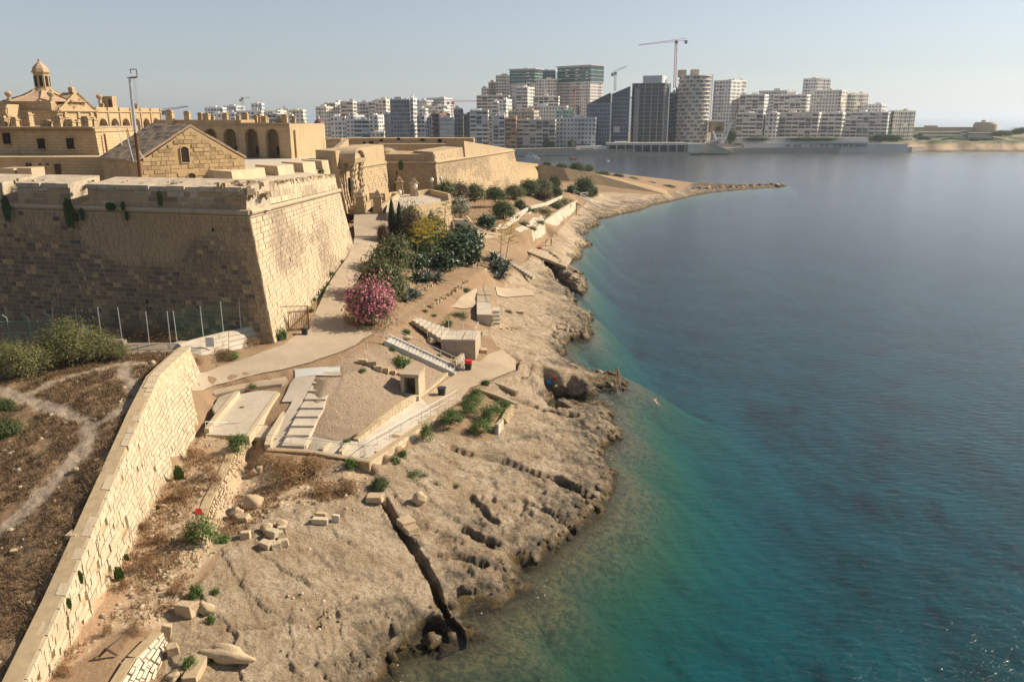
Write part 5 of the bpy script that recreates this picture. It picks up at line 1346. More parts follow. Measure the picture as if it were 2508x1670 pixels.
# ------------------------------------------------------------------ ravelin with bridge pillars
rv = thing('ravelin', 'low sunlit ravelin wall with paved top before the fort gateway', 'ravelin', tuple(at(1050, 540, 12)))
RT_ = [at(945, 520, 14.2), at(1000, 522, 14.25), at(1103, 505, 14.3), at(1100, 488, 14.3), at(1050, 476, 14.2), at(985, 476, 14.1), at(950, 495, 14.1)]
Rb = [at(1000, 575, 10.5), at(1112, 566, 10.3)]
mb = MB(); mb.prism([(p.x, p.y) for p in RT_], 9.5, [p.z - .02 for p in RT_]); mb.build('terrace', M['concrete'], rv)
q0, q1, t0, t1 = at(985, 575, 10.8), at(1112, 568, 10.2), at(1000, 522, 14.3), at(1103, 505, 14.35)
mb = MB(); slab(mb, q0, q1, t1, t0, (-1, 3, 0)); mb.build('front_wall', M['fort_far'], rv)
b = MB(); b.path([t0 - up * .9, t1 - up * .9], .18, 5); b.build('cordon', M['fort_far'], rv)
wall_stones(rv, [(q0, q1, t1, t0, .5, .8, .06, None, .02)], M['fort_far'], 40)
kerb(rv, [(1000,520,14.3),(1103,503,14.35),(1100,486,14.35),(1052,474,14.3),(1010,480,14.2)], .5, .9, .1, M['fort_far'], 'parapet')
def pillar(px, py, z, h, label):
 p = at(px, py, z)
 t = thing('bridge_pillar', label, 'pillar', tuple(p), 'pyramid-topped pillars of the fort bridge')
 MB().box(p + up * (h * .12), (1.75, 1.75, h * .24), .1).build('plinth', M['fort_far'], t)
 MB().box(p + up * (h * .46), (1.45, 1.45, h * .44), .1).build('shaft', M['fort_house'], t)
 MB().box(p + up * (h * .70), (1.95, 1.95, h * .05), .1).build('cornice', M['fort_far'], t)
 b = MB(); b.lathe((p.x, p.y, p.z + h * .724), [(1.0, 0), (.55, h * .17), (.12, h * .27)], 4, a0=.885, a1=.885 + 2 * math.pi); b.build('pyramid_cap', M['roof_slab'], t)
pillar(883, 522, 13.1, 4.2, 'pyramid-topped pillar by the road end, nearest to the twisted gateway columns')
pillar(926, 522, 13.1, 4.2, 'pyramid-topped pillar at the road end, right of its twin before the gateway')
pillar(979, 479, 13.9, 4.0, 'pyramid-topped pillar deeper on the bridge, in front of shaded bastion flank')
pillar(1015, 483, 13.9, 4.0, 'bridge pillar deeper on the ravelin with a pale lamp globe in front')
bp_ = thing('bridge_parapet', 'low stone parapet walls of the bridge between the pyramid-topped pillars', 'parapet', tuple(at(930, 500, 13)))
kerb(bp_, [(893,516,13.3),(905,505,13.6),(918,500,13.9)], .6, 1.0, .3, M['fort_far'], 'parapet_wall')
kerb(bp_, [(932,516,13.4),(955,500,13.9),(976,486,14.0)], .6, .9, .3, M['fort_far'], 'parapet_wall')
kerb(bp_, [(905,482,14.4),(940,484,14.2),(975,479,14.1)], .7, .8, .6, M['fort_house'], 'parapet_wall')
kerb(bp_, [(855,520,13.2),(876,520,13.2)], .6, .7, .4, M['fort_house'], 'parapet_wall')
gs_ = thing('garden_stairs', 'flight of shallow steps with pale kerb right of ravelin wall', 'stairs', tuple(at(1130, 550, 11)))
for k in range(11):
 z = 12.2 - k * .17; y = 536 + k * 2.7
 r = [at(1112 + k * .7, y + 2.6, z), at(1146 + k * 1.6, y + 2.6, z), at(1145 + k * 1.6, y, z), at(1111 + k * .7, y, z)]
 MB().hexa([p - up * .4 for p in r], r).build('step', M['concrete'], gs_)
kerb(gs_, [(1144,533,12.4),(1155,548,11.5),(1168,563,10.4)], .4, .3, .5, M['fort_far'], 'kerb')
# ================================================================== THE FAR SHORE
def cmat(name, c, rough=.85, var=.08): return plain(name, c, rough, var, .12)
for n_, c_ in dict(city_white=(.72, .70, .67), city_beige=(.68, .62, .53), city_grey=(.60, .59, .58), city_cream=(.74, .67, .54), city_brown=(.26, .17, .13),
     city_pink=(.70, .65, .60), city_ochre=(.58, .40, .20), city_concrete=(.44, .42, .39), city_stone=(.50, .41, .30), city_greennet=(.38, .55, .47)).items(): cmat(n_, c_)
def gmat(name, c, r=.12):
 g = NG(name); k = g.noise(.25, 3); g.col(g.mix(g.ramp(k, .35, .65), tuple(x * .6 for x in c), tuple(x * 1.5 for x in c))); g.rough(r)
 g.b.inputs['Specular IOR Level'].default_value = .5; M[name] = g.m
gmat('glass_dark', (.03, .04, .05)); gmat('glass_green', (.04, .10, .09)); gmat('glass_blue', (.05, .085, .14)); gmat('window_dark', (.125, .13, .14), .25)
plain('crane_red', (.45, .10, .08), .6, .1); plain('crane_grey', (.35, .34, .33), .6, .1)
concrete('quay', (.42, .36, .30), (.48, .42, .35), (.33, .28, .22), .2)
mb = MB()
QL = [(-420, 560), (-180, 605), (14.7, 641), (60, 650), (120, 668), (200, 682), (344, 704)]
mb.prism(QL + [(420, 760), (420, 1400), (-600, 1400), (-600, 560)], -2, 4.9); mb.build('far_quay', M['quay'], kind='structure')
def yfront(px): return 655 + max(-60, (px - 1300)) * .065
NB = [0]
def bldg(label, x0, xs, x1, ytop, style='flat', wall='city_beige', dY=0, yb=None, glass='window_dark', fh=3.1, cols=2.7, group='buildings along the far waterfront', huts=1, ang=None, Z0=4.8, name='apartment_block'):
 """x0..xs: the shaded front in photo columns, xs..x1: the sunlit flank; the nearest corner stands at xs"""
 NB[0] += 1; rnd = random.Random(NB[0] * 13 + 5)
 Y = yfront(xs) + dY
 c = atY(xs, ytop, Y); zt = c.z
 k0, k1 = (x0 - 1254) / FPX, (x1 - 1254) / FPX
 base = atan = math.atan2(c.x, c.y)
 def solve(k, d):
  D0 = c.y * cP + (CAMZ - 18) * sP
  return (k * D0 - c.x) / (d.x - k * d.y * cP)
 for da_ in (5, 8, 12, 16, 20, 25, 31, 38):
  a = base + R(da_)
  u = Vector((-math.cos(a), math.sin(a), 0)); v = Vector((math.sin(a), math.cos(a), 0))
  wf = solve(k0, u); ws = solve(k1, v)
  if 1 < ws < 24: break
 if not (1 < wf < 200): wf = 15
 if not (1 < ws < 70): ws = 14.0
 P = lambda s, t, z, o=0.0, o2=0.0: Vector((c.x, c.y, 0)) + u * s + v * t + up * z - v * o + (-u) * o2
 t = thing(name, label, 'building', (c.x, c.y, Z0), group)
 W = M[wall]; H = zt - Z0
 ins = 1.6 if style in ('balc', 'frame') else 0.0
 mb = MB(); q = [P(wf, 0 + ins, 0), P(0 + ins * (style == 'frame'), 0 + ins, 0), P(ins * (style == 'frame'), ws, 0), P(wf, ws, 0)]
 mb.hexa([p + up * Z0 for p in q], [p + up * (zt - (.4 if style == 'frame' else 0)) for p in q], .4)
 mb.build('wall', M[glass] if style in ('glass', 'frame') else W, t)
 fl = max(1, int(H / fh)); f = H / fl if fl else H
 glz, bal = MB(), MB()
 def facewin(Lw, fn, balc):
  n = max(1, int(Lw / cols)); w_ = Lw / n
  pat = [rnd.random() < .35 for _ in range(n)]
  for r in range(fl):
   z0 = Z0 + r * f
   for k in range(n):
    if rnd.random() < .04: continue
    full = pat[k]
    ww = w_ * (.78 if full else .5); hh = f * (.72 if full else .5); zb = z0 + f * (.12 if full else .3)
    s0 = k * w_ + (w_ - ww) / 2
    b = [fn(s0, zb, .08), fn(s0 + ww, zb, .08), fn(s0 + ww, zb + hh, .08), fn(s0, zb + hh, .08)]
    bi = [fn(s0, zb, -.1), fn(s0 + ww, zb, -.1), fn(s0 + ww, zb + hh, -.1), fn(s0, zb + hh, -.1)]
    glz.hexa(bi, b, rnd.random())
    if full and balc and rnd.random() < .8:
     bal.hexa([fn(s0 - .3, z0 + .02, 0), fn(s0 + ww + .3, z0 + .02, 0), fn(s0 + ww + .3, z0 + .02, 1.1), fn(s0 - .3, z0 + .02, 1.1)], [fn(s0 - .3, z0 + 1.0, 0), fn(s0 + ww + .3, z0 + 1.0, 0), fn(s0 + ww + .3, z0 + 1.0, 1.1), fn(s0 - .3, z0 + 1.0, 1.1)], rnd.random())
 F_ = lambda s, z, o: P(s, 0, z, o)
 S_ = lambda s, z, o: P(0, s, z, 0, o)
 if style == 'flat':
  facewin(wf, F_, True); facewin(ws, S_, False)
 elif style == 'balc':
  n = max(1, round(wf / 5.2)); w_ = wf / n
  for r in range(fl + 1):
   z = Z0 + r * f
   bal.hexa([P(wf, 0, z - .16), P(0, 0, z - .16), P(0, ins + .1, z - .16), P(wf, ins + .1, z - .16)], [P(wf, 0, z + .1), P(0, 0, z + .1), P(0, ins + .1, z + .1), P(wf, ins + .1, z + .1)])
   if r < fl:
    for k in range(n):
     if rnd.random() < .85:
      s0, s1 = k * w_ + .3, (k + 1) * w_ - .3
      glz.hexa([P(s1, ins, z + .1, .06), P(s0, ins, z + .1, .06), P(s0, ins + .2, z + .1, 0), P(s1, ins + .2, z + .1, 0)], [P(s1, ins, z + f * .8, .06), P(s0, ins, z + f * .8, .06), P(s0, ins + .2, z + f * .8), P(s1, ins + .2, z + f * .8)], rnd.random())
     if rnd.random() < .75:
      s0, s1 = k * w_ + .15, (k + 1) * w_ - .15
      bal.hexa([P(s1, .0, z + .1), P(s0, 0, z + .1), P(s0, .15, z + .1), P(s1, .15, z + .1)], [P(s1, 0, z + 1.0), P(s0, 0, z + 1.0), P(s0, .15, z + 1.0), P(s1, .15, z + 1.0)], rnd.random())
  for k in range(n + 1):
   s = min(max(k * w_, .18), wf - .18)
   bal.hexa([P(s + .18, 0, Z0), P(s - .18, 0, Z0), P(s - .18, ins, Z0), P(s + .18, ins, Z0)], [P(s + .18, 0, zt), P(s - .18, 0, zt), P(s - .18, ins, zt), P(s + .18, ins, zt)])
  facewin(ws, lambda s, z, o: P(0, s, z, 0, o), False)
 elif style == 'glass':
  n = max(2, round(wf / 2.2)); m_ = max(1, round(ws / 2.4))
  for r in range(fl + 1):
   z = Z0 + r * f
   bal.hexa([P(wf, -.07, z - .12), P(-.07, -.07, z - .12), P(-.07, .2, z - .12), P(wf, .2, z - .12)], [P(wf, -.07, z + .12), P(-.07, -.07, z + .12), P(-.07, .2, z + .12), P(wf, .2, z + .12)])
   bal.hexa([P(-.07, .2, z - .12), P(.2, .2, z - .12), P(.2, ws, z - .12), P(-.07, ws, z - .12)][::-1], [P(-.07, .2, z + .12), P(.2, .2, z + .12), P(.2, ws, z + .12), P(-.07, ws, z + .12)][::-1])
  for k in range(n + 1):
   s = k * wf / n; bal.hexa([P(s + .05, -.05, Z0), P(s - .05, -.05, Z0), P(s - .05, .1, Z0), P(s + .05, .1, Z0)], [P(s + .05, -.05, zt), P(s - .05, -.05, zt), P(s - .05, .1, zt), P(s + .05, .1, zt)])
  for r in range(fl):
   for k in range(n):
    if rnd.random() < .28:
     s0, s1 = k * wf / n + .1, (k + 1) * wf / n - .1; z = Z0 + r * f
     glz.hexa([P(s1, -.03, z + .2), P(s0, -.03, z + .2), P(s0, .1, z + .2), P(s1, .1, z + .2)], [P(s1, -.03, z + f - .2), P(s0, -.03, z + f - .2), P(s0, .1, z + f - .2), P(s1, .1, z + f - .2)], rnd.random())
 elif style == 'frame':
  n = max(2, round(wf / 5.5)); m_ = max(1, round(ws / 6))
  for r in range(fl + 1):
   z = Z0 + r * f
   bal.hexa([P(wf, 0, z - .15), P(0, 0, z - .15), P(0, ws, z - .15), P(wf, ws, z - .15)], [P(wf, 0, z + .15), P(0, 0, z + .15), P(0, ws, z + .15), P(wf, ws, z + .15)])
  for k in range(n + 1):
   s = min(max(k * wf / n, .3), wf - .3); bal.hexa([P(s + .3, .1, Z0), P(s - .3, .1, Z0), P(s - .3, .7, Z0), P(s + .3, .7, Z0)], [P(s + .3, .1, zt), P(s - .3, .1, zt), P(s - .3, .7, zt), P(s + .3, .7, zt)])
  for k in range(1, m_ + 1):
   s = min(k * ws / m_, ws - .3); bal.hexa([P(.6, s - .3, Z0), P(0, s - .3, Z0), P(0, s + .3, Z0), P(.6, s + .3, Z0)], [P(.6, s - .3, zt), P(0, s - .3, zt), P(0, s + .3, zt), P(.6, s + .3, zt)])
 if glz.v: glz.build('window_panes', M['window_dark'] if style != 'glass' else M['glass_blue'], t, 'stuff')
 if bal.v: bal.build('concrete_frame' if style == 'frame' else 'balconies' if style != 'glass' else 'mullions', W, t, 'stuff')
 if style != 'frame':
  b = MB()
  for (s0, s1, t0, t1) in ((0, wf, 0, .25), (0, wf, ws - .25, ws), (0, .25, .25, ws - .25), (wf - .25, wf, .25, ws - .25)):
   b.hexa([P(s1, t0, zt), P(s0, t0, zt), P(s0, t1, zt), P(s1, t1, zt)], [P(s1, t0, zt + .9), P(s0, t0, zt + .9), P(s0, t1, zt + .9), P(s1, t1, zt + .9)])
  b.build('roof_parapet', W, t)
  for _ in range(huts):
   s, tt, hw, hh = rnd.uniform(.2, .7) * wf, rnd.uniform(.3, .6) * ws, min(wf * .2, rnd.uniform(1.5, 3.5)), rnd.uniform(2.0, 3.2)
   b = MB(); b.hexa([P(s + hw, tt, zt), P(s - hw, tt, zt), P(s - hw, tt + 3, zt), P(s + hw, tt + 3, zt)], [P(s + hw, tt, zt + hh), P(s - hw, tt, zt + hh), P(s - hw, tt + 3, zt + hh), P(s + hw, tt + 3, zt + hh)]); b.build('roof_hut', W, t)
  b = MB()
  for _ in range(3):
   s, tt = rnd.random() * wf, rnd.random() * ws; b.lathe(tuple(P(s, tt, zt)), [(.5, .4), (.6, 1.6), (.3, 1.9)], 6)
  b.build('water_tanks', W, t, 'stuff')
 return t, P, wf, ws, zt
G2 = 'town houses behind the fort'
for d in (('flat white house behind the barrack chimneys, leftmost of the far town', 506, 545, 560, 266, 'flat', 'city_white', 150),
   ('grey house with dark roof plant left of the white tower block', 552, 578, 583, 262, 'flat', 'city_grey', 180),
   ('windowless tall white block with stepped sunlit side behind chimneys', 620, 641, 652, 256, 'flat', 'city_white', 140),
   ('low beige house right of the windowless white block', 652, 680, 683, 273, 'flat', 'city_beige', 150),
   ('grey flat-roofed house beside the beige one, far left of town', 683, 706, 710, 268, 'flat', 'city_grey', 170),
   ('cream house with small tower just left of red church dome', 710, 742, 753, 272, 'flat', 'city_cream', 120),
   ('small white house low behind the barrack chimneys', 524, 543, 549, 280, 'flat', 'city_white', 60),
   ('low white house in front of crane behind the chimneys', 557, 575, 580, 278, 'flat', 'city_white', 60),
   ('long low grey house between barrack chimneys and white block', 583, 640, 645, 274, 'flat', 'city_grey', 90),
   ('dark grey balconied house just above the barrack roof corner', 657, 678, 681, 281, 'balc', 'city_grey', 30),
   ('cream house with flat front right above the barrack end', 681, 716, 722, 283, 'flat', 'city_cream', 20)):
 bldg(d[0], *d[1:5], style=d[5], wall=d[6], dY=d[7], group=G2)
A_ = [
 ('beige apartment block at the left end of hillside row', 776, 799, 802, 264, 'flat', 'city_beige', 110),
 ('tall pale block with white balconies above red church dome', 798, 821, 824, 254, 'balc', 'city_white', 120),
 ('narrow house with reddish front between two balconied blocks', 822, 838, 840, 256, 'balc', 'city_pink', 130),
 ('beige block with wide sunlit side wall on the hillside row', 837, 864, 877, 251, 'balc', 'city_beige', 110),
 ('green-grey house with roof terrace plants on hillside row', 877, 902, 906, 254, 'flat', 'city_grey', 140),
 ('narrow grey house with dark balconies on the hillside row', 905, 921, 922, 252, 'balc', 'city_grey', 130),
 ('stepped beige house with dark round window left of glass tower', 921, 945, 960, 246, 'flat', 'city_beige', 130),
 ('white plain block under the hillside row with roof huts', 811, 845, 850, 288, 'flat', 'city_white', 10),
 ('bluish-grey house with stacked windows right of the plain white block', 849, 866, 868, 285, 'flat', 'city_grey', 5),
 ('grey apartment block with six rows of dark balconies', 867, 905, 907, 296, 'balc', 'city_grey', -10),
 ('white stepped block with bright sunlit blank wall', 905, 925, 942, 285, 'flat', 'city_white', 20),
 ('low block with row of windows beneath the sunlit blank wall', 909, 941, 943, 326, 'flat', 'city_beige', -15),
 ('narrow block of stacked balconies just left of glass tower', 942, 957, 959, 282, 'balc', 'city_grey', 10),
 ('dark blue-green glass office tower with lit white edge', 958, 1003, 1007, 246, 'glass', 'city_grey', 0),
 ('slim white lift tower joined to the dark glass tower', 1006, 1012, 1024, 243, 'flat', 'city_white', 8),
 ('long grey hotel with dark roof storey on the ridge', 1045, 1088, 1110, 242, 'flat', 'city_grey', 260),
 ('low dark-roofed wing beside the grey ridge hotel', 1022, 1044, 1046, 248, 'flat', 'city_grey', 250),
 ('brown-roofed row of old houses below the ridge hotel', 1030, 1095, 1100, 262, 'flat', 'city_beige', 170),
 ('white rooftop house right of the slim lift tower', 1028, 1042, 1050, 268, 'flat', 'city_white', 120),
 ('white house with sunlit side in front of orange crane', 1075, 1088, 1100, 271, 'flat', 'city_white', 90),
 ('pale narrow house right of the slim lift tower base', 1022, 1040, 1041, 286, 'balc', 'city_grey', 0),
 ('bluish narrow house with white stacked balconies', 1040, 1057, 1058, 289, 'balc', 'city_white', 4),
 ('brown-fronted narrow house between two bluish ones', 1058, 1076, 1077, 281, 'balc', 'city_brown', 2),
 ('wide blue-grey house with large dark windows', 1077, 1112, 1113, 291, 'balc', 'city_grey', -2),
 ('tall slender glass-fronted house left of curved balcony block', 1113, 1134, 1136, 268, 'glass', 'city_grey', 12),
 ('dark-balconied narrow house beside the curved balcony block', 1136, 1150, 1151, 284, 'balc', 'city_brown', 4),
 ('grey block with wide glazed balconies, tallest of its stretch', 1151, 1195, 1198, 273, 'balc', 'city_white', 0, 'glass_green'),
 ('white house with rounded bay balconies left of orange one', 1207, 1236, 1238, 286, 'balc', 'city_white', 2),
 ('narrow orange house with dark stacked balconies', 1238, 1264, 1266, 292, 'balc', 'city_ochre', 0),
 ('wide beige waterfront block with regular balconies', 1265, 1360, 1362, 296, 'balc', 'city_beige', -4),
 ('wide grey waterfront block left of dark sloping glass building', 1362, 1459, 1460, 291, 'flat', 'city_grey', -4),
 ('tan blank-walled house behind the orange house', 1245, 1308, 1320, 274, 'flat', 'city_stone', 80),
 ('house wrapped in pale green scaffold netting', 1362, 1402, 1406, 272, 'flat', 'city_greennet', 60),
 ('small white house in sunlight above the tan blank wall', 1205, 1218, 1224, 251, 'flat', 'city_white', 120),
 ('bright white house with stepped sunlit gable under terraces', 1222, 1240, 1254, 246, 'flat', 'city_white', 110),
 ('terraced dark-glazed building stepping down left of towers', 1168, 1246, 1250, 236, 'balc', 'city_beige', 190, 'glass_green'),
 ('small stone block on top of the terraced building, left', 1180, 1198, 1199, 218, 'flat', 'city_beige', 230),
 ('taller plain stone block stepping up towards first tower', 1197, 1216, 1218, 204, 'flat', 'city_stone', 235),
 ('plain beige slab wall joined to the first dark-topped tower', 1215, 1248, 1250, 187, 'flat', 'city_beige', 225),
 ('apartment tower with dark glass crown and flat eaves, left of pair', 1249, 1309, 1327, 172, 'flat', 'city_pink', 210),
 ('pale block in front of the left dark-crowned tower', 1263, 1292, 1309, 216, 'balc', 'city_pink', 170),
 ('middle tower of green glass between two dark-crowned towers', 1313, 1360, 1364, 174, 'glass', 'city_grey', 235, 'glass_green'),
 ('balconied block with teal glass strip in front of middle tower', 1312, 1362, 1366, 196, 'flat', 'city_pink', 205),
 ('largest apartment tower with dark crown and sunlit dotted flank', 1364, 1447, 1474, 163, 'flat', 'city_pink', 195),
 ('low pale terrace block before the large dark-crowned tower', 1306, 1368, 1370, 238, 'balc', 'city_pink', 150),
 ('long grey podium building under the dark-crowned towers', 1294, 1388, 1391, 262, 'flat', 'city_grey', 110),
 ('bare concrete lift shaft building left of the dark sloping one', 1411, 1426, 1428, 262, 'frame', 'city_concrete', 60),
 ('dark blue sloping-roofed glass building at the water', 1436, 1494, 1496, 256, 'glass', 'city_grey', 6, 'glass_blue'),
 ('blue-grey office block of patterned panels with banner', 1496, 1542, 1544, 240, 'glass', 'city_grey', 10, 'glass_blue'),
 ('unfinished open concrete-frame tower with black bays', 1544, 1630, 1637, 204, 'frame', 'city_concrete', 4, 'glass_dark'),
 ('black netted slab tower between frame tower and round tower', 1637, 1652, 1654, 230, 'glass', 'city_grey', 30, 'glass_dark'),
 ('narrow dark tower strip beside the round tower', 1650, 1662, 1663, 218, 'glass', 'city_grey', 34, 'glass_dark'),
 ('white slab tower with rows of small windows right of round tower', 1741, 1791, 1806, 199, 'flat', 'city_white', 70),
 ('pinkish tower wing behind the white slab tower', 1790, 1806, 1819, 198, 'flat', 'city_pink', 90),
 ('stepped white apartment block with square balconies next to slab tower', 1806, 1873, 1876, 234, 'balc', 'city_white', 60),
 ('grey long building behind the stepped white apartments', 1850, 1928, 1941, 224, 'flat', 'city_grey', 120),
 ('white apartment block with rounded left end, upper row middle', 1888, 1976, 1978, 234, 'balc', 'city_white', 60),
 ('square hilltop tower with pavilion storey above the white apartments', 1956, 2000, 2023, 194, 'flat', 'city_white', 130),
 ('wide stepped block with red-brown painted gable, upper row', 1978, 2062, 2066, 223, 'flat', 'city_pink', 80),
 ('upper-row block with sunlit balconies left of lower terraces', 2066, 2085, 2118, 232, 'flat', 'city_cream', 75),
 ('low white roof-terrace block near the right end of row', 2111, 2160, 2165, 258, 'flat', 'city_white', 60),
 ('lower-row white apartments nearest the angled footbridge', 1800, 1870, 1872, 280, 'balc', 'city_white', 20),
 ('narrow bluish block in the lower row of white apartments', 1872, 1904, 1906, 279, 'flat', 'city_white', 18),
 ('lower-row apartments with dark square balconies and curved corner', 1906, 2006, 2008, 278, 'balc', 'city_pink', 18),
 ('lower-row apartments between curved-corner and round-windowed blocks', 2008, 2064, 2067, 279, 'balc', 'city_white', 22),
 ('white block with small square windows and broad balcony grid', 2067, 2176, 2187, 277, 'balc', 'city_white', 16),
 ('last apartment block on the right, sunlit balcony lattice', 2170, 2190, 2237, 274, 'balc', 'city_cream', 20)]
for d in A_:
 kw = {}
 if len(d) > 8: kw['glass'] = d[8]
 t, P, wf, ws, zt = bldg(d[0], *d[1:5], style=d[5], wall=d[6], dY=d[7], **kw)
 nm = d[0]
 if 'dark glass crown' in nm or 'dark crown and sunlit' in nm:
  h = 15 if 'largest' in nm else 13
  b = MB(); q = [P(wf + .3, -.3, 0), P(-.3, -.3, 0), P(-.3, ws + .3, 0), P(wf + .3, ws + .3, 0)]
  b.hexa([p + up * (zt - h) for p in q], [p + up * (zt - .1) for p in q]); cr = b.build('glass_crown', M['glass_green'], t)
  b = MB()
  for k in range(5):
   z = zt - h + k * h / 4
   q = [P(wf + .8, -.9, 0), P(-.9, -.9, 0), P(-.9, ws + .5, 0), P(wf + .8, ws + .5, 0)]
   b.hexa([p + up * (z - .15) for p in q], [p + up * (z + .2) for p in q])
  b.build('floor_slabs', M['city_grey'], cr, 'stuff')
  q = [P(wf + 2, -2, 0), P(-2, -2, 0), P(-2, ws + 1, 0), P(wf + 2, ws + 1, 0)]
  MB().hexa([p + up * (zt + .9) for p in q], [p + up * (zt + 1.5) for p in q]).build('flat_eaves', M['city_grey'], t)
 if 'open concrete-frame' in nm:
  s = wf * .76
  MB().hexa([P(s + 4.2, -.6, 4.8), P(s, -.6, 4.8), P(s, 1.5, 4.8), P(s + 4.2, 1.5, 4.8)], [P(s + 4.2, -.6, zt - 4), P(s, -.6, zt - 4), P(s, 1.5, zt - 4), P(s + 4.2, 1.5, zt - 4)]).build('concrete_core', M['city_concrete'], t)
  MB().hexa([P(wf * .7, 2, zt), P(wf * .12, 2, zt), P(wf * .12, ws - 2, zt), P(wf * .7, ws - 2, zt)], [P(wf * .7, 2, zt + 6), P(wf * .12, 2, zt + 6), P(wf * .12, ws - 2, zt + 6), P(wf * .7, ws - 2, zt + 6)]).build('roof_block', M['city_grey'], t)
 if 'sloping-roofed' in nm:
  MB().add([P(wf, 0, zt), P(0, 0, zt), P(0, 0, zt + 9), P(wf, 12, zt), P(0, 12, zt), P(0, 12, zt + 9)], [(0, 1, 2), (5, 4, 3), (0, 2, 5, 3), (1, 4, 5, 2), (0, 3, 4, 1)]).build('sloped_roof', M['glass_dark'], t)
 if 'patterned panels' in nm:
  MB().hexa([P(wf * .85, -.3, 17), P(wf * .5, -.3, 17), P(wf * .5, 0, 17), P(wf * .85, 0, 17)], [P(wf * .85, -.3, 22), P(wf * .5, -.3, 22), P(wf * .5, 0, 22), P(wf * .85, 0, 22)]).build('banner', M['city_white'], t)
  MB().add([P(wf, 0, zt), P(0, 0, zt), P(0, 0, zt + 9), P(wf, 0, zt + 3), P(wf, 10, zt), P(0, 10, zt), P(0, 10, zt + 9), P(wf, 10, zt + 3)], [(0, 1, 2, 3), (7, 6, 5, 4), (3, 2, 6, 7), (1, 5, 6, 2), (4, 0, 3, 7)]).build('sloped_roof', M['glass_blue'], t)
 if 'hilltop tower' in nm:
  q = [P(wf * .45, 0, 0), P(-3, 0, 0), P(-3, 6, 0), P(wf * .45, 6, 0)]
  MB().hexa([p + up * (zt + .1) for p in q], [p + up * (zt + .6) for p in q]).build('canopy', M['city_cream'], t)
rt = thing('round_tower', 'rounded apartment tower of banded floors wrapped in scaffolding', 'building', tuple(atY(1700, 345, 690)), 'buildings along the far waterfront')
c = atY(1702, 190, 702); rad = 39.5 * mpp(c); zt = atY(1700, 186, 690).z
MB().lathe((c.x, c.y, 0), [(rad - .9, 4.8), (rad - .9, zt)], 28).build('wall', M['city_beige'], rt)
b, g_ = MB(), MB(); nf_ = 18
for k in range(nf_ + 1):
 z = 4.8 + (zt - 4.8) * k / nf_
 b.lathe((c.x, c.y, z - .5), [(rad, 0), (rad + .3, .5), (rad, 1.0)], 28)
 if k < nf_:
  for j in range(28):
   if (j + k) % 3:
    a = 2 * math.pi * j / 28; g_.box((c.x + (rad - .85) * math.cos(a), c.y + (rad - .85) * math.sin(a), z + 1.9), (.25, 2.1, 1.6), a)
b.build('floor_bands', M['city_cream'], rt, 'stuff'); g_.build('window_panes', M['window_dark'], rt, 'stuff')
b = MB()
for j in range(20):
 a = R(-75) + j * R(7); b.tube((c.x + (rad + 1.3) * math.cos(a), c.y + (rad + 1.3) * math.sin(a), 4.8), (c.x + (rad + 1.3) * math.cos(a), c.y + (rad + 1.3) * math.sin(a), zt + 1.5), .09, .09, 4)
for k in range(nf_ * 1):
 z = 6 + (zt - 5) * k / nf_
 b.path([(c.x + (rad + 1.3) * math.cos(R(-75) + j * R(7)), c.y + (rad + 1.3) * math.sin(R(-75) + j * R(7)), z) for j in range(20)], .08, 4)
b.build('scaffolding', M['crane_grey'], rt, 'stuff')
for x0, x1, yt in ((1662, 1681, 172), (1693, 1712, 171)):
 p0, p1 = atY(x0, 186, 700), atY(x1, yt, 700); MB().box(((p0.x + p1.x) / 2, 702, (p0.z + p1.z) / 2 - .5), (p1.x - p0.x, 6, p1.z - p0.z + 1)).build('roof_block', M['city_stone'], rt)
cc = thing('domed_church', 'small church with dark red dome behind the lamp posts', 'church', tuple(atY(783, 340, 640)), G2)
p = atY(783, 330, 640)
MB().lathe((p.x, p.y, 4.8), [(4.2, 0), (4.2, atY(783, 307, 640).z - 4.8)], 12).build('drum', M['city_cream'], cc)
z0 = atY(783, 307, 640).z; MB().lathe((p.x, p.y, z0), [(4.1, 0), (3.9, 1.4), (3.2, 2.9), (2.0, 4.0), (.8, 4.6)], 14).build('dome', plain('dome_red', (.25, .05, .06), .6, .1), cc)
MB().lathe((p.x, p.y, z0 + 4.5), [(.9, 0), (.9, 1.6), (.2, 2.4)], 8).build('lantern', M['city_cream'], cc)
b = MB()
for k in range(8): a = k * math.pi / 4 + .3; b.box((p.x + 4.15 * math.cos(a), p.y + 4.15 * math.sin(a), z0 - 2), (.25, 1.1, 2.4), a)
b.build('window_panes', M['window_dark'], cc, 'stuff')
MB().box((p.x + 9, p.y + 2, 9), (11, 8, 8.4)).build('nave', M['city_beige'], cc)
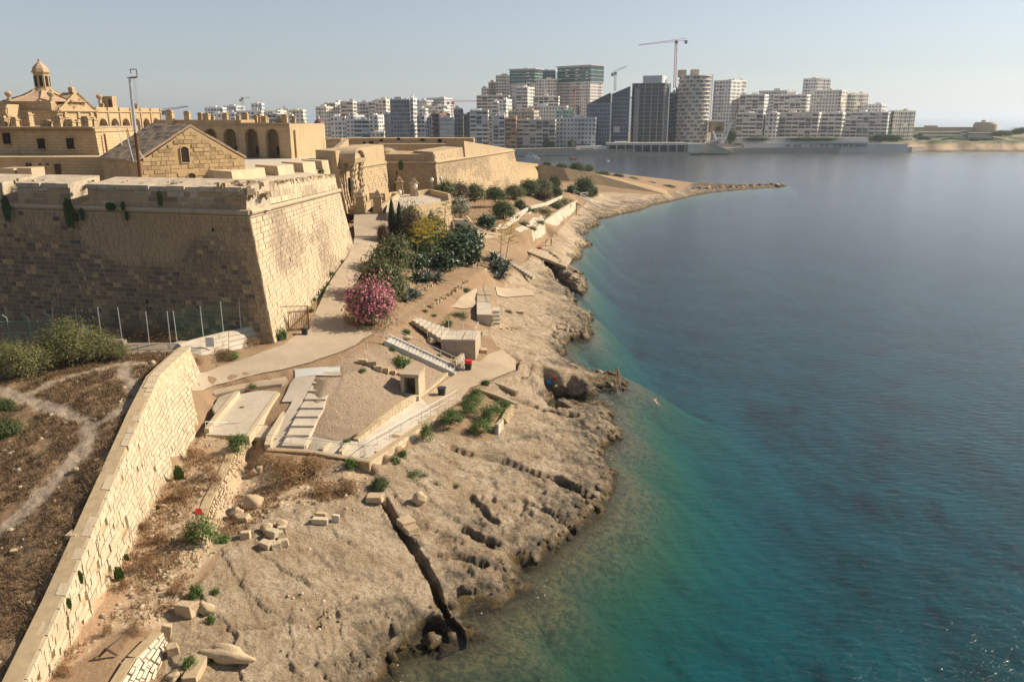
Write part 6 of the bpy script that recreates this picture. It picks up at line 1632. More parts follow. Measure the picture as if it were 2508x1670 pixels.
# ------------------------------------------------------------------ cranes
def crane(label, base, top, jib0, jib1, Y, m='crane_grey', w_=1.1, name='tower_crane'):
 a, b_ = atY(base[0], base[1], Y), atY(top[0], top[1], Y)
 j0, j1 = atY(*jib0, Y), atY(*jib1, Y)
 t = thing(name, label, 'crane', tuple(a), 'tower cranes over the town')
 mb = MB(); n = max(4, int((b_.z - a.z) / 2.2))
 for sx, sy in ((-1, -1), (1, -1), (1, 1), (-1, 1)):
  o = Vector((sx * w_ / 2, sy * w_ / 2, 0)); mb.tube(a + o, b_ + o, .13, .13, 4)
 for k in range(n):
  p, q = a.lerp(b_, k / n), a.lerp(b_, (k + 1) / n); s = 1 if k % 2 else -1
  for dy in (-w_ / 2, w_ / 2): mb.tube(p + Vector((s * w_ / 2, dy, 0)), q + Vector((-s * w_ / 2, dy, 0)), .09, .09, 4)
 mb.build('mast', M[m], t)
 mb = MB(); J = (j1 - j0); n = max(6, int(J.length / 2.5)); hh = Vector((0, 0, w_ * 1.1))
 mb.tube(j0, j1, .13, .13, 4); mb.tube(j0 + hh * .3, j1 + hh, .11, .11, 4)
 for k in range(n):
  p, q = j0.lerp(j1, k / n), j0.lerp(j1, (k + .5) / n); h0 = hh * (.3 + .7 * (k + .5) / n)
  mb.tube(p, q + h0, .07, .07, 4); mb.tube(q + h0, j0.lerp(j1, (k + 1) / n), .07, .07, 4)
 mb.build('jib', M[m], t)
 e = j1 if (j1 - b_).length < (j0 - b_).length else j0
 MB().box(e - up * 1.2, (2.2, 1.6, 2.6)).build('counterweight', M['city_concrete'], t)
 MB().box(b_ + Vector((.2, 0, -1)), (2.0, 1.8, 2.4)).build('cab', M[m], t)
crane('tall tower crane with long near-level jib above the round tower', (1652, 216), (1656, 101), (1564, 112), (1680, 100), 690, 'crane_red', 1.6)
crane('short luffing crane behind the dark sloping glass building', (1506, 224), (1507, 178), (1535, 164), (1500, 180), 720, 'crane_grey', 1.5)
crane('distant grey crane with stubby jib above the far left town', (594, 280), (594, 240), (612, 240), (589, 243), 800, 'crane_grey', 1.5)
crane('thin orange crane standing among houses left of towers', (1109, 282), (1109, 250), (1170, 249), (1098, 250), 760, 'crane_red', 1.6)
crane('slim red crane in front of the large dark-crowned tower', (1405, 290), (1405, 220), (1431, 222), (1401, 218), 735, 'crane_red', .8)
crane('low crane with slightly raised jib left of barrack chimneys', (412, 290), (412, 270), (461, 262), (400, 272), 500, 'crane_red', 1.1)
# ------------------------------------------------------------------ waterfront works
def boxpx(t, nm, x0, x1, y0, y1, Y, dep_, m):
 a, b_ = atY(x0, y1, Y), atY(x1, y0, Y)
 return MB().box(((a.x + b_.x) / 2, Y + dep_ / 2, (a.z + b_.z) / 2), (b_.x - a.x, dep_, b_.z - a.z)).build(nm, M[m], t)
ld = thing('waterside_lido', 'long low concrete lido with dark open bays on the far quay', 'pavilion', tuple(atY(1550, 372, 655)))
boxpx(ld, 'base', 1412, 1690, 373, 382, 652, 12, 'quay'); boxpx(ld, 'rear_wall', 1412, 1684, 354, 373, 662, 3, 'glass_dark')
boxpx(ld, 'roof_slab', 1486, 1684, 350, 356, 655, 10, 'city_beige'); boxpx(ld, 'left_wing', 1411, 1487, 358, 374, 655, 6, 'city_white')
boxpx(ld, 'left_window', 1420, 1452, 364, 374, 654.8, 1, 'glass_dark')
for k in range(10): boxpx(ld, 'column', 1488 + k * 21, 1490.5 + k * 21, 356, 374, 654, 1.0, 'city_beige')
boxpx(ld, 'roof_kiosk', 1505, 1536, 347, 356, 660, 5, 'city_white'); boxpx(ld, 'right_wall', 1684, 1720, 352, 375, 655, 8, 'city_beige')
sw_ = thing('ramped_seawall', 'sloping concrete sea wall under the angled footbridge', 'wall', tuple(atY(1750, 375, 665)))
p = [atY(1720, 376, 664), atY(1800, 376, 668), atY(1797, 372, 668), atY(1745, 352, 664), atY(1720, 352, 664)]
MB().add(p + [q + Vector((0, 10, 0)) for q in p], [(0, 1, 2, 3, 4), (9, 8, 7, 6, 5), (2, 7, 8, 3), (3, 8, 9, 4)]).build('wall', M['quay'], sw_)
vb = thing('angled_footbridge', 'white V-shaped footbridge pylons over the quay slope', 'footbridge', tuple(atY(1765, 345, 672)))
mb = MB()
for a, b_ in (((1746, 322), (1755, 343)), ((1792, 298), (1776, 343)), ((1792, 298), (1766, 340)), ((1755, 343), (1727, 352))): mb.tube(atY(*a, 672), atY(*b_, 672), .7, .7, 6)
mb.build('pylon', M['city_white'], vb); boxpx(vb, 'deck', 1748, 1778, 338, 342, 672, 3, 'city_white'); boxpx(vb, 'pier', 1766, 1774, 341, 352, 673, 2, 'city_white')
pv = thing('orange_pavilion', 'sunlit ochre pavilion with flat roof between the two towers', 'pavilion', tuple(atY(1757, 322, 690)))
boxpx(pv, 'wall', 1740, 1775, 299, 325, 690, 8, 'city_ochre'); boxpx(pv, 'flat_roof', 1736, 1778, 296, 299, 686, 12, 'city_white'); boxpx(pv, 'door', 1750, 1757, 312, 324, 689.7, .5, 'window_dark')
pw = thing('podium_wall', 'long two-tier sea wall with small openings under the white apartments', 'wall', tuple(atY(2000, 370, 690)))
boxpx(pw, 'upper_tier', 1796, 2127, 337, 352, 692, 6, 'city_pink'); boxpx(pw, 'middle_ledge', 1796, 2127, 347, 352, 689, 4, 'city_pink')
p0, p1 = atY(1822, 375, 684), atY(2222, 375, 701); q0, q1 = atY(1822, 352, 684), atY(2222, 352, 701)
mb = MB(); slab(mb, p0, p1, q1, q0, (0, 8, 0)); mb.build('lower_tier', M['city_pink'], pw)
b = MB()
for x in (1925, 1929, 1932, 1945, 1949, 1953, 1957, 1961, 1985, 1990, 1998, 2010, 2014, 2024, 2042, 2046, 2054, 2058, 2066, 2070, 2074, 2083, 2087, 2098, 2102, 2106, 2110, 2114, 2118, 2122):
 f = (x - 1822) / 400; p = p0.lerp(p1, f); z = atY(x, 357.5, p.y - .1); b.box((z.x, p.y, z.z), (.8, .5, 1.6))
b.build('wall_openings', M['window_dark'], pw, 'stuff')
qw = thing('quay_wall', 'tan sloping quay wall below the parked cars', 'wall', tuple(atY(1330, 380, 643)))
p0, p1, q0, q1 = atY(1180, 384, 625), atY(1412, 381, 648), atY(1180, 367, 625), atY(1412, 362, 648)
mb = MB(); slab(mb, p0, p1, q1, q0, (0, 8, 0)); mb.build('wall', M['quay'], qw)
plain('car_white', (.7, .7, .7), .3, .03, rnd=.6); plain('car_dark', (.06, .07, .09), .3, .03, rnd=.4)
def car(parent_m):
 t = thing('parked_car', 'small car parked in the row along far quay road', 'car', (0, 0, 0), 'cars parked along the far quay')
 b = MB(); b.hexa([(-2.1, -.85, .3), (2.1, -.85, .3), (2.1, .85, .3), (-2.1, .85, .3)], [(-2.0, -.8, .9), (2.0, -.8, .85), (2.0, .8, .85), (-2.0, .8, .9)]); b.build('body', M[parent_m], t)
 b = MB(); b.hexa([(-1.5, -.78, .9), (1.0, -.78, .88), (1.0, .78, .88), (-1.5, .78, .9)], [(-1.0, -.65, 1.45), (.4, -.65, 1.45), (.4, .65, 1.45), (-1.0, .65, 1.45)]); b.build('cabin', M['glass_dark'], t)
 for x in (-1.3, 1.3):
  for y in (-.8, .8): MB().tube((x, y - .1, .32), (x, y + .1, .32), .32, .32, 8).build('wheel', M['dark_opening'], t)
 return t
protoc = [car('car_white'), car('car_dark')]
def dup(root, loc, rotz=0, label=None, sc=1.0):
 r = root.copy(); COL.objects.link(r); r.location = loc; r.rotation_euler = (0, 0, rotz); r.scale = (sc, sc, sc); LOC[r] = Vector(loc)
 if label: r['label'] = label
 for c_ in root.children:
  d = c_.copy(); COL.objects.link(d); d.parent = r
  for e_ in c_.children:
   f_ = e_.copy(); COL.objects.link(f_); f_.parent = d
 return r
used_c = [0, 0]
CARL = ['white car at the left end of the far quay row, above the boat', 'dark car second from the left end of the quay row', 'white car third from the left in the far quay row', 'white car fourth from the left, above cabin cruiser stern',
  'dark car fifth from the left, above the cabin cruiser bow', 'white car sixth in the far quay row from the left', 'white car in the middle of the far quay row', 'dark car just right of the middle of quay row',
  'white car before a gap, sixth from the right end', 'white car fifth from the lido end of quay row', 'dark car fourth from the lido end of quay row', 'white car third from the lido end of quay row', 'white car nearest to the lido left wing']
for k, px in enumerate((1262, 1272, 1283, 1293, 1304, 1316, 1327, 1338, 1352, 1365, 1378, 1392, 1403)):
 i = k % 3 == 1; p = atY(px, 362, 641 + (px - 1300) * .06 + 4); p.z = 4.92
 if used_c[i] == 0: protoc[i].location = p; LOC[protoc[i]] = p; used_c[i] = 1; o = protoc[i]
 else: o = dup(protoc[i], p, .15)
 o['label'] = CARL[k]
plain('hull_white', (.75, .75, .74), .3, .04); plain('hull_red', (.55, .08, .07), .4, .05)
def boat(name, label, px, py, L, m, cab=True):
 p = at(px, py, 0.0); t = thing(name, label, 'boat', tuple(p))
 b = MB(); h = L * .16
 pl = [(-L / 2, -L * .16), (L * .2, -L * .17), (L / 2, 0), (L * .2, L * .17), (-L / 2, L * .16)]
 pb = [(x * .9, y * .7) for x, y in pl]
 vs = [(p.x + x, p.y + y, -.3) for x, y in pb] + [(p.x + x, p.y + y, h + (L * .05 if x > L * .3 else 0)) for x, y in pl]
 b.add(vs, [(4, 3, 2, 1, 0), (5, 6, 7, 8, 9)] + [(i, (i + 1) % 5, 5 + (i + 1) % 5, 5 + i) for i in range(5)]); b.build('hull', M[m], t)
 if cab:
  MB().hexa([(p.x - L * .3, p.y - L * .12, h), (p.x + L * .2, p.y - L * .12, h), (p.x + L * .2, p.y + L * .12, h), (p.x - L * .3, p.y + L * .12, h)], [(p.x - L * .25, p.y - L * .1, h + L * .14), (p.x + L * .1, p.y - L * .1, h + L * .14), (p.x + L * .1, p.y + L * .1, h + L * .14), (p.x - L * .25, p.y + L * .1, h + L * .14)]).build('cabin', M['hull_white'], t)
  MB().box((p.x - L * .06, p.y - L * .115, h + L * .075), (L * .28, .1, L * .06)).build('cabin_window', M['glass_dark'], t)
  MB().tube((p.x - L * .1, p.y, h + L * .14), (p.x - L * .1, p.y, h + L * .5), .06, .04, 5).build('mast', M['galv'], t)
 else:
  MB().box((p.x, p.y, h + .15), (L * .16, L * .28, .16)).build('bench', M['hull_white'], t)
  MB().box((p.x - L * .5, p.y, h + .1), (L * .1, L * .08, .8)).build('outboard_motor', M['glass_dark'], t)
boat('cabin_cruiser', 'white cabin cruiser moored at the far quay wall', 1302, 387, 9.5, 'hull_white')
boat('small_boat', 'small red open boat moored off the far quay', 1404, 391, 5.2, 'hull_red', False)
for px, py, lb in ((1319, 390, 'white mooring buoy right of the cabin cruiser'), (1488, 396, 'left of two white buoys on dark water before the lido'), (1492, 396, 'right of two white buoys on dark water before the lido')):
 p = at(px, py, 0); t = thing('mooring_buoy', lb, 'buoy', tuple(p), 'white mooring buoys')
 b = MB(); b.lathe(tuple(p), [(.1, -.3), (.5, 0), (.55, .4), (.25, .8), (.08, 1.1)], 8); b.build('float', M['hull_white'], t)
# ------------------------------------------------------------------ point with old fort, far right
nx, ny = 150, 60
xs = np.linspace(325, 660, nx); ys_ = np.linspace(0, 330, ny)
XX, OO = np.meshgrid(xs, ys_)
shoreY = 702 + (XX - 330) * .13 + 10 * (fbm(XX * .03, XX * 0 + 2, 301, 3) - .5)
YY = shoreY + OO - 3
cl = fbm(XX * .05, YY * .05, 303, 4)
edge_ = 6 + 18 * fbm(XX * .025, XX * 0 + 7, 305, 3)
ZZ = -1 + 2.2 * sstep(0, 4, OO) + 7.5 * sstep(edge_ - 2, edge_ + 3.5, OO) + 4.0 * sstep(40, 70, OO) + (cl - .5) * 4.5 * sstep(2, 8, OO)
ZZ = np.where(OO > 300, ZZ - (OO - 300) * .5, ZZ)
g = NG('point_ground'); zc_ = g.z()
c = g.mix(g.ramp(g.noise(.09, 6, .7), .4, .6), (.30, .22, .14), (.48, .37, .25))
c = g.mix(g.ramp(zc_, 2.4, 1.0), c, (.13, .11, .09))
c = g.mix(g.math('MULTIPLY', g.ramp(zc_, 6, 8), g.ramp(g.noise(.05, 5, .7), .36, .52)), c, (.10, .12, .06))
g.col(c); g.rough(.95); M['point_ground'] = g.m
idx = np.arange(nx * ny).reshape(ny, nx)
np_mesh('far_headland', np.stack([XX, YY, ZZ], 2).reshape(-1, 3), np.stack([idx[:-1, :-1], idx[:-1, 1:], idx[1:, 1:], idx[1:, :-1]], 2).reshape(-1, 4), g.m, kind='structure', smooth=True)
ft = thing('round_fort_tower', 'squat round stone tower of an old fort on the headland', 'tower', tuple(atY(2410, 322, 790)))
p = atY(2410, 326, 800); rr = 26 * mpp(p)
MB().lathe((p.x, p.y, p.z - 3), [(rr * 1.02, 0), (rr, atY(2410, 305, 800).z - p.z + 3), (rr * .86, atY(2410, 300, 800).z - p.z + 3), (.2, atY(2410, 299, 800).z - p.z + 3.2)], 20).build('wall', M['city_stone'], ft)
MB().tube((p.x + 4, p.y, p.z + 9), (p.x + 4, p.y, p.z + 17), .12, .08, 4).build('flagpole', M['galv'], ft)
MB().box((p.x - 4, p.y - 3, p.z + 11.2), (3, 2, 1.5)).build('roof_hut', M['city_stone'], ft)
fw = thing('old_fort_wall', 'long rust-coloured old fort wall left of the round tower', 'wall', tuple(atY(2300, 322, 800)))
boxpx(fw, 'wall', 2238, 2384, 312, 325, 800, 10, 'city_stone'); boxpx(fw, 'gun_block', 2270, 2284, 308, 312, 802, 6, 'city_stone'); boxpx(fw, 'gun_block', 2287, 2296, 308, 312, 802, 6, 'city_stone')
pc = thing('low_pool_building', 'low grey building with row of parasols on the headland', 'building', tuple(atY(2320, 336, 770)))
boxpx(pc, 'wall', 2258, 2368, 326, 336, 772, 8, 'city_grey'); boxpx(pc, 'roof_slab', 2250, 2372, 323, 326, 768, 14, 'city_stone'); boxpx(pc, 'plant_room', 2354, 2370, 320, 330, 768, 4, 'city_grey')
b = MB()
for k in range(16):
 q = atY(2262 + k * 6, 336, 764); b.lathe((q.x, q.y, q.z - .5), [(.08, 0), (.08, 1.9), (1.1, 1.9), (.05, 2.5)], 6)
b.build('parasols', M['city_white'], pc, 'stuff')
lp = thing('low_cliff_house', 'low flat stone boathouses at the foot of headland cliff', 'building', tuple(atY(2440, 362, 730)))
boxpx(lp, 'left_room', 2385, 2414, 357, 368, 733, 8, 'city_stone'); boxpx(lp, 'middle_room', 2415, 2446, 355, 367, 733, 8, 'city_cream'); boxpx(lp, 'right_room', 2446, 2485, 353, 366, 733, 8, 'city_grey'); boxpx(lp, 'window', 2430, 2436, 358, 362, 732.8, .5, 'window_dark')
bl = thing('long_grey_wall_house', 'long low wall building with flat roof right of parasols', 'building', tuple(atY(2400, 337, 775)))
boxpx(bl, 'wall', 2370, 2434, 328, 338, 770, 8, 'city_grey'); boxpx(bl, 'roof_slab', 2368, 2436, 325.5, 328, 768, 11, 'city_stone')
# ================================================================== PLANTS
def leafmat(name, a, b, c3=None, trans=.25, rough=.6):
 g = NG(name)
 r = g.attr('tone'); n1 = g.noise(1.3, 3)
 c = g.mix(r, a, b)
 if c3: c = g.mix(g.ramp(n1, .52, .64), c, c3)
 c = g.mix(g.ramp(g.rand(), 0, 1, 0, .25), c, tuple(x * .6 for x in a))
 g.col(c); g.rough(rough)
 tl_ = g.n('ShaderNodeBsdfTranslucent'); g.l(c, tl_.inputs['Color'])
 mx = g.n('ShaderNodeMixShader'); mx.inputs[0].default_value = trans
 g.l(g.b.outputs[0], mx.inputs[1]); g.l(tl_.outputs[0], mx.inputs[2]); g.l(mx.outputs[0], g.out.inputs['Surface'])
 M[name] = g.m
leafmat('leaf_green', (.06, .09, .03), (.13, .16, .06))
leafmat('leaf_oleander', (.07, .10, .035), (.165, .185, .08), (.21, .155, .095))
leafmat('leaf_red', (.11, .075, .04), (.19, .13, .08), (.12, .12, .055))
leafmat('leaf_dark', (.03, .06, .025), (.085, .125, .065), None, .1, .35)
leafmat('leaf_bright', (.06, .12, .02), (.13, .20, .05))
leafmat('leaf_cypress', (.018, .03, .012), (.045, .06, .022), None, .1)
leafmat('leaf_tamarisk', (.13, .14, .05), (.28, .255, .11), (.11, .14, .05))
leafmat('leaf_agave', (.07, .095, .08), (.17, .20, .175), None, .08, .5)
leafmat('leaf_dry', (.17, .10, .045), (.32, .215, .11), (.14, .105, .05))
leafmat('leaf_scrub', (.20, .105, .05), (.36, .21, .10), (.22, .19, .075))
leafmat('leaf_field', (.11, .07, .038), (.24, .16, .085), (.15, .10, .05))
leafmat('petal_pink', (.60, .15, .24), (.80, .36, .44), None, .3)
leafmat('petal_white', (.55, .52, .45), (.75, .72, .62), None, .3)
leafmat('petal_yellow', (.40, .31, .03), (.58, .45, .06), (.30, .25, .05), .2)
plain('bark', (.12, .085, .055), .9, .25, 6)
plain('stalk', (.22, .19, .10), .8, .2, 4)
RNG = np.random.default_rng(3)
def quads(C, N, L, Wd, T=None):
 """leaf quads: centres C, normals N, length L along a random tangent (or T), width Wd"""
 n = len(C)
 if T is None: T = RNG.normal(size=(n, 3))
 T = T - N * (T * N).sum(1, keepdims=True); T /= np.linalg.norm(T, axis=1, keepdims=True) + 1e-9
 B = np.cross(N, T)
 L = np.broadcast_to(np.asarray(L, float).reshape(-1, 1), (n, 1)); Wd = np.broadcast_to(np.asarray(Wd, float).reshape(-1, 1), (n, 1))
 V = np.stack([C - T * L / 2, C + B * Wd / 2, C + T * L / 2, C - B * Wd / 2], 1).reshape(-1, 3)
 return V, np.arange(4 * n).reshape(n, 4)
def unit(a): return a / (np.linalg.norm(a, axis=1, keepdims=True) + 1e-9)
def crown(n, leaf, seed, clumps=26, squash=.85, spread=.24, up_bias=.3, aspect=.45, ragged=.25, shell=True):
 """unit-size crown (half width 1, height about 1.7, foot at z=0): leaves gathered in clumps with gaps between"""
 global RNG
 RNG = np.random.default_rng(seed)
 d = unit(RNG.normal(size=(clumps, 3))); d[:, 2] = np.abs(d[:, 2]) * 1.1 - .25
 rr = (1 - ragged + ragged * RNG.random((clumps, 1))) if shell else RNG.random((clumps, 1)) ** .5
 cc = d * rr * np.array([.80, .80, .80 * squash]); cc[:, 2] += .72 * squash
 k = RNG.integers(0, clumps, n)
 off = RNG.normal(size=(n, 3)) * spread * (.6 + .8 * RNG.random((clumps, 1)))[k]
 C = cc[k] + off
 C[:, 2] = np.abs(C[:, 2])
 nrm = unit(off + (cc[k] - np.array([0, 0, .6])) * .6 + RNG.normal(size=(n, 3)) * .45 + np.array([0, 0, up_bias]))
 V, F = quads(C, nrm, leaf * (.6 + .8 * RNG.random(n)), leaf * aspect * (.7 + .6 * RNG.random(n)))
 tone = np.clip(.2 + .6 * RNG.random(n) + .25 * (RNG.random(clumps)[k] - .5), 0, 1)
 return V, F, tone, C, nrm
def mesh_data(name, V, F, m, tone=None):
 o = np_mesh(name, V, F, m, tone=tone); me = o.data
 COL.objects.unlink(o); bpy.data.objects.remove(o)
 return me
ME = {}
for k in range(3):
 V, F, t_, C, N = crown(6400, .14, 10 + k, 40); ME['oleander%d' % k] = mesh_data('foliage', V, F, M['leaf_oleander'], t_)
 V, F, t_, C, N = crown(6000, .14, 20 + k, 40); ME['red%d' % k] = mesh_data('foliage', V, F, M['leaf_red'], t_)
 V, F, t_, C, N = crown(5600, .14, 30 + k, 36); ME['green%d' % k] = mesh_data('foliage', V, F, M['leaf_green'], t_)
 V, F, t_, C, N = crown(1500, .26, 40 + k, 34, aspect=.6); ME['cactus%d' % k] = mesh_data('foliage', V, F, M['leaf_dark'], t_)
 V, F, t_, C, N = crown(6500, .12, 50 + k, 34, .9, .2, .5, .16, .5); ME['tamarisk%d' % k] = mesh_data('crown', V, F, M['leaf_tamarisk'], t_)
 V, F, t_, C, N = crown(1500, .22, 60 + k, 16, .8, .2, .9, .22, .35); ME['succulent%d' % k] = mesh_data('foliage', V, F, M['leaf_bright'], t_)
 V, F, t_, C, N = crown(700, .30, 70 + k, 9, .6, .25, .6, .3, .4); ME['weed%d' % k] = mesh_data('foliage', V, F, M['leaf_bright'], t_)
 V, F, t_, C, N = crown(900, .30, 80 + k, 10, .7, .26, .5, .08, .5); ME['dry%d' % k] = mesh_data('foliage', V, F, M['leaf_scrub'], t_)
 V, F, t_, C, N = crown(900, .16, 90 + k, 14, .25, .22, .8, .4, .5); ME['mat%d' % k] = mesh_data('foliage', V, F, M['leaf_green'], t_)
V, F, t_, C, N = crown(6500, .11, 5, 44); ME['pink'] = mesh_data('foliage', V, F, M['leaf_oleander'], t_)
sel = (RNG.random(len(C)) < .35 + .55 * np.clip(C[:, 2] - .3, 0, 1)) & (C[:, 2] > .3) & (vnoise(C[:, 0] * 4, C[:, 1] * 4 + C[:, 2] * 5, 9) > .33)
Vp, Fp = quads(C[sel] + N[sel] * .06, unit(N[sel] + RNG.normal(size=(sel.sum(), 3)) * .3), .10, .09); ME['pink_flowers'] = mesh_data('flowers', Vp, Fp, M['petal_pink'], RNG.random(sel.sum()))
V, F, t_, C, N = crown(2600, .12, 6); ME['white'] = mesh_data('foliage', V, F, M['leaf_green'], t_)
sel = (RNG.random(len(C)) < .4) & (C[:, 2] > .3)
Vp, Fp = quads(C[sel] + N[sel] * .06, N[sel], .10, .09); ME['white_flowers'] = mesh_data('flowers', Vp, Fp, M['petal_white'], RNG.random(sel.sum()))
RNG = np.random.default_rng(77); n = 1100
for k in range(2):
 a = RNG.random(n) * 2 * math.pi; q = RNG.random(n) ** .7
 C = np.stack([np.cos(a) * (.25 + .75 * np.sin(q * 2.2)) * RNG.random(n) ** .4, -.15 - .4 * np.abs(np.sin(a)) * RNG.random(n), .35 - 1.7 * q + RNG.normal(size=n) * .1], 1)
 C[:, 0] *= 1 - .55 * q
 V, F = quads(C, unit(np.stack([RNG.normal(size=n) * .4, -np.ones(n), .4 + RNG.normal(size=n) * .3], 1)), .22, .11)
 ME['caper%d' % k] = mesh_data('foliage', V, F, M['leaf_green' if k == 0 else 'leaf_bright'], RNG.random(n))
def stems(seed, n=7, h=1.0, r=.03):
 rr = random.Random(seed); mb = MB()
 for _ in range(n):
  a = rr.random() * 6.28; p = Vector((.08 * math.cos(a), .08 * math.sin(a), -.1)); q = Vector((.5 * math.cos(a) * rr.random(), .5 * math.sin(a) * rr.random(), h * (.6 + .4 * rr.random())))
  m_ = (p + q) / 2 + Vector((rr.uniform(-.1, .1), rr.uniform(-.1, .1), .1)); mb.tube(p, m_, r, r * .7, 5); mb.tube(m_, q, r * .7, r * .3, 5)
 o = mb.build('stem', M['bark']); me = o.data; bpy.data.objects.remove(o); return me
ME['stem'] = stems(1); ME['trunk'] = stems(2, 5, 1.1, .05)
def place(name, label, cat, p, sx, sy, sz, parts, rz=None, group=None):
 t = thing(name, label, cat, tuple(p), group)
 t.scale = (sx, sy, sz); t.rotation_euler = (0, 0, random.random() * 6.28 if rz is None else rz)
 for nm, me in parts:
  o = bpy.data.objects.new(nm, me); COL.objects.link(o); o.parent = t; LOC[o] = LOC[t]
 return t
def plant(kind, px, py, wpx, hpx, label, name='shrub', cat='shrub', group=None, var=None, extra=(), depth=1.0):
 p = ground0(px, py, BASE); k = mpp(p)
 w_, h = wpx * k / 2, hpx * k / math.cos(math.atan2(CAMZ - p.z, p.y))
 v = random.randrange(3) if var is None else var
 me = ME.get(kind) or ME[kind + str(v)]
 parts = [('crown' if kind == 'tamarisk' else 'foliage', me)] + list(extra)
 if kind in ('oleander', 'red', 'green', 'white', 'pink', 'cactus'): parts.append(('stem', ME['stem']))
 if kind == 'tamarisk': parts.append(('trunk', ME['trunk']))
 p = p + Vector((0, w_ * .55, -.05))          # the marked pixel is the front foot of the plant
 return place(name, label, cat, p, w_ * 1.07, w_ * depth * 1.07, h / 1.42, parts, group=group)
GB = 'shrubs of the garden slope'
plant('pink', 902, 806, 104, 100, 'big oleander bush covered in pink flowers beside the road', 'oleander_bush', 'shrub', extra=[('flowers', ME['pink_flowers'])])
plant('oleander', 935, 748, 108, 104, 'round reddish-green oleander just behind the pink flowering one', 'oleander_bush', group=GB)
plant('oleander', 956, 683, 92, 92, 'large olive-green oleander in front of the cypress pair', 'oleander_bush', group=GB)
plant('red', 1004, 612, 66, 92, 'tall russet oleander directly right of the cypress pair', 'oleander_bush', group=GB)
plant('red', 938, 596, 28, 44, 'slim reddish bush squeezed between road and cypress pair', 'oleander_bush', group=GB)
plant('oleander', 1000, 575, 62, 66, 'grey-green bush growing against the ravelin wall', 'oleander_bush', group=GB)
plant('green', 1035, 640, 84, 74, 'dull green bush below the yellow flower heads', group=GB)
plant('green', 1095, 622, 60, 56, 'dull green bush between flower stalks and prickly pear mass', group=GB)
plant('cactus', 1140, 622, 80, 62, 'large dark prickly pear, highest of the dense dark mass', 'prickly_pear', group='prickly pear thicket')
plant('cactus', 1118, 652, 96, 66, 'dark prickly pear in the middle of the dense dark mass', 'prickly_pear', group='prickly pear thicket')
plant('cactus', 1148, 650, 52, 58, 'dark prickly pear on the path side of dense mass', 'prickly_pear', group='prickly pear thicket')
plant('cactus', 1086, 666, 54, 44, 'small dark prickly pear at the lower left of dense mass', 'prickly_pear', group='prickly pear thicket')
plant('cactus', 1050, 568, 64, 38, 'dark prickly pear behind the yellow flower heads', 'prickly_pear', group='prickly pear thicket')
plant('cactus', 1020, 660, 60, 40, 'dark prickly pear behind the big agave rosette', 'prickly_pear', group='prickly pear thicket')
plant('white', 1128, 537, 40, 52, 'white-flowering oleander above the garden stairs', 'oleander_bush', group=GB, extra=[('flowers', ME['white_flowers'])])
plant('cactus', 1193, 558, 40, 30, 'small prickly pear alone on brown slope near the kerb', 'prickly_pear', group='prickly pear thicket')
plant('green', 1232, 538, 54, 42, 'dark olive shrub alone on the brown garden slope', group=GB)
plant('cactus', 1272, 512, 24, 20, 'little prickly pear right of the olive shrub', 'prickly_pear', group='prickly pear thicket')
plant('green', 1288, 521, 26, 16, 'small low shrub by the kerb of garden path', group=GB)
GR = 'shrub row under the rear bastion'
plant('oleander', 1087, 492, 50, 44, 'green oleander at left end of row under the rear bastion', 'oleander_bush', group=GR)
plant('red', 1124, 492, 44, 42, 'russet oleander second in the row under the rear bastion', 'oleander_bush', group=GR)
plant('oleander', 1163, 494, 50, 40, 'pale green oleander third in row under the rear bastion', 'oleander_bush', group=GR)
plant('green', 1212, 494, 50, 34, 'dense dark shrub fourth in row under the rear bastion', group=GR)
plant('oleander', 1258, 488, 50, 30, 'olive shrub fifth in row under the tip of rear bastion', group=GR)
plant('green', 1298, 482, 50, 38, 'green shrub right of the rear bastion tip', group=GR)
plant('oleander', 1330, 480, 44, 38, 'olive shrub in front of the outer wall corner', group=GR)
plant('green', 1360, 463, 30, 30, 'round green shrub before the start of glacis', group=GR)
plant('red', 1331, 492, 46, 24, 'russet low shrub in front of the row near glacis', group=GR)
plant('green', 1364, 483, 24, 24, 'small shrub right of the russet low one', group=GR)
plant('cactus', 1401, 474, 24, 18, 'small dark shrub left of the tree by the far steps', group=GR)
plant('green', 1432, 482, 44, 44, 'tall dark tree-like shrub by the far steps', group=GR)
plant('green', 1452, 484, 26, 26, 'lower right shoulder shrub of the tree by far steps', group=GR)
GG = 'shrubs on the crest of the glacis'
for px, py, w_, h, lb in ((1340, 406, 22, 10, 'dark low shrub at the high end of glacis crest'), (1377, 415, 30, 14, 'bright round shrub on the glacis crest, second from top'), (1413, 420, 40, 20, 'largest green shrub on the glacis crest'), (1443, 421, 30, 17, 'green shrub just right of the largest on crest'),
       (1475, 432, 40, 12, 'brownish low shrub along middle of the glacis crest'), (1513, 439, 34, 13, 'green shrub on the lower half of glacis crest'), (1550, 446, 30, 12, 'dull shrub low on the glacis crest'), (1590, 454, 36, 9, 'flat scrub near the foot of glacis crest'), (1635, 461, 40, 8, 'flat green scrub at the end of the glacis')):
 p = at(px, py, max(1.8, 12 - (px - 1318) * .034)); k = mpp(p)
 place('shrub', lb, 'shrub', p + Vector((0, 1.5, -.3)), w_ * k / 2, w_ * k / 2, h * k / 1.5 * 1.1, [('foliage', ME['green%d' % random.randrange(3)]), ('stem', ME['stem'])], group=GG)
GP = 'fleshy green shrubs in the rock planter'
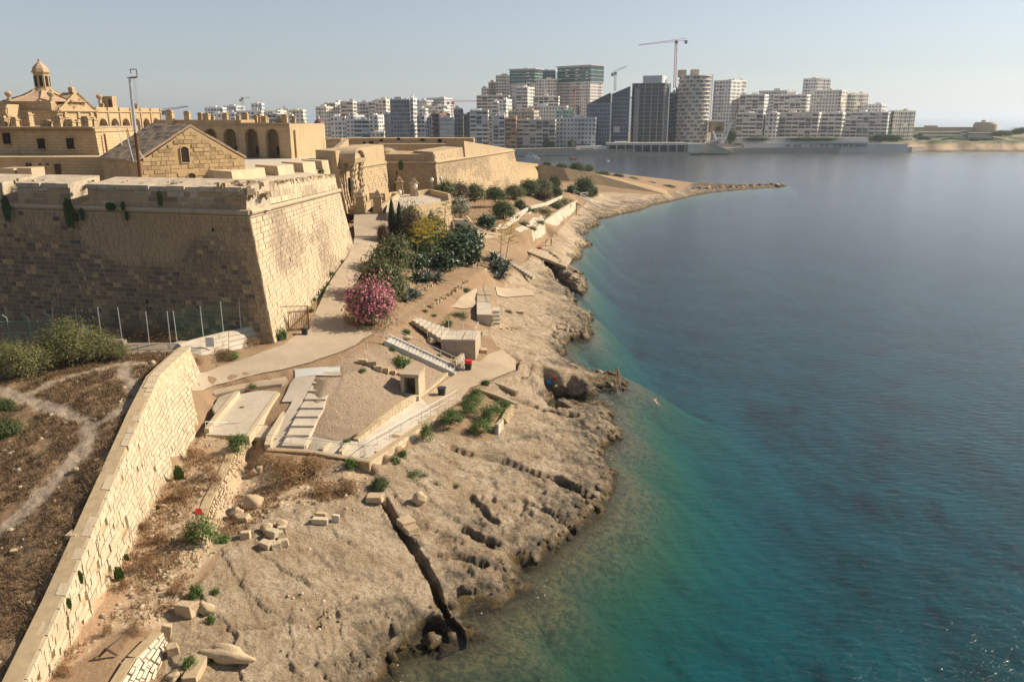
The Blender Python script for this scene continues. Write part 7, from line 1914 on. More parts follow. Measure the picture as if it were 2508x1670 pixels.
for px, py, w_, h, lb in ((1168, 980, 42, 30, 'small fleshy shrub at the top corner of planter'), (1157, 1000, 48, 30, 'fleshy shrub second down the ramp side of planter'), (1147, 1021, 46, 32, 'fleshy shrub third down the ramp side of planter'),
       (1205, 1036, 62, 48, 'bright fleshy shrub, largest in the middle of planter'), (1238, 1010, 32, 30, 'bright fleshy shrub in the right corner of planter'), (1106, 1052, 70, 46, 'wide dark fleshy shrub beside the ramp edge'), (1176, 1070, 54, 42, 'dark fleshy shrub at lower edge of planter')):
 plant('succulent', px, py, w_, h, lb, group=GP)
GWd = 'green weeds and small bushes on the foreshore'
for kind, px, py, w_, h, lb in (
 ('succulent', 1044, 1086, 36, 52, 'green bush climbing the sunlit ramp wall'), ('succulent', 582, 1116, 58, 54, 'round feathery green bush by the platform corner'), ('succulent', 488, 1352, 76, 82, 'lush bright green bush on the dirt path by rubble wall'),
 ('weed', 985, 1122, 24, 24, 'upright green tuft at the foot of ramp wall'), ('weed', 966, 1138, 34, 20, 'spreading green weed below the upright tuft'), ('weed', 860, 1152, 34, 34, 'pale leafy fig sprout under the landing corner'),
 ('green', 930, 1206, 42, 30, 'dark round shrub on the rock near the hewn channel head'), ('mat', 1012, 1174, 64, 24, 'long flat green mat on rock below the ramp wall'), ('mat', 1068, 1189, 30, 14, 'small flat green mat right of the long one'), ('mat', 1116, 1194, 24, 12, 'tiny green mat farther right on the rock'),
 ('weed', 545, 1330, 42, 16, 'flat green weed right of the lush bush'), ('weed', 475, 1470, 36, 44, 'green weed over stones above the fallen block'), ('weed', 528, 1460, 22, 24, 'smaller green weed right of the one above fallen block'), ('weed', 515, 1525, 24, 22, 'green weed tuft near the big boulder end'), ('weed', 510, 1628, 28, 20, 'green weed under the big boulder'), ('weed', 460, 1655, 40, 46, 'green weed strip along the hewn stone beam'),
 ('weed', 745, 1424, 30, 14, 'tiny weed in a crack of the rock slab'), ('mat', 1140, 715, 32, 18, 'flat green succulent by the upper path wall'), ('mat', 1190, 790, 26, 20, 'green mat beside the terrace stairs'), ('mat', 1245, 768, 24, 18, 'dark green mat right of terrace steps'),
 ('mat', 1120, 780, 60, 24, 'large green mat on brown bank above platform'), ('mat', 1092, 800, 34, 40, 'green mat trailing down the bank behind platform'), ('mat', 1040, 765, 22, 14, 'small green mat at left on the brown bank'), ('mat', 1060, 775, 20, 12, 'tiny green mat next to the small one on the bank'),
 ('weed', 982, 898, 50, 30, 'bright green creeping patch above the stone hut'), ('weed', 994, 820, 24, 18, 'green tuft beside the platform steps'), ('weed', 960, 862, 20, 14, 'green tuft left of the concrete staircase'), ('weed', 998, 988, 22, 12, 'green tuft behind the gravel retaining wall'), ('weed', 1075, 875, 16, 10, 'tiny green tuft right of the concrete staircase'),
 ('weed', 868, 1076, 20, 14, 'green tuft at the low end of gravel slope'), ('weed', 848, 1088, 22, 16, 'green tuft growing in the landing joint'), ('mat', 1270, 915, 22, 12, 'dark cushion plant on the promenade edge'), ('mat', 1278, 926, 14, 8, 'tiny cushion plant beside the promenade edge'), ('weed', 1190, 944, 26, 14, 'yellowish weed at the corner of planter wall'),
 ('weed', 540, 978, 18, 16, 'bright tuft at the foot of the retaining wall end'), ('weed', 618, 950, 24, 12, 'green tuft on the broken stone kerb by the road'), ('weed', 560, 880, 52, 20, 'green grass patch at the road bend'), ('weed', 690, 835, 24, 42, 'green creeper at the bastion corner foot'), ('weed', 885, 915, 22, 14, 'single green tuft on the gravel slope'), ('mat', 1278, 1015, 22, 12, 'small green cushion right of the planter end wall')):
 plant(kind, px, py, w_, h, lb, 'bush' if kind in ('succulent', 'green') else 'weed_clump', 'plant', GWd)
GD = 'dry brown thorny bushes'
for px, py, w_, h, lb in ((700, 1200, 130, 62, 'largest brown thorn bush below the landing wall'), (640, 1150, 60, 50, 'brown thorn bush in the shaded corner by the rubble wall'), (760, 1170, 100, 50, 'brown thorn bush against the landing wall'), (850, 1215, 76, 40, 'olive-brown thorn bush right of the largest'), (790, 1222, 70, 30, 'low reddish thorn bush in front of the largest'), (690, 1160, 80, 40, 'reddish thorn bush at the left end of landing wall'),
       (470, 1130, 40, 40, 'brown thorn bush between retaining wall and rubble wall'), (440, 1230, 60, 40, 'tawny thorn clump on the dirt path'), (500, 1180, 60, 44, 'tawny thorn clump beside the rubble wall top'), (390, 1330, 40, 34, 'brown thorn clump on the dirt path lower down'), (365, 1400, 60, 46, 'dark thorn clump near the retaining wall holes'), (350, 1300, 40, 26, 'thin thorn clump at the retaining wall foot'), (300, 1440, 30, 24, 'small thorn clump by the retaining wall'), (150, 1660, 46, 28, 'thorn clump at the bottom of dirt path'), (430, 1465, 46, 40, 'russet thorn clump above the fallen block'), (530, 1180, 30, 30, 'small tawny clump at the rubble wall crest'), (585, 1260, 24, 22, 'dry grass tuft right of the rubble wall'), (330, 1560, 50, 34, 'thorn clump beside the dead branch'), (260, 1560, 40, 30, 'thorn clump in the middle of lower dirt path'),
       (540, 880, 80, 24, 'dry weeds in front of the notice board'), (610, 850, 60, 24, 'dry weeds at the boundary wall end'), (390, 840, 120, 34, 'dry yellow weeds behind the fence posts'), (310, 830, 80, 22, 'dry yellow weeds left behind the fence posts'), (480, 895, 40, 22, 'brown weeds at the corner of retaining wall top')):
 plant('dry', px, py, w_, h, lb, 'thorn_bush', 'bush', GD)
GT = 'feathery tamarisk trees by the field'
for px, py, w_, h, lb in ((150, 905, 150, 118, 'tallest feathery tamarisk, middle of the left clump'), (40, 935, 120, 92, 'tamarisk cut by the left edge'), (230, 888, 110, 76, 'smaller dark tamarisk right of the tallest'), (95, 915, 110, 80, 'low tamarisk between tallest and left edge one'), (285, 882, 60, 40, 'small tamarisk at the right end of clump'), (5, 900, 70, 60, 'pale tamarisk behind the left edge one')):
 plant('tamarisk', px, py, w_, h, lb, 'tamarisk_tree', 'tree', GT)
for px, py, w_, h, lb in ((0, 1075, 70, 40, 'green bush at the left edge on the dry field'), (10, 1010, 40, 28, 'pale green bush at left edge beside the trail'), (200, 775, 40, 44, 'dark bush at foot of the shaded bastion front'), (150, 770, 30, 50, 'dark bush left of another under the bastion front'), (40, 720, 24, 40, 'dark shrub on the earth pile at left'), (440, 800, 80, 40, 'dark weeds in the shaded ditch'), (520, 795, 60, 36, 'dark weeds near the bastion corner in the ditch')):
 plant('green', px, py, w_, h, lb, 'bush', 'bush', 'bushes of field and ditch')
def caper(px, py, wpx, hpx, Y, label, k=0):
 p = atY(px, py, Y); m_ = mpp(p)
 place('caper_plant', label, 'plant', p, wpx * m_ / 2, wpx * m_ / 2.4, hpx * m_ / 1.7, [('foliage', ME['caper%d' % k])], rz=0, group='caper plants hanging on walls')
def wallY(px, py, A0, A1, zc):           # distance of the front bastion face in that column
 lo, hi = 60.0, 100.0
 return lo
def onfront(px, py, o=.25):
 n_ = (B0 - BL_).cross(B0t - B0).normalized(); d = Vector(ray(px, py)); c0 = Vector((0, 0, CAMZ))
 s = (B0 - c0).dot(n_) / d.dot(n_); return (c0 + d * s).y - o
for px, py, w_, h, lb in ((168, 500, 40, 64, 'big dark caper plant drooping from the embrasure gap'), (14, 492, 34, 56, 'dark caper plant drooping at the left edge of bastion'), (200, 516, 20, 26, 'small caper plant right of the big drooping one'), (272, 500, 40, 18, 'wide green caper plant lying on the cordon'), (301, 498, 18, 20, 'green caper tuft on the cordon right of the wide one'), (310, 522, 16, 20, 'little caper plant below the cordon'), (391, 474, 20, 34, 'dark caper plant hanging on the merlon face'), (521, 560, 9, 9, 'tiny caper tuft high in the weathered front'), (360, 735, 12, 10, 'tiny dark tuft low on the weathered front')):
 caper(px, py, w_, h, onfront(px, py) - (.4 if py < 505 else 0), lb)
for px, py, w_, h, Y, lb in ((438, 1150, 40, 50, 53.0, 'lush caper plant low on the yellow retaining wall'), (466, 1108, 26, 34, 57.6, 'caper plant above the lush one on retaining wall'), (485, 1082, 30, 34, 60.6, 'caper plant near the platform end of retaining wall'), (292, 1395, 40, 44, 40.6, 'caper plant at the foot of retaining wall, lower half'), (196, 1402, 24, 32, 37.4, 'caper plant high on the lower retaining wall'), (169, 1468, 20, 26, 35.2, 'small caper plant lowest on the retaining wall'), (387, 1240, 16, 18, 48.5, 'tiny caper tuft in middle of the retaining wall'), (310, 1360, 20, 24, 42.6, 'small caper plant beside the wall holes')):
 caper(px, py, w_, h, Y - .4, lb, 1)
for px, py, w_, h, Y, lb in ((982, 398, 20, 22, 180, 'dark caper plant high on the shaded flank'), (970, 445, 16, 34, 180, 'dark caper plant in the corner of shaded flank'), (1010, 452, 14, 16, 180, 'dark caper tuft behind the lamp globe pillar'), (972, 422, 9, 8, 180, 'tiny caper tuft between two dark ones on flank')):
 caper(px, py, w_, h, Y - .4, lb)
for k, (px, py, w_, h) in enumerate(((763, 762, 14, 16), (770, 735, 12, 14), (790, 712, 16, 12), (803, 695, 12, 12), (812, 672, 16, 14), (838, 640, 10, 10), (845, 605, 10, 10), (862, 592, 8, 10), (655, 452, 9, 14), (787, 422, 20, 12), (426, 457, 20, 18), (265, 455, 24, 10), (312, 457, 34, 12))):
 L_ = ['tuft at the bastion foot, nearest to the wooden gate', 'second tuft along the sunlit bastion foot', 'third tuft along the sunlit bastion foot', 'fourth tuft along the sunlit bastion foot', 'tuft beside the bend of the bastion foot', 'small tuft far along the bastion foot', 'small tuft on bastion face above the road', 'last tuft at the far end of bastion foot', 'tuft on the crest of the side parapet, left', 'bush on the crest of side parapet near gateway', 'pale bushy tuft on the front parapet top', 'low green tuft on parapet left of the mast', 'green tuft spread on parapet near the mast foot']
 if py > 560:
  plant('weed', px, py + 4, w_, h, 'green ' + L_[k], 'weed_clump', 'plant', 'weeds at the bastion')
 else:
  Yp = onfront(px, py, -1.6) if px < 600 else (83 if px < 700 else 108)
  p = atY(px, py, Yp); m_ = mpp(p)
  place('weed_clump', 'green ' + L_[k], 'plant', p - up * .25, w_ * m_ / 2, w_ * m_ / 2, h * m_ / 1.1, [('foliage', ME['weed%d' % (k % 3)])], group='weeds at the bastion')
for px, py, w_, h, lb in ((60, 452, 60, 14, 'dry reddish growth on the left merlon top'), (110, 455, 50, 12, 'dry brown growth on left merlon beside the embrasure'), (220, 455, 40, 10, 'dry low growth at the embrasure edge of long merlon'), (520, 452, 70, 10, 'dry reddish growth near the salient parapet top'), (570, 450, 60, 12, 'dry growth above the broken salient corner'), (690, 445, 40, 10, 'dry growth on the side parapet near its middle')):
 p = atY(px, py, onfront(min(px, 580), 460, -2.6)); m_ = mpp(p)
 place('dry_weeds', lb, 'plant', p - up * .3, w_ * m_ / 2, w_ * m_ / 3, h * m_ / 1.1, [('foliage', ME['dry%d' % (px % 3)])], group='dry weeds on the parapet')
for px, py, w_, h, lb in ((962, 590, 21, 98, 'tall left cypress of the dark pair beside the road'), (981, 604, 22, 104, 'right cypress of the dark pair, slightly nearer')):
 p = ground0(px, py, BASE); k = mpp(p); hh = h * k * 1.02; w2 = w_ * k / 2
 RNG = np.random.default_rng(px); n = 2600
 u_ = RNG.random(n); a = RNG.random(n) * 6.28
 rad_ = w2 * (np.minimum(1, u_ * 6 + .35) * (1 - u_ ** 2.2) * .95 + .08) * (.75 + .35 * RNG.random(n))
 C = np.stack([rad_ * np.cos(a), rad_ * np.sin(a), u_ * hh], 1)
 V, F = quads(C, unit(np.stack([np.cos(a), np.sin(a), .3 * np.ones(n)], 1) + RNG.normal(size=(n, 3)) * .3), .42, .16, np.tile([0, 0, 1.0], (n, 1)) + RNG.normal(size=(n, 3)) * .25)
 t = thing('cypress_tree', lb, 'tree', tuple(p), 'dark cypress pair')
 np_mesh('crown', V, F, M['leaf_cypress'], t, tone=RNG.random(n))
 MB().tube(p - up * .2, p + up * hh * .5, .12, .05, 6).build('trunk', M['bark'], t)
def agave_me(seed, n=34):
 rr = random.Random(seed); mb = MB()
 for k in range(n):
  a = rr.random() * 6.28; e = rr.uniform(.15, 1.35); L = rr.uniform(.8, 1.25)
  pts = []
  for j in range(5):
   s = j / 4; el = e - .5 * s * s * rr.uniform(.3, 1.3)
   pts.append(Vector((math.cos(a) * math.cos(el) * L * s, math.sin(a) * math.cos(el) * L * s, max(.02, math.sin(el) * L * s))))
  w_ = [.07, .085, .075, .05, .004]; sd = Vector((-math.sin(a), math.cos(a), 0)); t_ = rr.random()
  vs = []
  for p, wd in zip(pts, w_): vs += [p + sd * wd + up * wd * .5, p, p - sd * wd + up * wd * .5]
  mb.add(vs, [(3 * j, 3 * j + 1, 3 * j + 4, 3 * j + 3) for j in range(4)] + [(3 * j + 1, 3 * j + 2, 3 * j + 5, 3 * j + 4) for j in range(4)], t_)
 o = mb.build('leaf_rosette', M['leaf_agave']); me = o.data; bpy.data.objects.remove(o); return me
ME['agave0'] = agave_me(1); ME['agave1'] = agave_me(2)
for k, (px, py, r_, lb) in enumerate(((1046, 692, 30, 'largest spiky agave rosette below the flower stalks'), (1068, 690, 22, 'spiky agave at the right side of largest rosette'), (1022, 688, 24, 'spiky agave at the left side of largest rosette'), (1004, 732, 26, 'spiky agave lower down beside the oleander'), (990, 738, 18, 'small agave nearest to the pink oleander'), (1018, 728, 16, 'small agave right of the lower one'), (1052, 655, 22, 'agave at the foot of flower stalks'),
         (1215, 660, 24, 'agave rosette left of the descending steps'), (1232, 672, 24, 'agave rosette lowest beside the descending steps'), (1210, 640, 20, 'agave rosette highest beside the descending steps'), (1240, 655, 18, 'agave rosette right against the descending steps'), (1222, 684, 16, 'small agave rosette above the terrace'))):
 p = ground0(px, py, BASE); s = r_ * mpp(p) * 1.5
 place('agave', lb, 'plant', p, s, s, s * 1.05, [('leaf_rosette', ME['agave%d' % (k % 2)])], group='spiky agave rosettes')
def agave_stalk(px, py, tx, ty, label, nb=14, colour='petal_yellow', top=.5):
 p = ground0(px, py, BASE); q = atY(tx, ty, p.y)
 t = thing('agave_flower_stalk', label, 'plant', tuple(p), 'tall agave flower stalks')
 MB().tube(p, q, .09, .03, 6).build('stalk', M['stalk'], t)
 H = (q - p).length
 for k in range(nb):
  f = top + (1 - top) * k / (nb - 1); c = p.lerp(q, f); a = k * 2.4; L = H * .16 * (1.25 - f) * 2.2 * (.8 + .4 * random.random())
  e = c + Vector((math.cos(a) * L, math.sin(a) * L, L * .35))
  br = MB().tube(c, e, .03, .02, 4).build('branch', M['stalk'], t)
  rg = np.random.default_rng(int(px * 7 + k)); n = 46
  C = np.array(e - p)[None] + np.clip(rg.normal(size=(n, 3)), -1.6, 1.6) * np.array([.30, .30, .09])
  V, F = quads(C, unit(rg.normal(size=(n, 3)) * .5 + np.array([0, 0, 1])), .17, .13)
  np_mesh('flower_cluster', V, F, M[colour], br, tone=rg.random(n))
agave_stalk(1224, 655, 1230, 543, 'tall agave stalk with yellow-green tiers, left of the pair by descending steps')
agave_stalk(1236, 648, 1253, 553, 'leaning agave stalk with yellow-green tiers, right of the pair by descending steps')
agave_stalk(1087, 566, 1092, 495, 'slim agave stalk rising before the ravelin wall', 10, 'leaf_tamarisk')
agave_stalk(1010, 668, 1033, 560, 'leaning agave stalk with yellow heads, leftmost of the yellow group', 14, top=.6)
agave_stalk(1056, 655, 1056, 548, 'straight pale agave stalk in the middle of the yellow group', 14, top=.62)
agave_stalk(1070, 640, 1072, 536, 'agave stalk with yellow heads, right side of yellow group', 16, top=.6)
agave_stalk(1040, 640, 1044, 535, 'agave stalk with yellow heads, back of the yellow group', 16, top=.6)
agave_stalk(1025, 640, 1026, 545, 'agave stalk with yellow heads behind the russet oleander', 14, top=.62)
for px, py, w_, h, Y, lb in ((1338, 362, 16, 20, 655, 'green street tree before the wide beige waterfront block'), (1352, 362, 12, 14, 655, 'small street tree right of another by the beige block'), (1400, 362, 18, 18, 656, 'green street tree before the wide grey waterfront block'), (1853, 345, 60, 8, 690, 'dark reddish hedge on the podium wall, left part'), (1990, 345, 124, 8, 690, 'long dark green hedge on the podium wall'), (2168, 348, 86, 18, 698, 'overgrown green bank at right end of the podium'), (1790, 350, 26, 30, 684, 'dark tree behind the angled footbridge'), (1762, 322, 14, 12, 688, 'small green tree beside the ochre pavilion'),
        (2330, 350, 70, 12, 745, 'dark scrub patch on the headland slope left'), (2300, 330, 60, 8, 780, 'dark scrub before the low pool building'), (2450, 335, 60, 14, 770, 'dark green thicket right of the round fort tower'), (2390, 345, 90, 8, 752, 'low scrub strip along the headland cliff top'), (2262, 344, 40, 10, 740, 'scrub on the quay end near last apartments'), (2500, 330, 60, 16, 760, 'scrub at the right edge of headland')):
 p = atY(px, py, Y); k = mpp(p)
 place('tree' if 'tree' in lb else 'hedge', lb, 'tree' if 'tree' in lb else 'hedge', p, w_ * k / 2, 4.0, h * k / 1.45, [('crown' if 'tree' in lb else 'foliage', ME['green%d' % random.randrange(3)])] + ([('trunk', ME['trunk'])] if 'tree' in lb else []), rz=0, group='greenery of the far shore')
for px, py, w_, h, lb in ((1330, 525, 60, 14, 'wide green ice-plant mat above the white sea wall'), (1365, 512, 70, 18, 'largest green ice-plant mat on the garden terrace'), (1385, 500, 50, 12, 'green ice-plant mat at far end of the terrace'), (1340, 540, 30, 14, 'green mat spilling over the middle of sea wall'), (1322, 552, 36, 12, 'green mat spilling over the near half of sea wall'), (1302, 566, 26, 12, 'green mat at the near corner of sea wall'), (1280, 552, 34, 10, 'small green mat island on the terrace paving'), (1308, 522, 22, 10, 'small mat left of the wide one on terrace')):
 plant('mat', px, py, w_, h * 2.2, lb, 'ice_plant', 'plant', 'ice-plant mats on the garden terrace')
# ------------------------------------------------------------------ ground cover that nobody could count
def scatter(mask_fn, n, x0, x1, y0, y1, seed):
 rg = np.random.default_rng(seed)
 x = rg.uniform(x0, x1, n); y = rg.uniform(y0, y1, n)
 k = mask_fn(x, y); return x[k], y[k], rg
def blades(name, x, y, rg, h, w_, m, per=6, spread=.12):
 x = np.repeat(x, per) + rg.normal(size=len(x) * per) * spread; y = np.repeat(y, per) + rg.normal(size=len(y) * per) * spread
 z = hz(x, y); n = len(x)
 a = rg.random(n) * 6.28; H = h * (.4 + .9 * rg.random(n)); lean = rg.normal(size=(n, 2)) * .55
 dx, dy = np.cos(a) * w_ / 2, np.sin(a) * w_ / 2
 V = np.stack([np.stack([x - dx, y - dy, z - .03], 1), np.stack([x + dx, y + dy, z - .03], 1), np.stack([x + lean[:, 0] * H, y + lean[:, 1] * H, z + H], 1)], 1).reshape(-1, 3)
 return np_mesh(name, V, np.arange(3 * n).reshape(n, 3), m, kind='stuff', tone=rg.random(n))
fm = lambda x, y: (hz(x, y, A_field) > .6) & (hz(x, y, pathm) < .45) & (fbm(x * .5, y * .5, 401, 3) > .33)
x, y, rg = scatter(fm, 52000, -75, -19, 22, 76, 1); blades('dry_grass', x, y, rg, .30, .055, M['leaf_field'], 5, .16)
sm_ = lambda x, y: (hz(x, y, A_scrub) > .6) & (fbm(x * .45, y * .45, 411, 3) > .47)
x, y, rg = scatter(sm_, 16000, -30, -8, 26, 68, 2); blades('dry_scrub', x, y, rg, .30, .05, M['leaf_scrub'], 5, .14)
def pebbles(name, x, y, rg, s0, s1, m, lift=.3, flat=None):
 n = len(x); z = hz(x, y) if flat is None else np.full(n, flat); s = s0 + (s1 - s0) * rg.random(n) ** 3
 base = np.array([[-1, -1, -.6], [1, -1, -.6], [1, 1, -.6], [-1, 1, -.6], [-.7, -.6, .7], [.6, -.8, .55], [.7, .6, .8], [-.6, .7, .6]])
 V = base[None] * (.6 + .6 * rg.random((n, 8, 1))) * s[:, None, None] * np.stack([1 + .6 * rg.random(n), np.ones(n), .5 + .5 * rg.random(n)], 1)[:, None]
 a = rg.random(n) * 6.28; ca_, sa_ = np.cos(a)[:, None], np.sin(a)[:, None]
 X = V[..., 0] * ca_ - V[..., 1] * sa_ + x[:, None]; Y = V[..., 0] * sa_ + V[..., 1] * ca_ + y[:, None]; Z = V[..., 2] + z[:, None] + s[:, None] * lift
 Q = np.array([[4, 5, 6, 7], [0, 1, 5, 4], [1, 2, 6, 5], [2, 3, 7, 6], [3, 0, 4, 7]])
 F = (np.arange(n)[:, None, None] * 8 + Q[None]).reshape(-1, 4)
 return np_mesh(name, np.stack([X, Y, Z], 2).reshape(-1, 3), F, m, kind='stuff', tone=np.repeat(rg.random(n), 5))
stone_mat('pebble', (.40, .31, .21), (.55, .45, .32), (.26, .20, .14), .02, .05)
gm = lambda x, y: (hz(x, y, A_grav) > .5) & (hz(x, y, made) < .2)
x, y, rg = scatter(gm, 9000, -24, -2, 52, 84, 3); pebbles('gravel_stones', x, y, rg, .012, .065, M['pebble'])
sm2 = lambda x, y: (hz(x, y, A_scrub) > .5) & (fbm(x * .3, y * .3, 421, 3) > .42)
x, y, rg = scatter(sm2, 9000, -30, -8, 26, 68, 4); pebbles('rubble_stones', x, y, rg, .02, .15, M['pebble'])
x, y, rg = scatter(fm, 2600, -75, -19, 22, 76, 5); pebbles('field_stones', x, y, rg, .03, .16, M['pebble'])
rm = lambda x, y: (hz(x, y, rk) > .8) & (hz(x, y, BASE) > 1.8) & (fbm(x * .25, y * .25, 431, 3) > .55)
x, y, rg = scatter(rm, 5200, -24, 8, 26, 70, 6); pebbles('loose_stones', x, y, rg, .02, .11, M['pebble'])
em = lambda x, y: (hz(x, y, A_grav) < .2) & (hz(x, y, A_field) < .2) & (hz(x, y, rk) < .1) & (hz(x, y, made) < .1) & (hz(x, y, BASE) > 3)
x, y, rg = scatter(em, 9000, -30, 40, 68, 230, 7); pebbles('earth_stones', x, y, rg, .02, .1, M['pebble'])
shm = lambda x, y: (hz(x, y, rk) > .5) & (hz(x, y, dsh) < 1.6)
x, y, rg = scatter(shm, 60000, -25, 30, 26, 240, 8); pebbles('shore_rocks', x[:1500], y[:1500], rg, .06, .42, M['rock'], .1)
rg = np.random.default_rng(9); q = [at(px, py, 0) for px, py in ((1700, 468), (1780, 463), (1860, 458), (1930, 456))]
t_ = rg.random(260) * 3; k_ = t_.astype(int); f_ = t_ - k_
x = np.array([q[i].x * (1 - f) + q[i + 1].x * f for i, f in zip(k_, f_)]) + rg.normal(size=260) * 1.2; y = np.array([q[i].y * (1 - f) + q[i + 1].y * f for i, f in zip(k_, f_)]) + rg.normal(size=260) * 1.6
pebbles('point_rocks', x, np.minimum(y, 398), rg, .2, 1.3, M['rock'], .2)
fmk = lambda x, y: (hz(x, y, land.astype(float)) < .3) & (hz(x, y, dsh) < .75) & (fbm(x * .22, y * .22, 441, 3) > .55)
x, y, rg = scatter(fmk, 90000, -25, 30, 26, 160, 10); x, y = x[:260], y[:260]
o = pebbles('sea_foam', x, y, rg, .01, .045, M['white_paint'], .0, 0.0); o.scale = (1, 1, .35)
# ================================================================== SMALL THINGS
def stone_thing(name, label, px, py, wpx, hpx, m='rubble', seed=0, round_=False, depth=.9, group=None, rz=None, lift=0.0, cat='stone', p=None):
 p = p or ground0(px, py, GZ); k = mpp(p); w_, h = wpx * k / 2, hpx * k / 2
 p = p + Vector((0, w_ * depth * .4, lift))
 rr = np.random.default_rng(seed + int(px) * 7 + int(py))
 bm = bmesh.new()
 if round_:
  bmesh.ops.create_icosphere(bm, subdivisions=3, radius=1.0)
  for v in bm.verts:
   c = np.array(v.co) * 1.6 + px
   f = 1 + .5 * (float(vnoise(np.array([c[0]]), np.array([c[1] + c[2]]), 7)[0]) - .5) + .2 * (float(vnoise(np.array([c[0] * 3]), np.array([c[1] * 3 + c[2] * 2]), 8)[0]) - .5)
   v.co *= f
 else:
  bmesh.ops.create_cube(bm, size=2.0)
  for v in bm.verts: v.co += Vector(rr.normal(size=3) * .09)
  bmesh.ops.bevel(bm, geom=bm.edges[:], offset=.10, segments=1, affect='EDGES')
 for v in bm.verts: v.co = Vector((v.co.x * w_, v.co.y * w_ * depth, v.co.z * h + h * .8))
 me = bpy.data.meshes.new(name); bm.to_mesh(me); bm.free()
 at_ = me.attributes.new('tone', 'FLOAT', 'FACE'); at_.data.foreach_set('value', np.full(len(me.polygons), rr.random() * .5, np.float32))
 if round_: me.shade_smooth()
 me.materials.append(M[m])
 o = new_obj(name, me, None, tuple(p)); o.rotation_euler = (rr.normal() * .08, rr.normal() * .08, rr.random() * .8 - .4 if rz is None else rz)
 return tag(o, label, cat, group, 'thing')
GSt = 'hewn blocks and boulders on the foreshore'
for nm, lb, px, py, w_, h, kw in (
 ('boulder', 'long pale boulder with shadowed underside near the bottom edge', 548, 1622, 128, 44, dict(round_=True, depth=.35, rz=-.12)),
 ('stone_block', 'fallen angular block with orange shaded face above the boulder', 456, 1506, 48, 30, dict(depth=.6, rz=-.3)), ('boulder', 'rough lump of rock right of the fallen angular block', 500, 1506, 42, 34, dict(round_=True)),
 ('stone_block', 'upright slab of stone leaning beside the low bottom wall', 405, 1568, 24, 44, dict(depth=.5)), ('stone_block', 'cube-like block below the leaning upright slab', 424, 1600, 26, 24, {}), ('stone_block', 'small white cut block near the bottom edge', 438, 1655, 30, 14, dict(depth=.4)), ('boulder', 'rounded lump at the bottom edge below small white block', 425, 1668, 34, 24, dict(round_=True)),
 ('boulder', 'flat oval boulder lying in the round rock basin by the water', 1056, 1586, 58, 36, dict(round_=True, m='rock', depth=.9, p=at(1056, 1588, -.1))), ('boulder', 'half-round hewn stone drum on the rock shelf', 1028, 1236, 36, 34, dict(round_=True)),
 ('stone_block', 'pale angular slab tipped into the hewn channel head', 992, 1290, 36, 20, dict(rz=.7)), ('stone_block', 'second slab leaning across the hewn channel', 1008, 1306, 30, 16, dict(rz=.6)), ('stone_block', 'flat white block left of the channel head', 918, 1228, 40, 16, {}),
 ('boulder', 'large rough boulder below the brown thorn bushes', 615, 1245, 50, 36, dict(round_=True)), ('boulder', 'rough boulder in front of the large one', 580, 1268, 34, 26, dict(round_=True)), ('boulder', 'orange-tinted boulder right of the rubble wall foot', 650, 1308, 30, 30, dict(round_=True)), ('boulder', 'pinkish broken rock on the ledge edge', 690, 1292, 30, 18, dict(round_=True)),
 ('stone_block', 'orange-tinted stump of stone beside the ledge', 600, 1318, 22, 18, {}), ('stone_block', 'grey-brown block under the ledge by the rubble wall', 600, 1276, 22, 16, {}), ('boulder', 'boulder in the shaded corner under the landing wall', 622, 1165, 22, 18, dict(round_=True)), ('stone_block', 'tilted block in the shaded corner under landing wall', 634, 1160, 12, 20, {}),
 ('boulder', 'pale round stone casting a shadow on the dry field', 186, 1156, 16, 13, dict(round_=True)), ('stone_block', 'flat square slab lying on the field beside the wall', 178, 1316, 28, 12, dict(depth=1.0)), ('stone_block', 'small white slab on the field near the left edge', 34, 1353, 16, 8, {}), ('stone_block', 'white slab lying in the wall shadow at the field corner', 350, 966, 22, 10, dict(depth=.8)), ('boulder', 'rock on the field edge beside the debris', 372, 892, 16, 10, dict(round_=True)),
 ('stone_block', 'squared pale stone at the top corner of the wall debris', 445, 852, 24, 16, {}), ('boulder', 'white rock by the lowest staircase slope', 1056, 842, 28, 16, dict(round_=True)), ('boulder', 'rounded pale rock left of viewing platform wall', 1058, 838, 20, 18, dict(round_=True)), ('boulder', 'flat grey rock beside the upper staircase', 996, 832, 24, 10, dict(round_=True)), ('boulder', 'pale stone at the foot of pink oleander', 896, 808, 16, 8, dict(round_=True)),
 ('stone_block', 'small square stone below the terrace steps', 1275, 768, 18, 8, {}), ('stone_block', 'small cut block on the shelf below the platform', 1184, 864, 16, 10, {})):
 stone_thing(nm, lb, px, py, w_, h, group=GSt, **kw)
GPl = 'heap of cut stone blocks on the rock'
for k, (px, py, w_, h, l_, r_, lb) in enumerate(((650, 1342, 28, 18, 0, -.4, 'left block of the heap of cut stones'), (668, 1340, 14, 20, 0, .2, 'small upright block in the middle of heap'), (676, 1346, 22, 20, 0, .5, 'front block of the heap of cut stones'), (694, 1338, 24, 20, 0, .3, 'right block of the heap of cut stones'), (668, 1322, 28, 18, .25, -.5, 'long block lying on top of the heap'), (686, 1320, 18, 18, .1, .6, 'pale block at upper right of heap'), (690, 1306, 20, 20, 0, .2, 'rearmost pale block of the heap'))):
 stone_thing('cut_block', lb, px, py, w_, h, 'new_stone', group=GPl, rz=r_, lift=l_, cat='stone block', depth=.7)
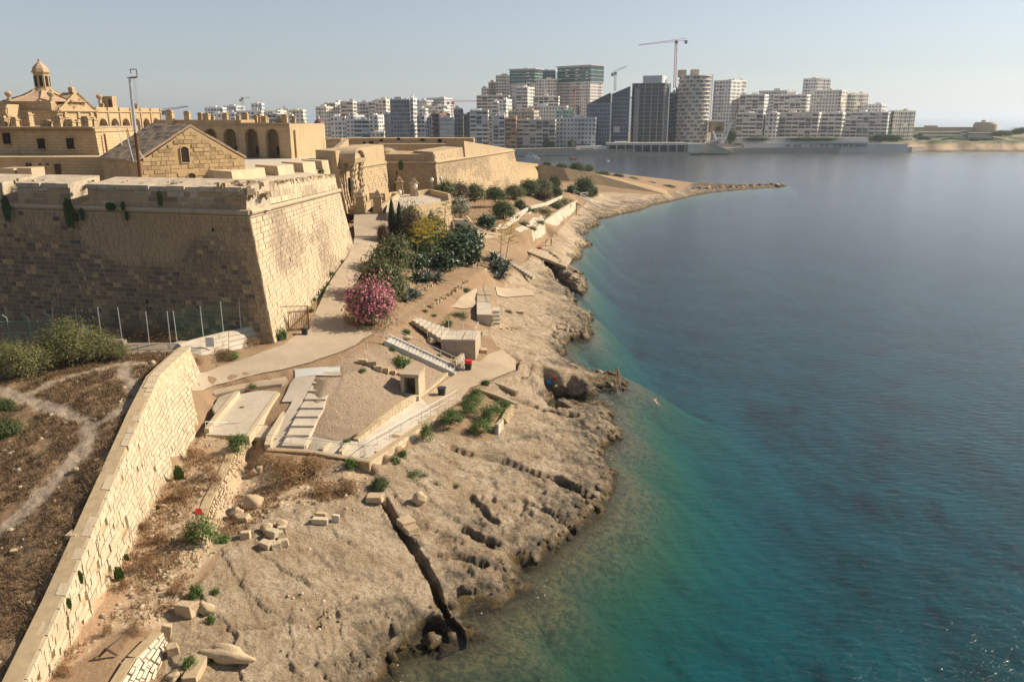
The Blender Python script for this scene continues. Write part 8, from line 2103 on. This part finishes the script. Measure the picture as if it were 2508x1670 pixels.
for lb, px, py, w_, h, m, l_ in (('yellow double-length cut block lying on the ledge', 784, 1282, 36, 14, 'new_stone', 0), ('reddish block on top of the yellow long one', 786, 1268, 24, 10, 'rubble', .1), ('white cut block right of the yellow long one', 821, 1278, 18, 20, 'white_stone', 0)):
 stone_thing('cut_block', lb, px, py, w_, h, m, group=GPl, rz=0, cat='stone block', depth=.5, lift=l_)
a, b_ = ground0(498, 1612, BASE), ground0(462, 1680, BASE)
o = MB().hexa([a + Vector((-.3, 0, -.3)), b_ + Vector((-.3, 0, -.3)), b_ + Vector((.45, 0, -.3)), a + Vector((.45, 0, -.3))], [a + Vector((-.3, 0, .45)), b_ + Vector((-.3, 0, .45)), b_ + Vector((.4, 0, .5)), a + Vector((.4, 0, .45))], .3).build('stone_beam', M['rubble'], loc=a)
tag(o, 'long straight hewn stone beam running to the bottom edge', 'stone beam', None, 'thing')
stk = thing('slab_stack', 'stack of five flat concrete slabs in the shaded ditch', 'slab stack', tuple(ground0(322, 790, BASE)))
p = ground0(322, 788, BASE)
for k in range(5):
 s = 1.95; MB().box(p + Vector((0, .6, .22 + k * .36)), (s, s, .30), .78 + random.uniform(-.03, .03), random.random()).build('concrete_slab', M['concrete'], stk)
bw = thing('broken_block_wall', 'broken stepped row of stone blocks on the gravel slope', 'wall', tuple(ground0(920, 905, BASE)))
for px, py, w_, h in ((889, 890, 20, 12), (910, 898, 24, 16), (926, 908, 20, 14), (944, 912, 18, 14), (962, 915, 16, 10), (976, 917, 16, 6)):
 p = ground0(px, py, BASE); k = mpp(p); MB().box(p + up * h * k * .4, (w_ * k, w_ * k * .7, h * k), random.uniform(-.3, .3), random.random()).build('block', M['rubble'], bw)
def rubble_line(label, pts, s=.3, h=.35, wide=.5, name='rubble_kerb'):
 P = [ground0(x, y, BASE) for x, y in pts]
 t = thing(name, label, 'kerb', tuple(P[0]), 'rubble kerbs along the path')
 n = 0
 for a, b_ in zip(P[:-1], P[1:]):
  L = (b_ - a).length
  for k in range(int(L / s * 1.7)):
   c = a.lerp(b_, random.random()) + Vector((random.uniform(-wide, wide) / 2, random.uniform(-wide, wide) / 2, random.random() * h * .6))
   MB().box(c, (s * random.uniform(.6, 1.3), s * random.uniform(.6, 1.2), s * random.uniform(.5, 1.0)), random.random() * 3, random.random(), .8).build('stone', M['rubble'], t); n += 1
 return t
rubble_line('white rubble kerb along the brown path above the bank', [(1052,754),(1075,738),(1099,722)], .35)
rubble_line('rubble kerb continuing up the path to the terrace', [(1099,722),(1133,700),(1142,692)], .35)
rubble_line('rubble edging under the big agave rosettes', [(1020,722),(1058,700)], .3)
rubble_line('rough white stones around the rock beside the promenade edge', [(1210,800),(1240,810),(1260,806)], .5, .5, 1.6)
linewall('rubble_wall', 'low sunlit rubble wall below the path near the terrace stairs', 'wall', [(1142,694,6.0),(1170,684,5.9),(1195,672,6.0)], [(1140,688,6.6),(1168,672,6.9),(1194,658,7.1)], M['rubble'], M['mortar_pale'], .28, .4, .12, 40, .5)
linewall('planter_wall', 'shaded low wall along the upper side of rock planter', 'wall', [(1172,966,3.2),(1215,982,3.1),(1260,1000,2.9)], [(1172,953,3.75),(1215,968,3.7),(1262,988,3.55)], M['fort_house'], M['concrete_dark'], .4, 1.0, .02, 20, .35)
linewall('planter_wall', 'ragged sunlit wall closing the seaward end of planter', 'wall', [(1244,1042,2.7),(1262,1002,2.9)], [(1238,1026,3.4),(1258,990,3.5)], M['rubble'], M['mortar_pale'], .25, .4, .1, 20, .4)
linewall('planter_wall', 'broken upright slab wall at the lower corner of planter', 'wall', [(1219,1074,2.7),(1233,1050,2.7)], [(1221,1040,3.7),(1234,1026,3.7)], M['white_stone'], M['mortar_pale'], .4, .8, .03, 10, .3)
linewall('planter_wall', 'low kerb wall on the rock above the planter', 'wall', [(1210,946,3.2),(1235,955,3.1),(1262,966,3.0)], [(1210,937,3.55),(1236,946,3.5),(1263,958,3.4)], M['fort_house'], M['concrete_dark'], .3, .9, .02, 10, .35)
linewall('stub_wall', 'leaning patch of pale block wall beside the staircase foot', 'wall', [(1118,903,3.9),(1142,900,3.9)], [(1116,884,4.9),(1138,866,5.3)], M['white_stone'], M['mortar_pale'], .25, .4, .05, 30, .4)
linewall('stub_wall', 'patch of pale block wall right of the viewing platform', 'wall', [(1180,838,4.0),(1196,830,4.0)], [(1180,812,5.1),(1196,808,5.1)], M['white_stone'], M['mortar_pale'], .25, .4, .05, 20, .4)
ns = thing('narrow_steps', 'narrow railed concrete steps descending to the rocks beside agaves', 'steps', tuple(at(1250, 645, 5.2)))
a, b_ = at(1203, 616, 7.3), at(1308, 679, 3.6)
n = 16; d = (b_ - a); d.z = 0; d.normalize(); s_ = Vector((-d.y, d.x, 0))
for k in range(n):
 p0, p1 = a.lerp(b_, k / n), a.lerp(b_, (k + 1) / n); q = [p0 - s_ * .5, p1 - s_ * .5, p1 + s_ * .5, p0 + s_ * .5]
 MB().hexa([Vector((v.x, v.y, p0.z - .6)) for v in q], [Vector((v.x, v.y, p0.z)) for v in q]).build('step', M['concrete'], ns)
railing(ns, [a.lerp(b_, t) + s_ * .5 for t in (0, .25, .5, .75, 1)], 1.0)
railing(ns, [a.lerp(b_, t) - s_ * .5 for t in (0, .33, .66, 1)], 1.0)
fs = thing('white_bathing_steps', 'long white metal steps leading to the rocks beyond the sea wall', 'steps', tuple(at(1450, 497, 4)))
a, b_ = at(1424, 484, 6.0), at(1474, 510, 2.4)
d = (b_ - a); d.z = 0; d.normalize(); s_ = Vector((-d.y, d.x, 0))
for k in range(14):
 p0, p1 = a.lerp(b_, k / 14), a.lerp(b_, (k + .9) / 14); q = [p0 - s_ * .7, p1 - s_ * .7, p1 + s_ * .7, p0 + s_ * .7]
 MB().hexa([Vector((v.x, v.y, p0.z - .25)) for v in q], [Vector((v.x, v.y, p0.z)) for v in q]).build('step', M['white_paint'], fs)
railing(fs, [a.lerp(b_, t) + s_ * .7 for t in (0, .3, .6, 1)], 1.1, M['white_paint'], .05)
railing(fs, [at(1405, 474, 6.3), at(1424, 482, 6.1), at(1440, 480, 5.8)], 1.1, M['white_paint'], .05)
def rods(label, pts, h=1.0, wire=True, lean=0.0):
 P = [ground0(x, y, BASE) for x, y in pts]
 t = thing('wire_fence', label, 'fence', tuple(P[0]), 'thin post fences along the paths')
 for p in P: MB().tube(p - up * .1, p + up * h + Vector((random.uniform(-.06, .06), 0, 0)), .024, .024, 5).build('post', M['white_rail'], t)
 if wire: MB().path([p + up * h * .92 for p in P], .008, 3).build('wire', M['white_rail'], t)
rods('three thin white posts along the road edge above gravel', [(838,900),(870,875),(900,857)])
rods('thin posts following the path edge above the platform', [(965,808),(977,797),(995,785),(1020,765),(1036,753),(1052,741),(1066,732)])
rods('thin posts along the path beside prickly pears', [(1133,689),(1148,674),(1160,667),(1172,658),(1180,651)])
rods('thin posts along the garden terrace front kerb', [(1165,566),(1190,571),(1212,574),(1240,577),(1262,577)])
rods('thin posts at the top of the narrow steps', [(1198,612),(1204,606),(1210,600)])
rods('thin posts along the far garden kerb', [(1306,508),(1322,502),(1340,498),(1358,490),(1374,482)])
gnet = NG('green_net'); gnet.col((.05, .16, .09)); tr_ = gnet.n('ShaderNodeBsdfTransparent'); mx_ = gnet.n('ShaderNodeMixShader'); mx_.inputs[0].default_value = .08
gnet.l(tr_.outputs[0], mx_.inputs[1]); gnet.l(gnet.b.outputs[0], mx_.inputs[2]); gnet.l(mx_.outputs[0], gnet.out.inputs['Surface']); M['green_net'] = gnet.m
plain('green_paint', (.22, .36, .27), .5, .1)
fn = thing('netting_fence', 'tall fence of thin pale posts with green netting along the ditch', 'fence', tuple(at(365, 838, 9.9)))
FP = [((130,826),(129,754)), ((192,828),(184,753)), ((249,830),(239,752)), ((299,828),(288,752)), ((366,840),(357,763)), ((418,839),(409,762)), ((434,838),(424,761)), ((498,824),(490,749)), ((547,812),(540,739)), ((590,803),(585,730)), ((631,795),(631,720))]
FZ = [9.6, 9.7, 10.3, 10.3, 10.0, 9.98, 9.96, 10.0, 10.1, 10.15, 10.2]
tops_, bots_ = [], []
for ((bx, by), (tx, ty)), z in zip(FP, FZ):
 b_ = at(bx, by, z); q = atY(tx, ty, b_.y); bots_.append(b_); tops_.append(q)
 MB().tube(b_ - up * .3, q, .04, .035, 6).build('post', M['galv'], fn)
for k in range(len(tops_) - 1):
 a0, a1, c1, c0 = bots_[k], bots_[k + 1], tops_[k + 1], tops_[k]
 mb = MB()
 for j in range(7): mb.tube(a0.lerp(c0, j / 6), a1.lerp(c1, j / 6), .008, .008, 3)
 mb.quad(a0, a1, c1 - up * .15, c0 - up * .15); mb.build('netting', M['green_net'], fn)
gg = thing('green_bar_gate', 'green vertical-bar gate with bent-top posts closing the left track', 'gate', tuple(at(80, 842, 9.5)))
gp = [at(-40, 846, 9.4), at(28, 843, 9.4), at(80, 843, 9.4), at(132, 838, 9.5)]
for p in gp:
 mb = MB(); mb.path([p, p + up * 2.55, p + Vector((-.4, 0, 2.85))], .05, 6); mb.build('post', M['green_paint'], gg)
for a, b_ in zip(gp[:-1], gp[1:]):
 n = 13
 for k in range(1, n): c = a.lerp(b_, k / n); MB().tube(c + up * .1, c + up * 2.2, .016, .016, 4).build('bar', M['green_paint'], gg)
 mb = MB()
 for h in (.15, 1.1, 2.2): mb.tube(a + up * h, b_ + up * h, .03, .03, 5)
 mb.build('rail', M['green_paint'], gg)
wg = thing('brown_bar_gate', 'open brown bar gate with diagonal brace against the sunlit bastion', 'gate', tuple(ground0(735, 808, BASE)))
g0, g1 = ground0(709, 811, BASE), ground0(757, 807, BASE)
hh = 2.05
MB().tube(g1 - up * .2, g1 + up * 2.55, .09, .08, 6).build('post', M['rust'], wg)
MB().tube(g0, g0 + up * hh, .05, .05, 6).build('post', M['rust'], wg)
for k in range(1, 11): c = g0.lerp(g1, k / 11); MB().tube(c + up * .12, c + up * (hh + .08), .026, .026, 5).build('bar', M['rust'], wg)
for nm, a, b_ in (('rail', g0 + up * .15, g1 + up * .15), ('rail', g0 + up * (hh - .1), g1 + up * (hh - .05)), ('brace', g0 + up * .2, g1 + up * (hh - .15))): MB().tube(a, b_, .045, .045, 6).build(nm, M['rust'], wg)
q = g1 + up * 2.5; MB().tube(q, q + (g0 - g1) * 1.3 + up * .12, .045, .045, 6).build('lintel_bar', M['rust'], wg)
plain('bin_black', (.03, .035, .038), .35, .1); plain('tub_red', (.55, .03, .03), .35, .08); plain('bag_blue', (.04, .16, .38), .6, .2)
def bin_(px, py, r, h, label, m='bin_black', name='waste_bin', lift=0.0, rim=True, cat='bin', p=None):
 p = p or ground0(px, py, BASE); p = p + up * (lift + .03)
 t = thing(name, label, cat, tuple(p))
 MB().lathe(tuple(p), [(r * .8, 0), (r * .98, h * .9), (r * .9, h * .9), (r * .85, h * .55)], 14).build('body', M[m], t)
 if rim: MB().lathe(tuple(p), [(r * 1.06, h * .86), (r * 1.1, h * .92), (r * 1.06, h), (r * .9, h * .97)], 14).build('rim', M[m], t)
 return t, p
bin_(747, 820, .36, .72, 'black bin with black bag beside the open brown gate')
bin_(1082, 967, .42, .74, 'black round bin standing alone on the lower concrete ramp')
t, p = bin_(1147, 906, .40, .62, 'black tub at the staircase foot carrying the red one')
bin_(1148, 906, .44, .42, 'bright red tub stacked on the black tub', 'tub_red', 'red_tub', .66, True, 'tub', p=Vector((p.x + .04, p.y, p.z - .03)))
bin_(1322, 612, .5, .5, 'red cool box on the rock near the standing bathers', 'tub_red', 'cool_box', 0, True, 'box')
wc = thing('waste_container', 'black lidded waste container half hidden by the pink oleander', 'container', tuple(ground0(868, 738, BASE)))
p = ground0(868, 738, BASE)
MB().hexa([p + Vector((x, y, .1)) for x, y in ((-.65, -.5), (.65, -.5), (.65, .5), (-.65, .5))], [p + Vector((x, y, 1.3)) for x, y in ((-.75, -.6), (.75, -.6), (.75, .6), (-.75, .6))]).build('body', M['bin_black'], wc)
MB().hexa([p + Vector((x, y, 1.302)) for x, y in ((-.82, -.66), (.82, -.66), (.82, .66), (-.82, .66))], [p + Vector((x, y, 1.5)) for x, y in ((-.6, -.5), (.6, -.5), (.6, .6), (-.6, .6))]).build('lid', M['bin_black'], wc)
for sx in (-.5, .5): MB().tube(p + Vector((sx, -.55, .1)), p + Vector((sx, -.45, .1)), .1, .1, 8).build('wheel', M['dark_opening'], wc)
for px, py, lb in ((1163, 575, 'small black box at the foot of garden stairs'), (1199, 563, 'small black box on the garden kerb left of prickly pear'), (1267, 535, 'small black box on the garden path kerb')):
 p = ground0(px, py, BASE); t = thing('black_box', lb, 'box', tuple(p), 'small black boxes of the garden'); k = 5 * mpp(p)
 MB().box(p + up * k * .45, (k, k, k * .8)).build('body', M['bin_black'], t); MB().box(p + up * k * .92, (k * 1.1, k * 1.1, k * .12)).build('lid', M['bin_black'], t)
def bag(px, py, r, m, label):
 p = ground0(px, py, GZ); b = MB(); b.lathe(tuple(p), [(r * .7, -.05), (r, r * .4), (r * .8, r), (r * .25, r * 1.3), (r * .32, r * 1.5)], 9)
 o = b.build('beach_bag', M[m], loc=p, smooth=True); tag(o, label, 'bag', None, 'thing')
bag(1346, 943, .42, 'bag_blue', 'blue and black beach bag in the rock hollow')
bag(1358, 928, .22, 'tub_red', 'small red towel bundle on the rock above blue bag')
o = MB().add([ground0(474, 1256, GZ) + Vector((0, 0, .08)), ground0(486, 1262, GZ) + Vector((0, 0, .05)), ground0(499, 1264, GZ) + Vector((0, 0, .12)), ground0(494, 1255, GZ) + Vector((0, 0, .28)), ground0(482, 1251, GZ) + Vector((0, 0, .2))], [(0, 1, 2, 3, 4)]).build('torn_plastic', M['tub_red'], loc=ground0(486, 1260, GZ))
sol = o.modifiers.new('thick', 'SOLIDIFY'); sol.thickness = .03
tag(o, 'scrap of red and white plastic on the dirt by rubble wall', 'litter', None, 'thing')
br = MB(); a = ground0(243, 1612, GZ); b_ = ground0(288, 1608, GZ); m_ = a.lerp(b_, .5) + up * .55
br.tube(a + up * .1, m_, .05, .09, 6).tube(m_, b_ + up * .1, .09, .06, 6).tube(m_, m_ + Vector((.5, .5, .25)), .05, .02, 5)
tag(br.build('dead_branch', M['bark'], loc=a), 'grey dead branch lying by low bottom wall', 'branch', None, 'thing')
def sign(label, x0, x1, y0, y1, Y, post=False, lines=4, rz=0.0):
 a, b_ = atY(x0, y1, Y), atY(x1, y0, Y); c = (a + b_) / 2; w_, h = b_.x - a.x, b_.z - a.z
 t = thing('notice_board', label, 'sign', (c.x, c.y, a.z), 'white notice boards')
 MB().box(c, (w_, .05, h), rz).build('board', M['white_paint'], t)
 mb = MB()
 for k in range(lines):
  mb.box(c + Vector((0, -.03, h * (.32 - .2 * k))), (w_ * random.uniform(.5, .75), .006, h * .05), rz)
 mb.build('text_lines', plain('print_grey', (.45, .45, .46), .7) if 'print_grey' not in M else M['print_grey'], t, 'stuff')
 if post: MB().tube(c + Vector((0, .06, -h / 2 - 1.0)), c + Vector((0, .06, h / 2)), .04, .04, 6).build('post', M['galv'], t)
pb = at(514, 852, 9.3)
sign('white notice board fixed to the low plastered boundary wall', 505, 523, 826, 850, pb.y - .25, False, 4, .13)
pb = at(206, 828, 9.7); sign('large white board on the netting fence above tamarisks', 197, 216, 798, 821, pb.y, True)
pb = at(150, 826, 9.6); sign('small white plate on the netting fence beside green gate', 146, 155, 811, 820, pb.y, True, 2)
def lamp(base, top, label, Y=None, head='globe', r=.06):
 p = ground0(*base, BASE) if Y is None else atY(*base, Y)
 q = atY(*top, p.y); t = thing('lamp_post', label, 'lamp post', tuple(p), 'lamp posts of the fort')
 MB().tube(p, q, r, r * .7, 6).build('pole', M['galv'], t)
 if head == 'globe': MB().lathe((q.x, q.y, q.z), [(.08, -.1), (.34, .15), (.42, .45), (.30, .78), (.05, .9)], 10).build('lamp_globe', M['white_paint'], t)
 else:
  MB().box(q, (1.6, .3, .22)).build('lamp_head', M['galv'], t)
lamp((1060, 487), (1058, 446), 'slim lamp post at left end of the shrub row')
lamp((1081, 474), (1080, 443), 'short lamp post with big white globe before the bastion corner', head='globe')
lamp((1022, 505), (1018, 462), 'lamp post with pale globe in front of the bridge pillar', Y=158)
lamp((981, 507), (979, 477), 'lamp post with globe on the bridge left of deeper pillars', Y=156)
lamp((786, 346), (786, 296), 'tall floodlight pole on the rampart in front of red dome', Y=268, head='bar', r=.16)
lamp((838, 352), (838, 306), 'tall floodlight pole on the rampart before white houses', Y=268, head='bar', r=.16)
sp_ = thing('shower_post', 'curved bathing shower post on the rock beyond the sea wall', 'post', tuple(ground0(1430, 530, BASE)))
p = ground0(1430, 530, BASE); q = atY(1430, 500, p.y)
MB().path([p, q, q + Vector((.3, 0, .5)), q + Vector((.9, 0, .8)), q + Vector((1.5, 0, .6))], .08, 6).build('pipe', M['galv'], sp_)
MB().box(q + Vector((1.5, 0, .5)), (.3, .3, .12)).build('shower_head', M['galv'], sp_)
wp_ = thing('wooden_post', 'weathered timber post standing on the far rocks', 'post', tuple(ground0(1410, 528, BASE)))
p = ground0(1411, 528, BASE); MB().tube(p, p + up * 3.2, .14, .12, 6).build('shaft', M['old_wood'], wp_); MB().tube(p + up * 3.2, p + up * 3.35, .17, .05, 6).build('cap', M['old_wood'], wp_)
ld_ = thing('bathing_ladder', 'metal ladder going down from the bathing rock into water', 'ladder', tuple(at(1513, 950, .5)))
a = at(1513, 941, 1.55); b_ = at(1519, 962, .0) + Vector((0, -.2, -.3))
for s in (-.22, .22): MB().path([a + Vector((s, .5, .5)), a + Vector((s, .1, .75)), a + Vector((s, -.1, .1)), b_ + Vector((s, 0, 0))], .03, 6).build('stile', M['galv'], ld_)
for k in range(5): c = (a + Vector((0, -.1, 0))).lerp(b_, .1 + k * .2); MB().tube(c + Vector((-.22, 0, 0)), c + Vector((.22, 0, 0)), .025, .025, 5).build('rung', M['galv'], ld_)
# ------------------------------------------------------------------ people
plain('skin_light', (.50, .30, .20), .55, .06); plain('skin_tan', (.40, .20, .11), .5, .06)
plain('hair_dark', (.03, .022, .016), .6, .2); plain('hair_grey', (.35, .32, .29), .6, .2); plain('cloth_white', (.72, .70, .68), .8, .08); plain('cloth_blue', (.13, .15, .42), .8, .1); plain('cloth_black', (.025, .025, .03), .8, .1); plain('cloth_red', (.45, .06, .05), .8, .1)
def skinmesh(name, joints, edges, root, m, parent, lv=2):
 me = bpy.data.meshes.new(name)
 keys = list(joints); ix = {k: i for i, k in enumerate(keys)}
 me.from_pydata([joints[k][0] for k in keys], [(ix[a], ix[b]) for a, b in edges], [])
 o = bpy.data.objects.new(name, me); COL.objects.link(o)
 sk = o.modifiers.new('s', 'SKIN'); sk.use_smooth_shade = True
 for k in keys:
  d = me.skin_vertices[0].data[ix[k]]; d.radius = joints[k][1] if hasattr(joints[k][1], '__len__') else (joints[k][1],) * 2; d.use_root = (k == root)
 ss_ = o.modifiers.new('d', 'SUBSURF'); ss_.levels = lv; ss_.render_levels = lv
 dg = bpy.context.evaluated_depsgraph_get(); ev = o.evaluated_get(dg)
 m2 = bpy.data.meshes.new_from_object(ev); bpy.data.objects.remove(o)
 m2.materials.clear(); m2.materials.append(m); m2.shade_smooth()
 r = bpy.data.objects.new(name, m2); COL.objects.link(r); r.parent = parent; LOC[r] = LOC[parent]
 return r
def person(label, p, H, rz, pose, skin, hair, trunks, shirt=None):
 t = thing('person', label, 'person', tuple(p)); t.rotation_euler = (0, 0, rz); t.scale = (H / 1.75,) * 3
 V3 = Vector
 lean = pose.get('lean', 0.0)
 def up_(x, y, z):                                   # bend the trunk forward at the hips
  dz = z - .92; return V3((x, y - math.sin(lean) * dz, .92 + math.cos(lean) * dz))
 J = {'pelvis': (V3((0, 0, .94)), (.15, .11)), 'belly': (up_(0, 0, 1.08), (.135, .10)), 'chest': (up_(0, .01, 1.28), (.165, .115)), 'neck0': (up_(0, .01, 1.45), (.065, .06)), 'neck': (up_(0, 0, 1.52), .052), 'head0': (up_(0, -.015, 1.60), (.07, .08)), 'head1': (up_(0, -.005, 1.69), (.075, .09)), 'head2': (up_(0, .01, 1.76), .045),
   'nose': (up_(0, -.10, 1.635), .012)}
 E = [('pelvis', 'belly'), ('belly', 'chest'), ('chest', 'neck0'), ('neck0', 'neck'), ('neck', 'head0'), ('head0', 'head1'), ('head1', 'head2'), ('head0', 'nose')]
 for s, nm in ((-1, 'l'), (1, 'r')):
  J['sh' + nm] = (up_(s * .19, .01, 1.40), .062); E.append(('chest', 'sh' + nm))
  el, wr = pose.get('arm' + nm, (V3((s * .25, .02, 1.12)), V3((s * .27, -.03, .87))))
  el = up_(*el); wr = up_(*wr); d = (wr - el).normalized()
  J['el' + nm] = (el, .042); J['wr' + nm] = (wr, .028); J['pa' + nm] = (wr + d * .07, (.038, .018))
  E += [('sh' + nm, 'el' + nm), ('el' + nm, 'wr' + nm), ('wr' + nm, 'pa' + nm)]
  sd = d.cross(V3((0, 1, .2))).normalized()
  for k, (o_, L) in enumerate(((-.03, .075), (-.01, .09), (.01, .085), (.03, .065))):
   a = wr + d * (.10) + sd * o_; J['f%d%s' % (k, nm)] = (a, .011); J['g%d%s' % (k, nm)] = (a + d * L * .9 + V3((0, -.015, 0)), .008); E += [('pa' + nm, 'f%d%s' % (k, nm)), ('f%d%s' % (k, nm), 'g%d%s' % (k, nm))]
  th = wr + d * .05 - sd * .045; J['th' + nm] = (th + d * .05 + V3((0, -.02, 0)), .011); E.append(('pa' + nm, 'th' + nm))
  kn, an = pose.get('leg' + nm, (V3((s * .10, -.02, .50)), V3((s * .11, .01, .09))))
  J['hp' + nm] = (V3((s * .095, 0, .86)), .095); J['kn' + nm] = (kn, .062); J['cf' + nm] = (kn.lerp(an, .35) + V3((0, .02, 0)), .056); J['an' + nm] = (an, .038); J['ft' + nm] = (an + V3((s * .02, -.14, -.055)), (.042, .026)); J['hl' + nm] = (an + V3((0, .04, -.055)), .03)
  E += [('pelvis', 'hp' + nm), ('hp' + nm, 'kn' + nm), ('kn' + nm, 'cf' + nm), ('cf' + nm, 'an' + nm), ('an' + nm, 'ft' + nm), ('an' + nm, 'hl' + nm)]
 skinmesh('body', J, E, 'pelvis', skin, t)
 hj = {'a': (up_(0, .03, 1.66), (.082, .075)), 'b': (up_(0, .02, 1.74), (.078, .085)), 'c': (up_(0, .02, 1.785), .04)}
 if pose.get('long'): hj['d'] = (up_(0, .07, 1.52), .06); hair_e = [('d', 'a'), ('a', 'b'), ('b', 'c')]
 else: hair_e = [('a', 'b'), ('b', 'c')]
 skinmesh('hair', hj, hair_e, 'a', hair, t, 1)
 tj = {'p': (V3((0, 0, .96)), (.165, .125)), 'q': (V3((0, 0, .88)), (.17, .13))}; te = [('p', 'q')]
 for s, nm in ((-1, 'l'), (1, 'r')):
  kn = J['kn' + nm][0]; hp = J['hp' + nm][0]; tj['h' + nm] = (hp, .108); tj['k' + nm] = (hp.lerp(kn, .6), .088); te += [('q', 'h' + nm), ('h' + nm, 'k' + nm)]
 skinmesh('trunks', tj, te, 'p', trunks, t, 1)
 if shirt:
  sj = {'a': (up_(0, 0, 1.0), (.165, .125)), 'b': (up_(0, .01, 1.27), (.18, .13)), 'c': (up_(0, .01, 1.42), (.11, .09))}; se = [('a', 'b'), ('b', 'c')]
  for s, nm in ((-1, 'l'), (1, 'r')): sj['s' + nm] = (J['sh' + nm][0], .075); sj['e' + nm] = (J['sh' + nm][0].lerp(J['el' + nm][0], .6), .06); se += [('b', 's' + nm), ('s' + nm, 'e' + nm)]
  skinmesh('shirt', sj, se, 'b', shirt, t, 1)
 mb = MB()
 for s in (-1, 1): mb.box(up_(s * .032, -.088, 1.665) + LOC[t], (.022, .01, .012))
 mb.box(up_(0, -.092, 1.585) + LOC[t], (.045, .008, .01)); mb.build('face_features', M['hair_dark'], t, 'stuff')
 return t
V3 = Vector
pr = ground0(1512, 938, GZ)
person('man in pale swim shorts standing on the bathing rock shading his eyes', pr, 1.78, R(-60), dict(arml=(V3((-.30, -.16, 1.36)), V3((-.12, -.17, 1.60))), armr=(V3((.25, .03, 1.13)), V3((.24, -.02, .88)))), M['skin_tan'], M['hair_grey'], M['cloth_white'])
p1 = ground0(1350, 603, GZ)
person('tanned bather standing with hands before the chest near the sea wall', p1, 1.72, R(150), dict(arml=(V3((-.25, -.05, 1.15)), V3((-.08, -.22, 1.22))), armr=(V3((.25, -.05, 1.15)), V3((.08, -.22, 1.22)))), M['skin_tan'], M['hair_dark'], M['cloth_red'])
p2 = ground0(1336, 603, GZ)
person('person in blue and black clothes bending over bags by the sea wall', p2, 1.70, R(60), dict(lean=.6, arml=(V3((-.22, -.12, 1.12)), V3((-.16, -.22, .86))), armr=(V3((.22, -.12, 1.12)), V3((.16, -.22, .86))), long=1), M['skin_light'], M['hair_dark'], M['cloth_blue'], M['cloth_black'])
p3 = at(960, 515, 13.4) + Vector((0, 0, .1))
person('person in white top walking on the road before fort bridge', p3, 1.75, R(10), dict(legl=(V3((-.10, -.12, .50)), V3((-.11, -.05, .09))), legr=(V3((.10, .06, .50)), V3((.11, .22, .12)))), M['skin_tan'], M['hair_dark'], M['cloth_black'], M['cloth_white'])
def swimmer(px, py, label, full=False):
 p = at(px, py, 0.0); t = thing('person', label, 'person', tuple(p)); t.rotation_euler = (0, 0, R(200) if full else random.random() * 6)
 if full:
  J = {'pel': (V3((0, .55, -.12)), (.14, .09)), 'ch': (V3((0, .15, -.03)), (.16, .10)), 'nk': (V3((0, -.05, .04)), .055), 'h0': (V3((0, -.16, .09)), .085), 'h1': (V3((0, -.25, .13)), .07),
    'sl': (V3((-.2, .08, 0)), .06), 'el': (V3((-.42, -.12, .10)), .042), 'wl': (V3((-.40, -.40, .02)), .03), 'sr': (V3((.2, .08, 0)), .06), 'er': (V3((.42, .05, -.08)), .042), 'wr': (V3((.50, -.2, -.12)), .03),
    'kl': (V3((-.12, .95, -.2)), .07), 'al': (V3((-.14, 1.35, -.22)), .04), 'kr': (V3((.12, .95, -.2)), .07), 'ar': (V3((.14, 1.35, -.22)), .04)}
  E = [('pel', 'ch'), ('ch', 'nk'), ('nk', 'h0'), ('h0', 'h1'), ('ch', 'sl'), ('sl', 'el'), ('el', 'wl'), ('ch', 'sr'), ('sr', 'er'), ('er', 'wr'), ('pel', 'kl'), ('kl', 'al'), ('pel', 'kr'), ('kr', 'ar')]
  skinmesh('body', J, E, 'pel', M['skin_light'], t); skinmesh('hair', {'a': (V3((0, -.19, .14)), .09), 'b': (V3((0, -.25, .18)), .07)}, [('a', 'b')], 'a', M['hair_dark'], t, 1)
 else:
  J = {'ch': (V3((0, 0, -.25)), (.17, .11)), 'nk': (V3((0, 0, -.02)), .055), 'h0': (V3((0, -.02, .08)), .085), 'h1': (V3((0, 0, .19)), .08), 'sl': (V3((-.19, 0, -.12)), .06), 'sr': (V3((.19, 0, -.12)), .06), 'el': (V3((-.35, -.2, -.2)), .045), 'er': (V3((.35, -.2, -.2)), .045)}
  skinmesh('body', J, [('ch', 'nk'), ('nk', 'h0'), ('h0', 'h1'), ('ch', 'sl'), ('ch', 'sr'), ('sl', 'el'), ('sr', 'er')], 'ch', M['skin_tan'], t)
  skinmesh('hair', {'a': (V3((0, .03, .15)), .09), 'b': (V3((0, .02, .23)), .07)}, [('a', 'b')], 'a', M['hair_dark'], t, 1)
swimmer(1601, 979, 'swimmer stretched out in the water right of bathing rock', True)
swimmer(1553, 637, 'left of two distant swimmers heads in the bay'); swimmer(1587, 638, 'right of two distant swimmers heads in the bay')
# ================================================================== AIR
g = NG('haze'); g.t.nodes.remove(g.b)
pv_ = g.n('ShaderNodeVolumePrincipled'); pv_.inputs['Color'].default_value = (.74, .85, 1.0, 1); pv_.inputs['Density'].default_value = .00011; pv_.inputs['Anisotropy'].default_value = .35
g.l(pv_.outputs[0], g.out.inputs['Volume'])
MB().box((0, 16900, 56), (61000, 40400, 200)).build('haze', g.m, kind='stuff')
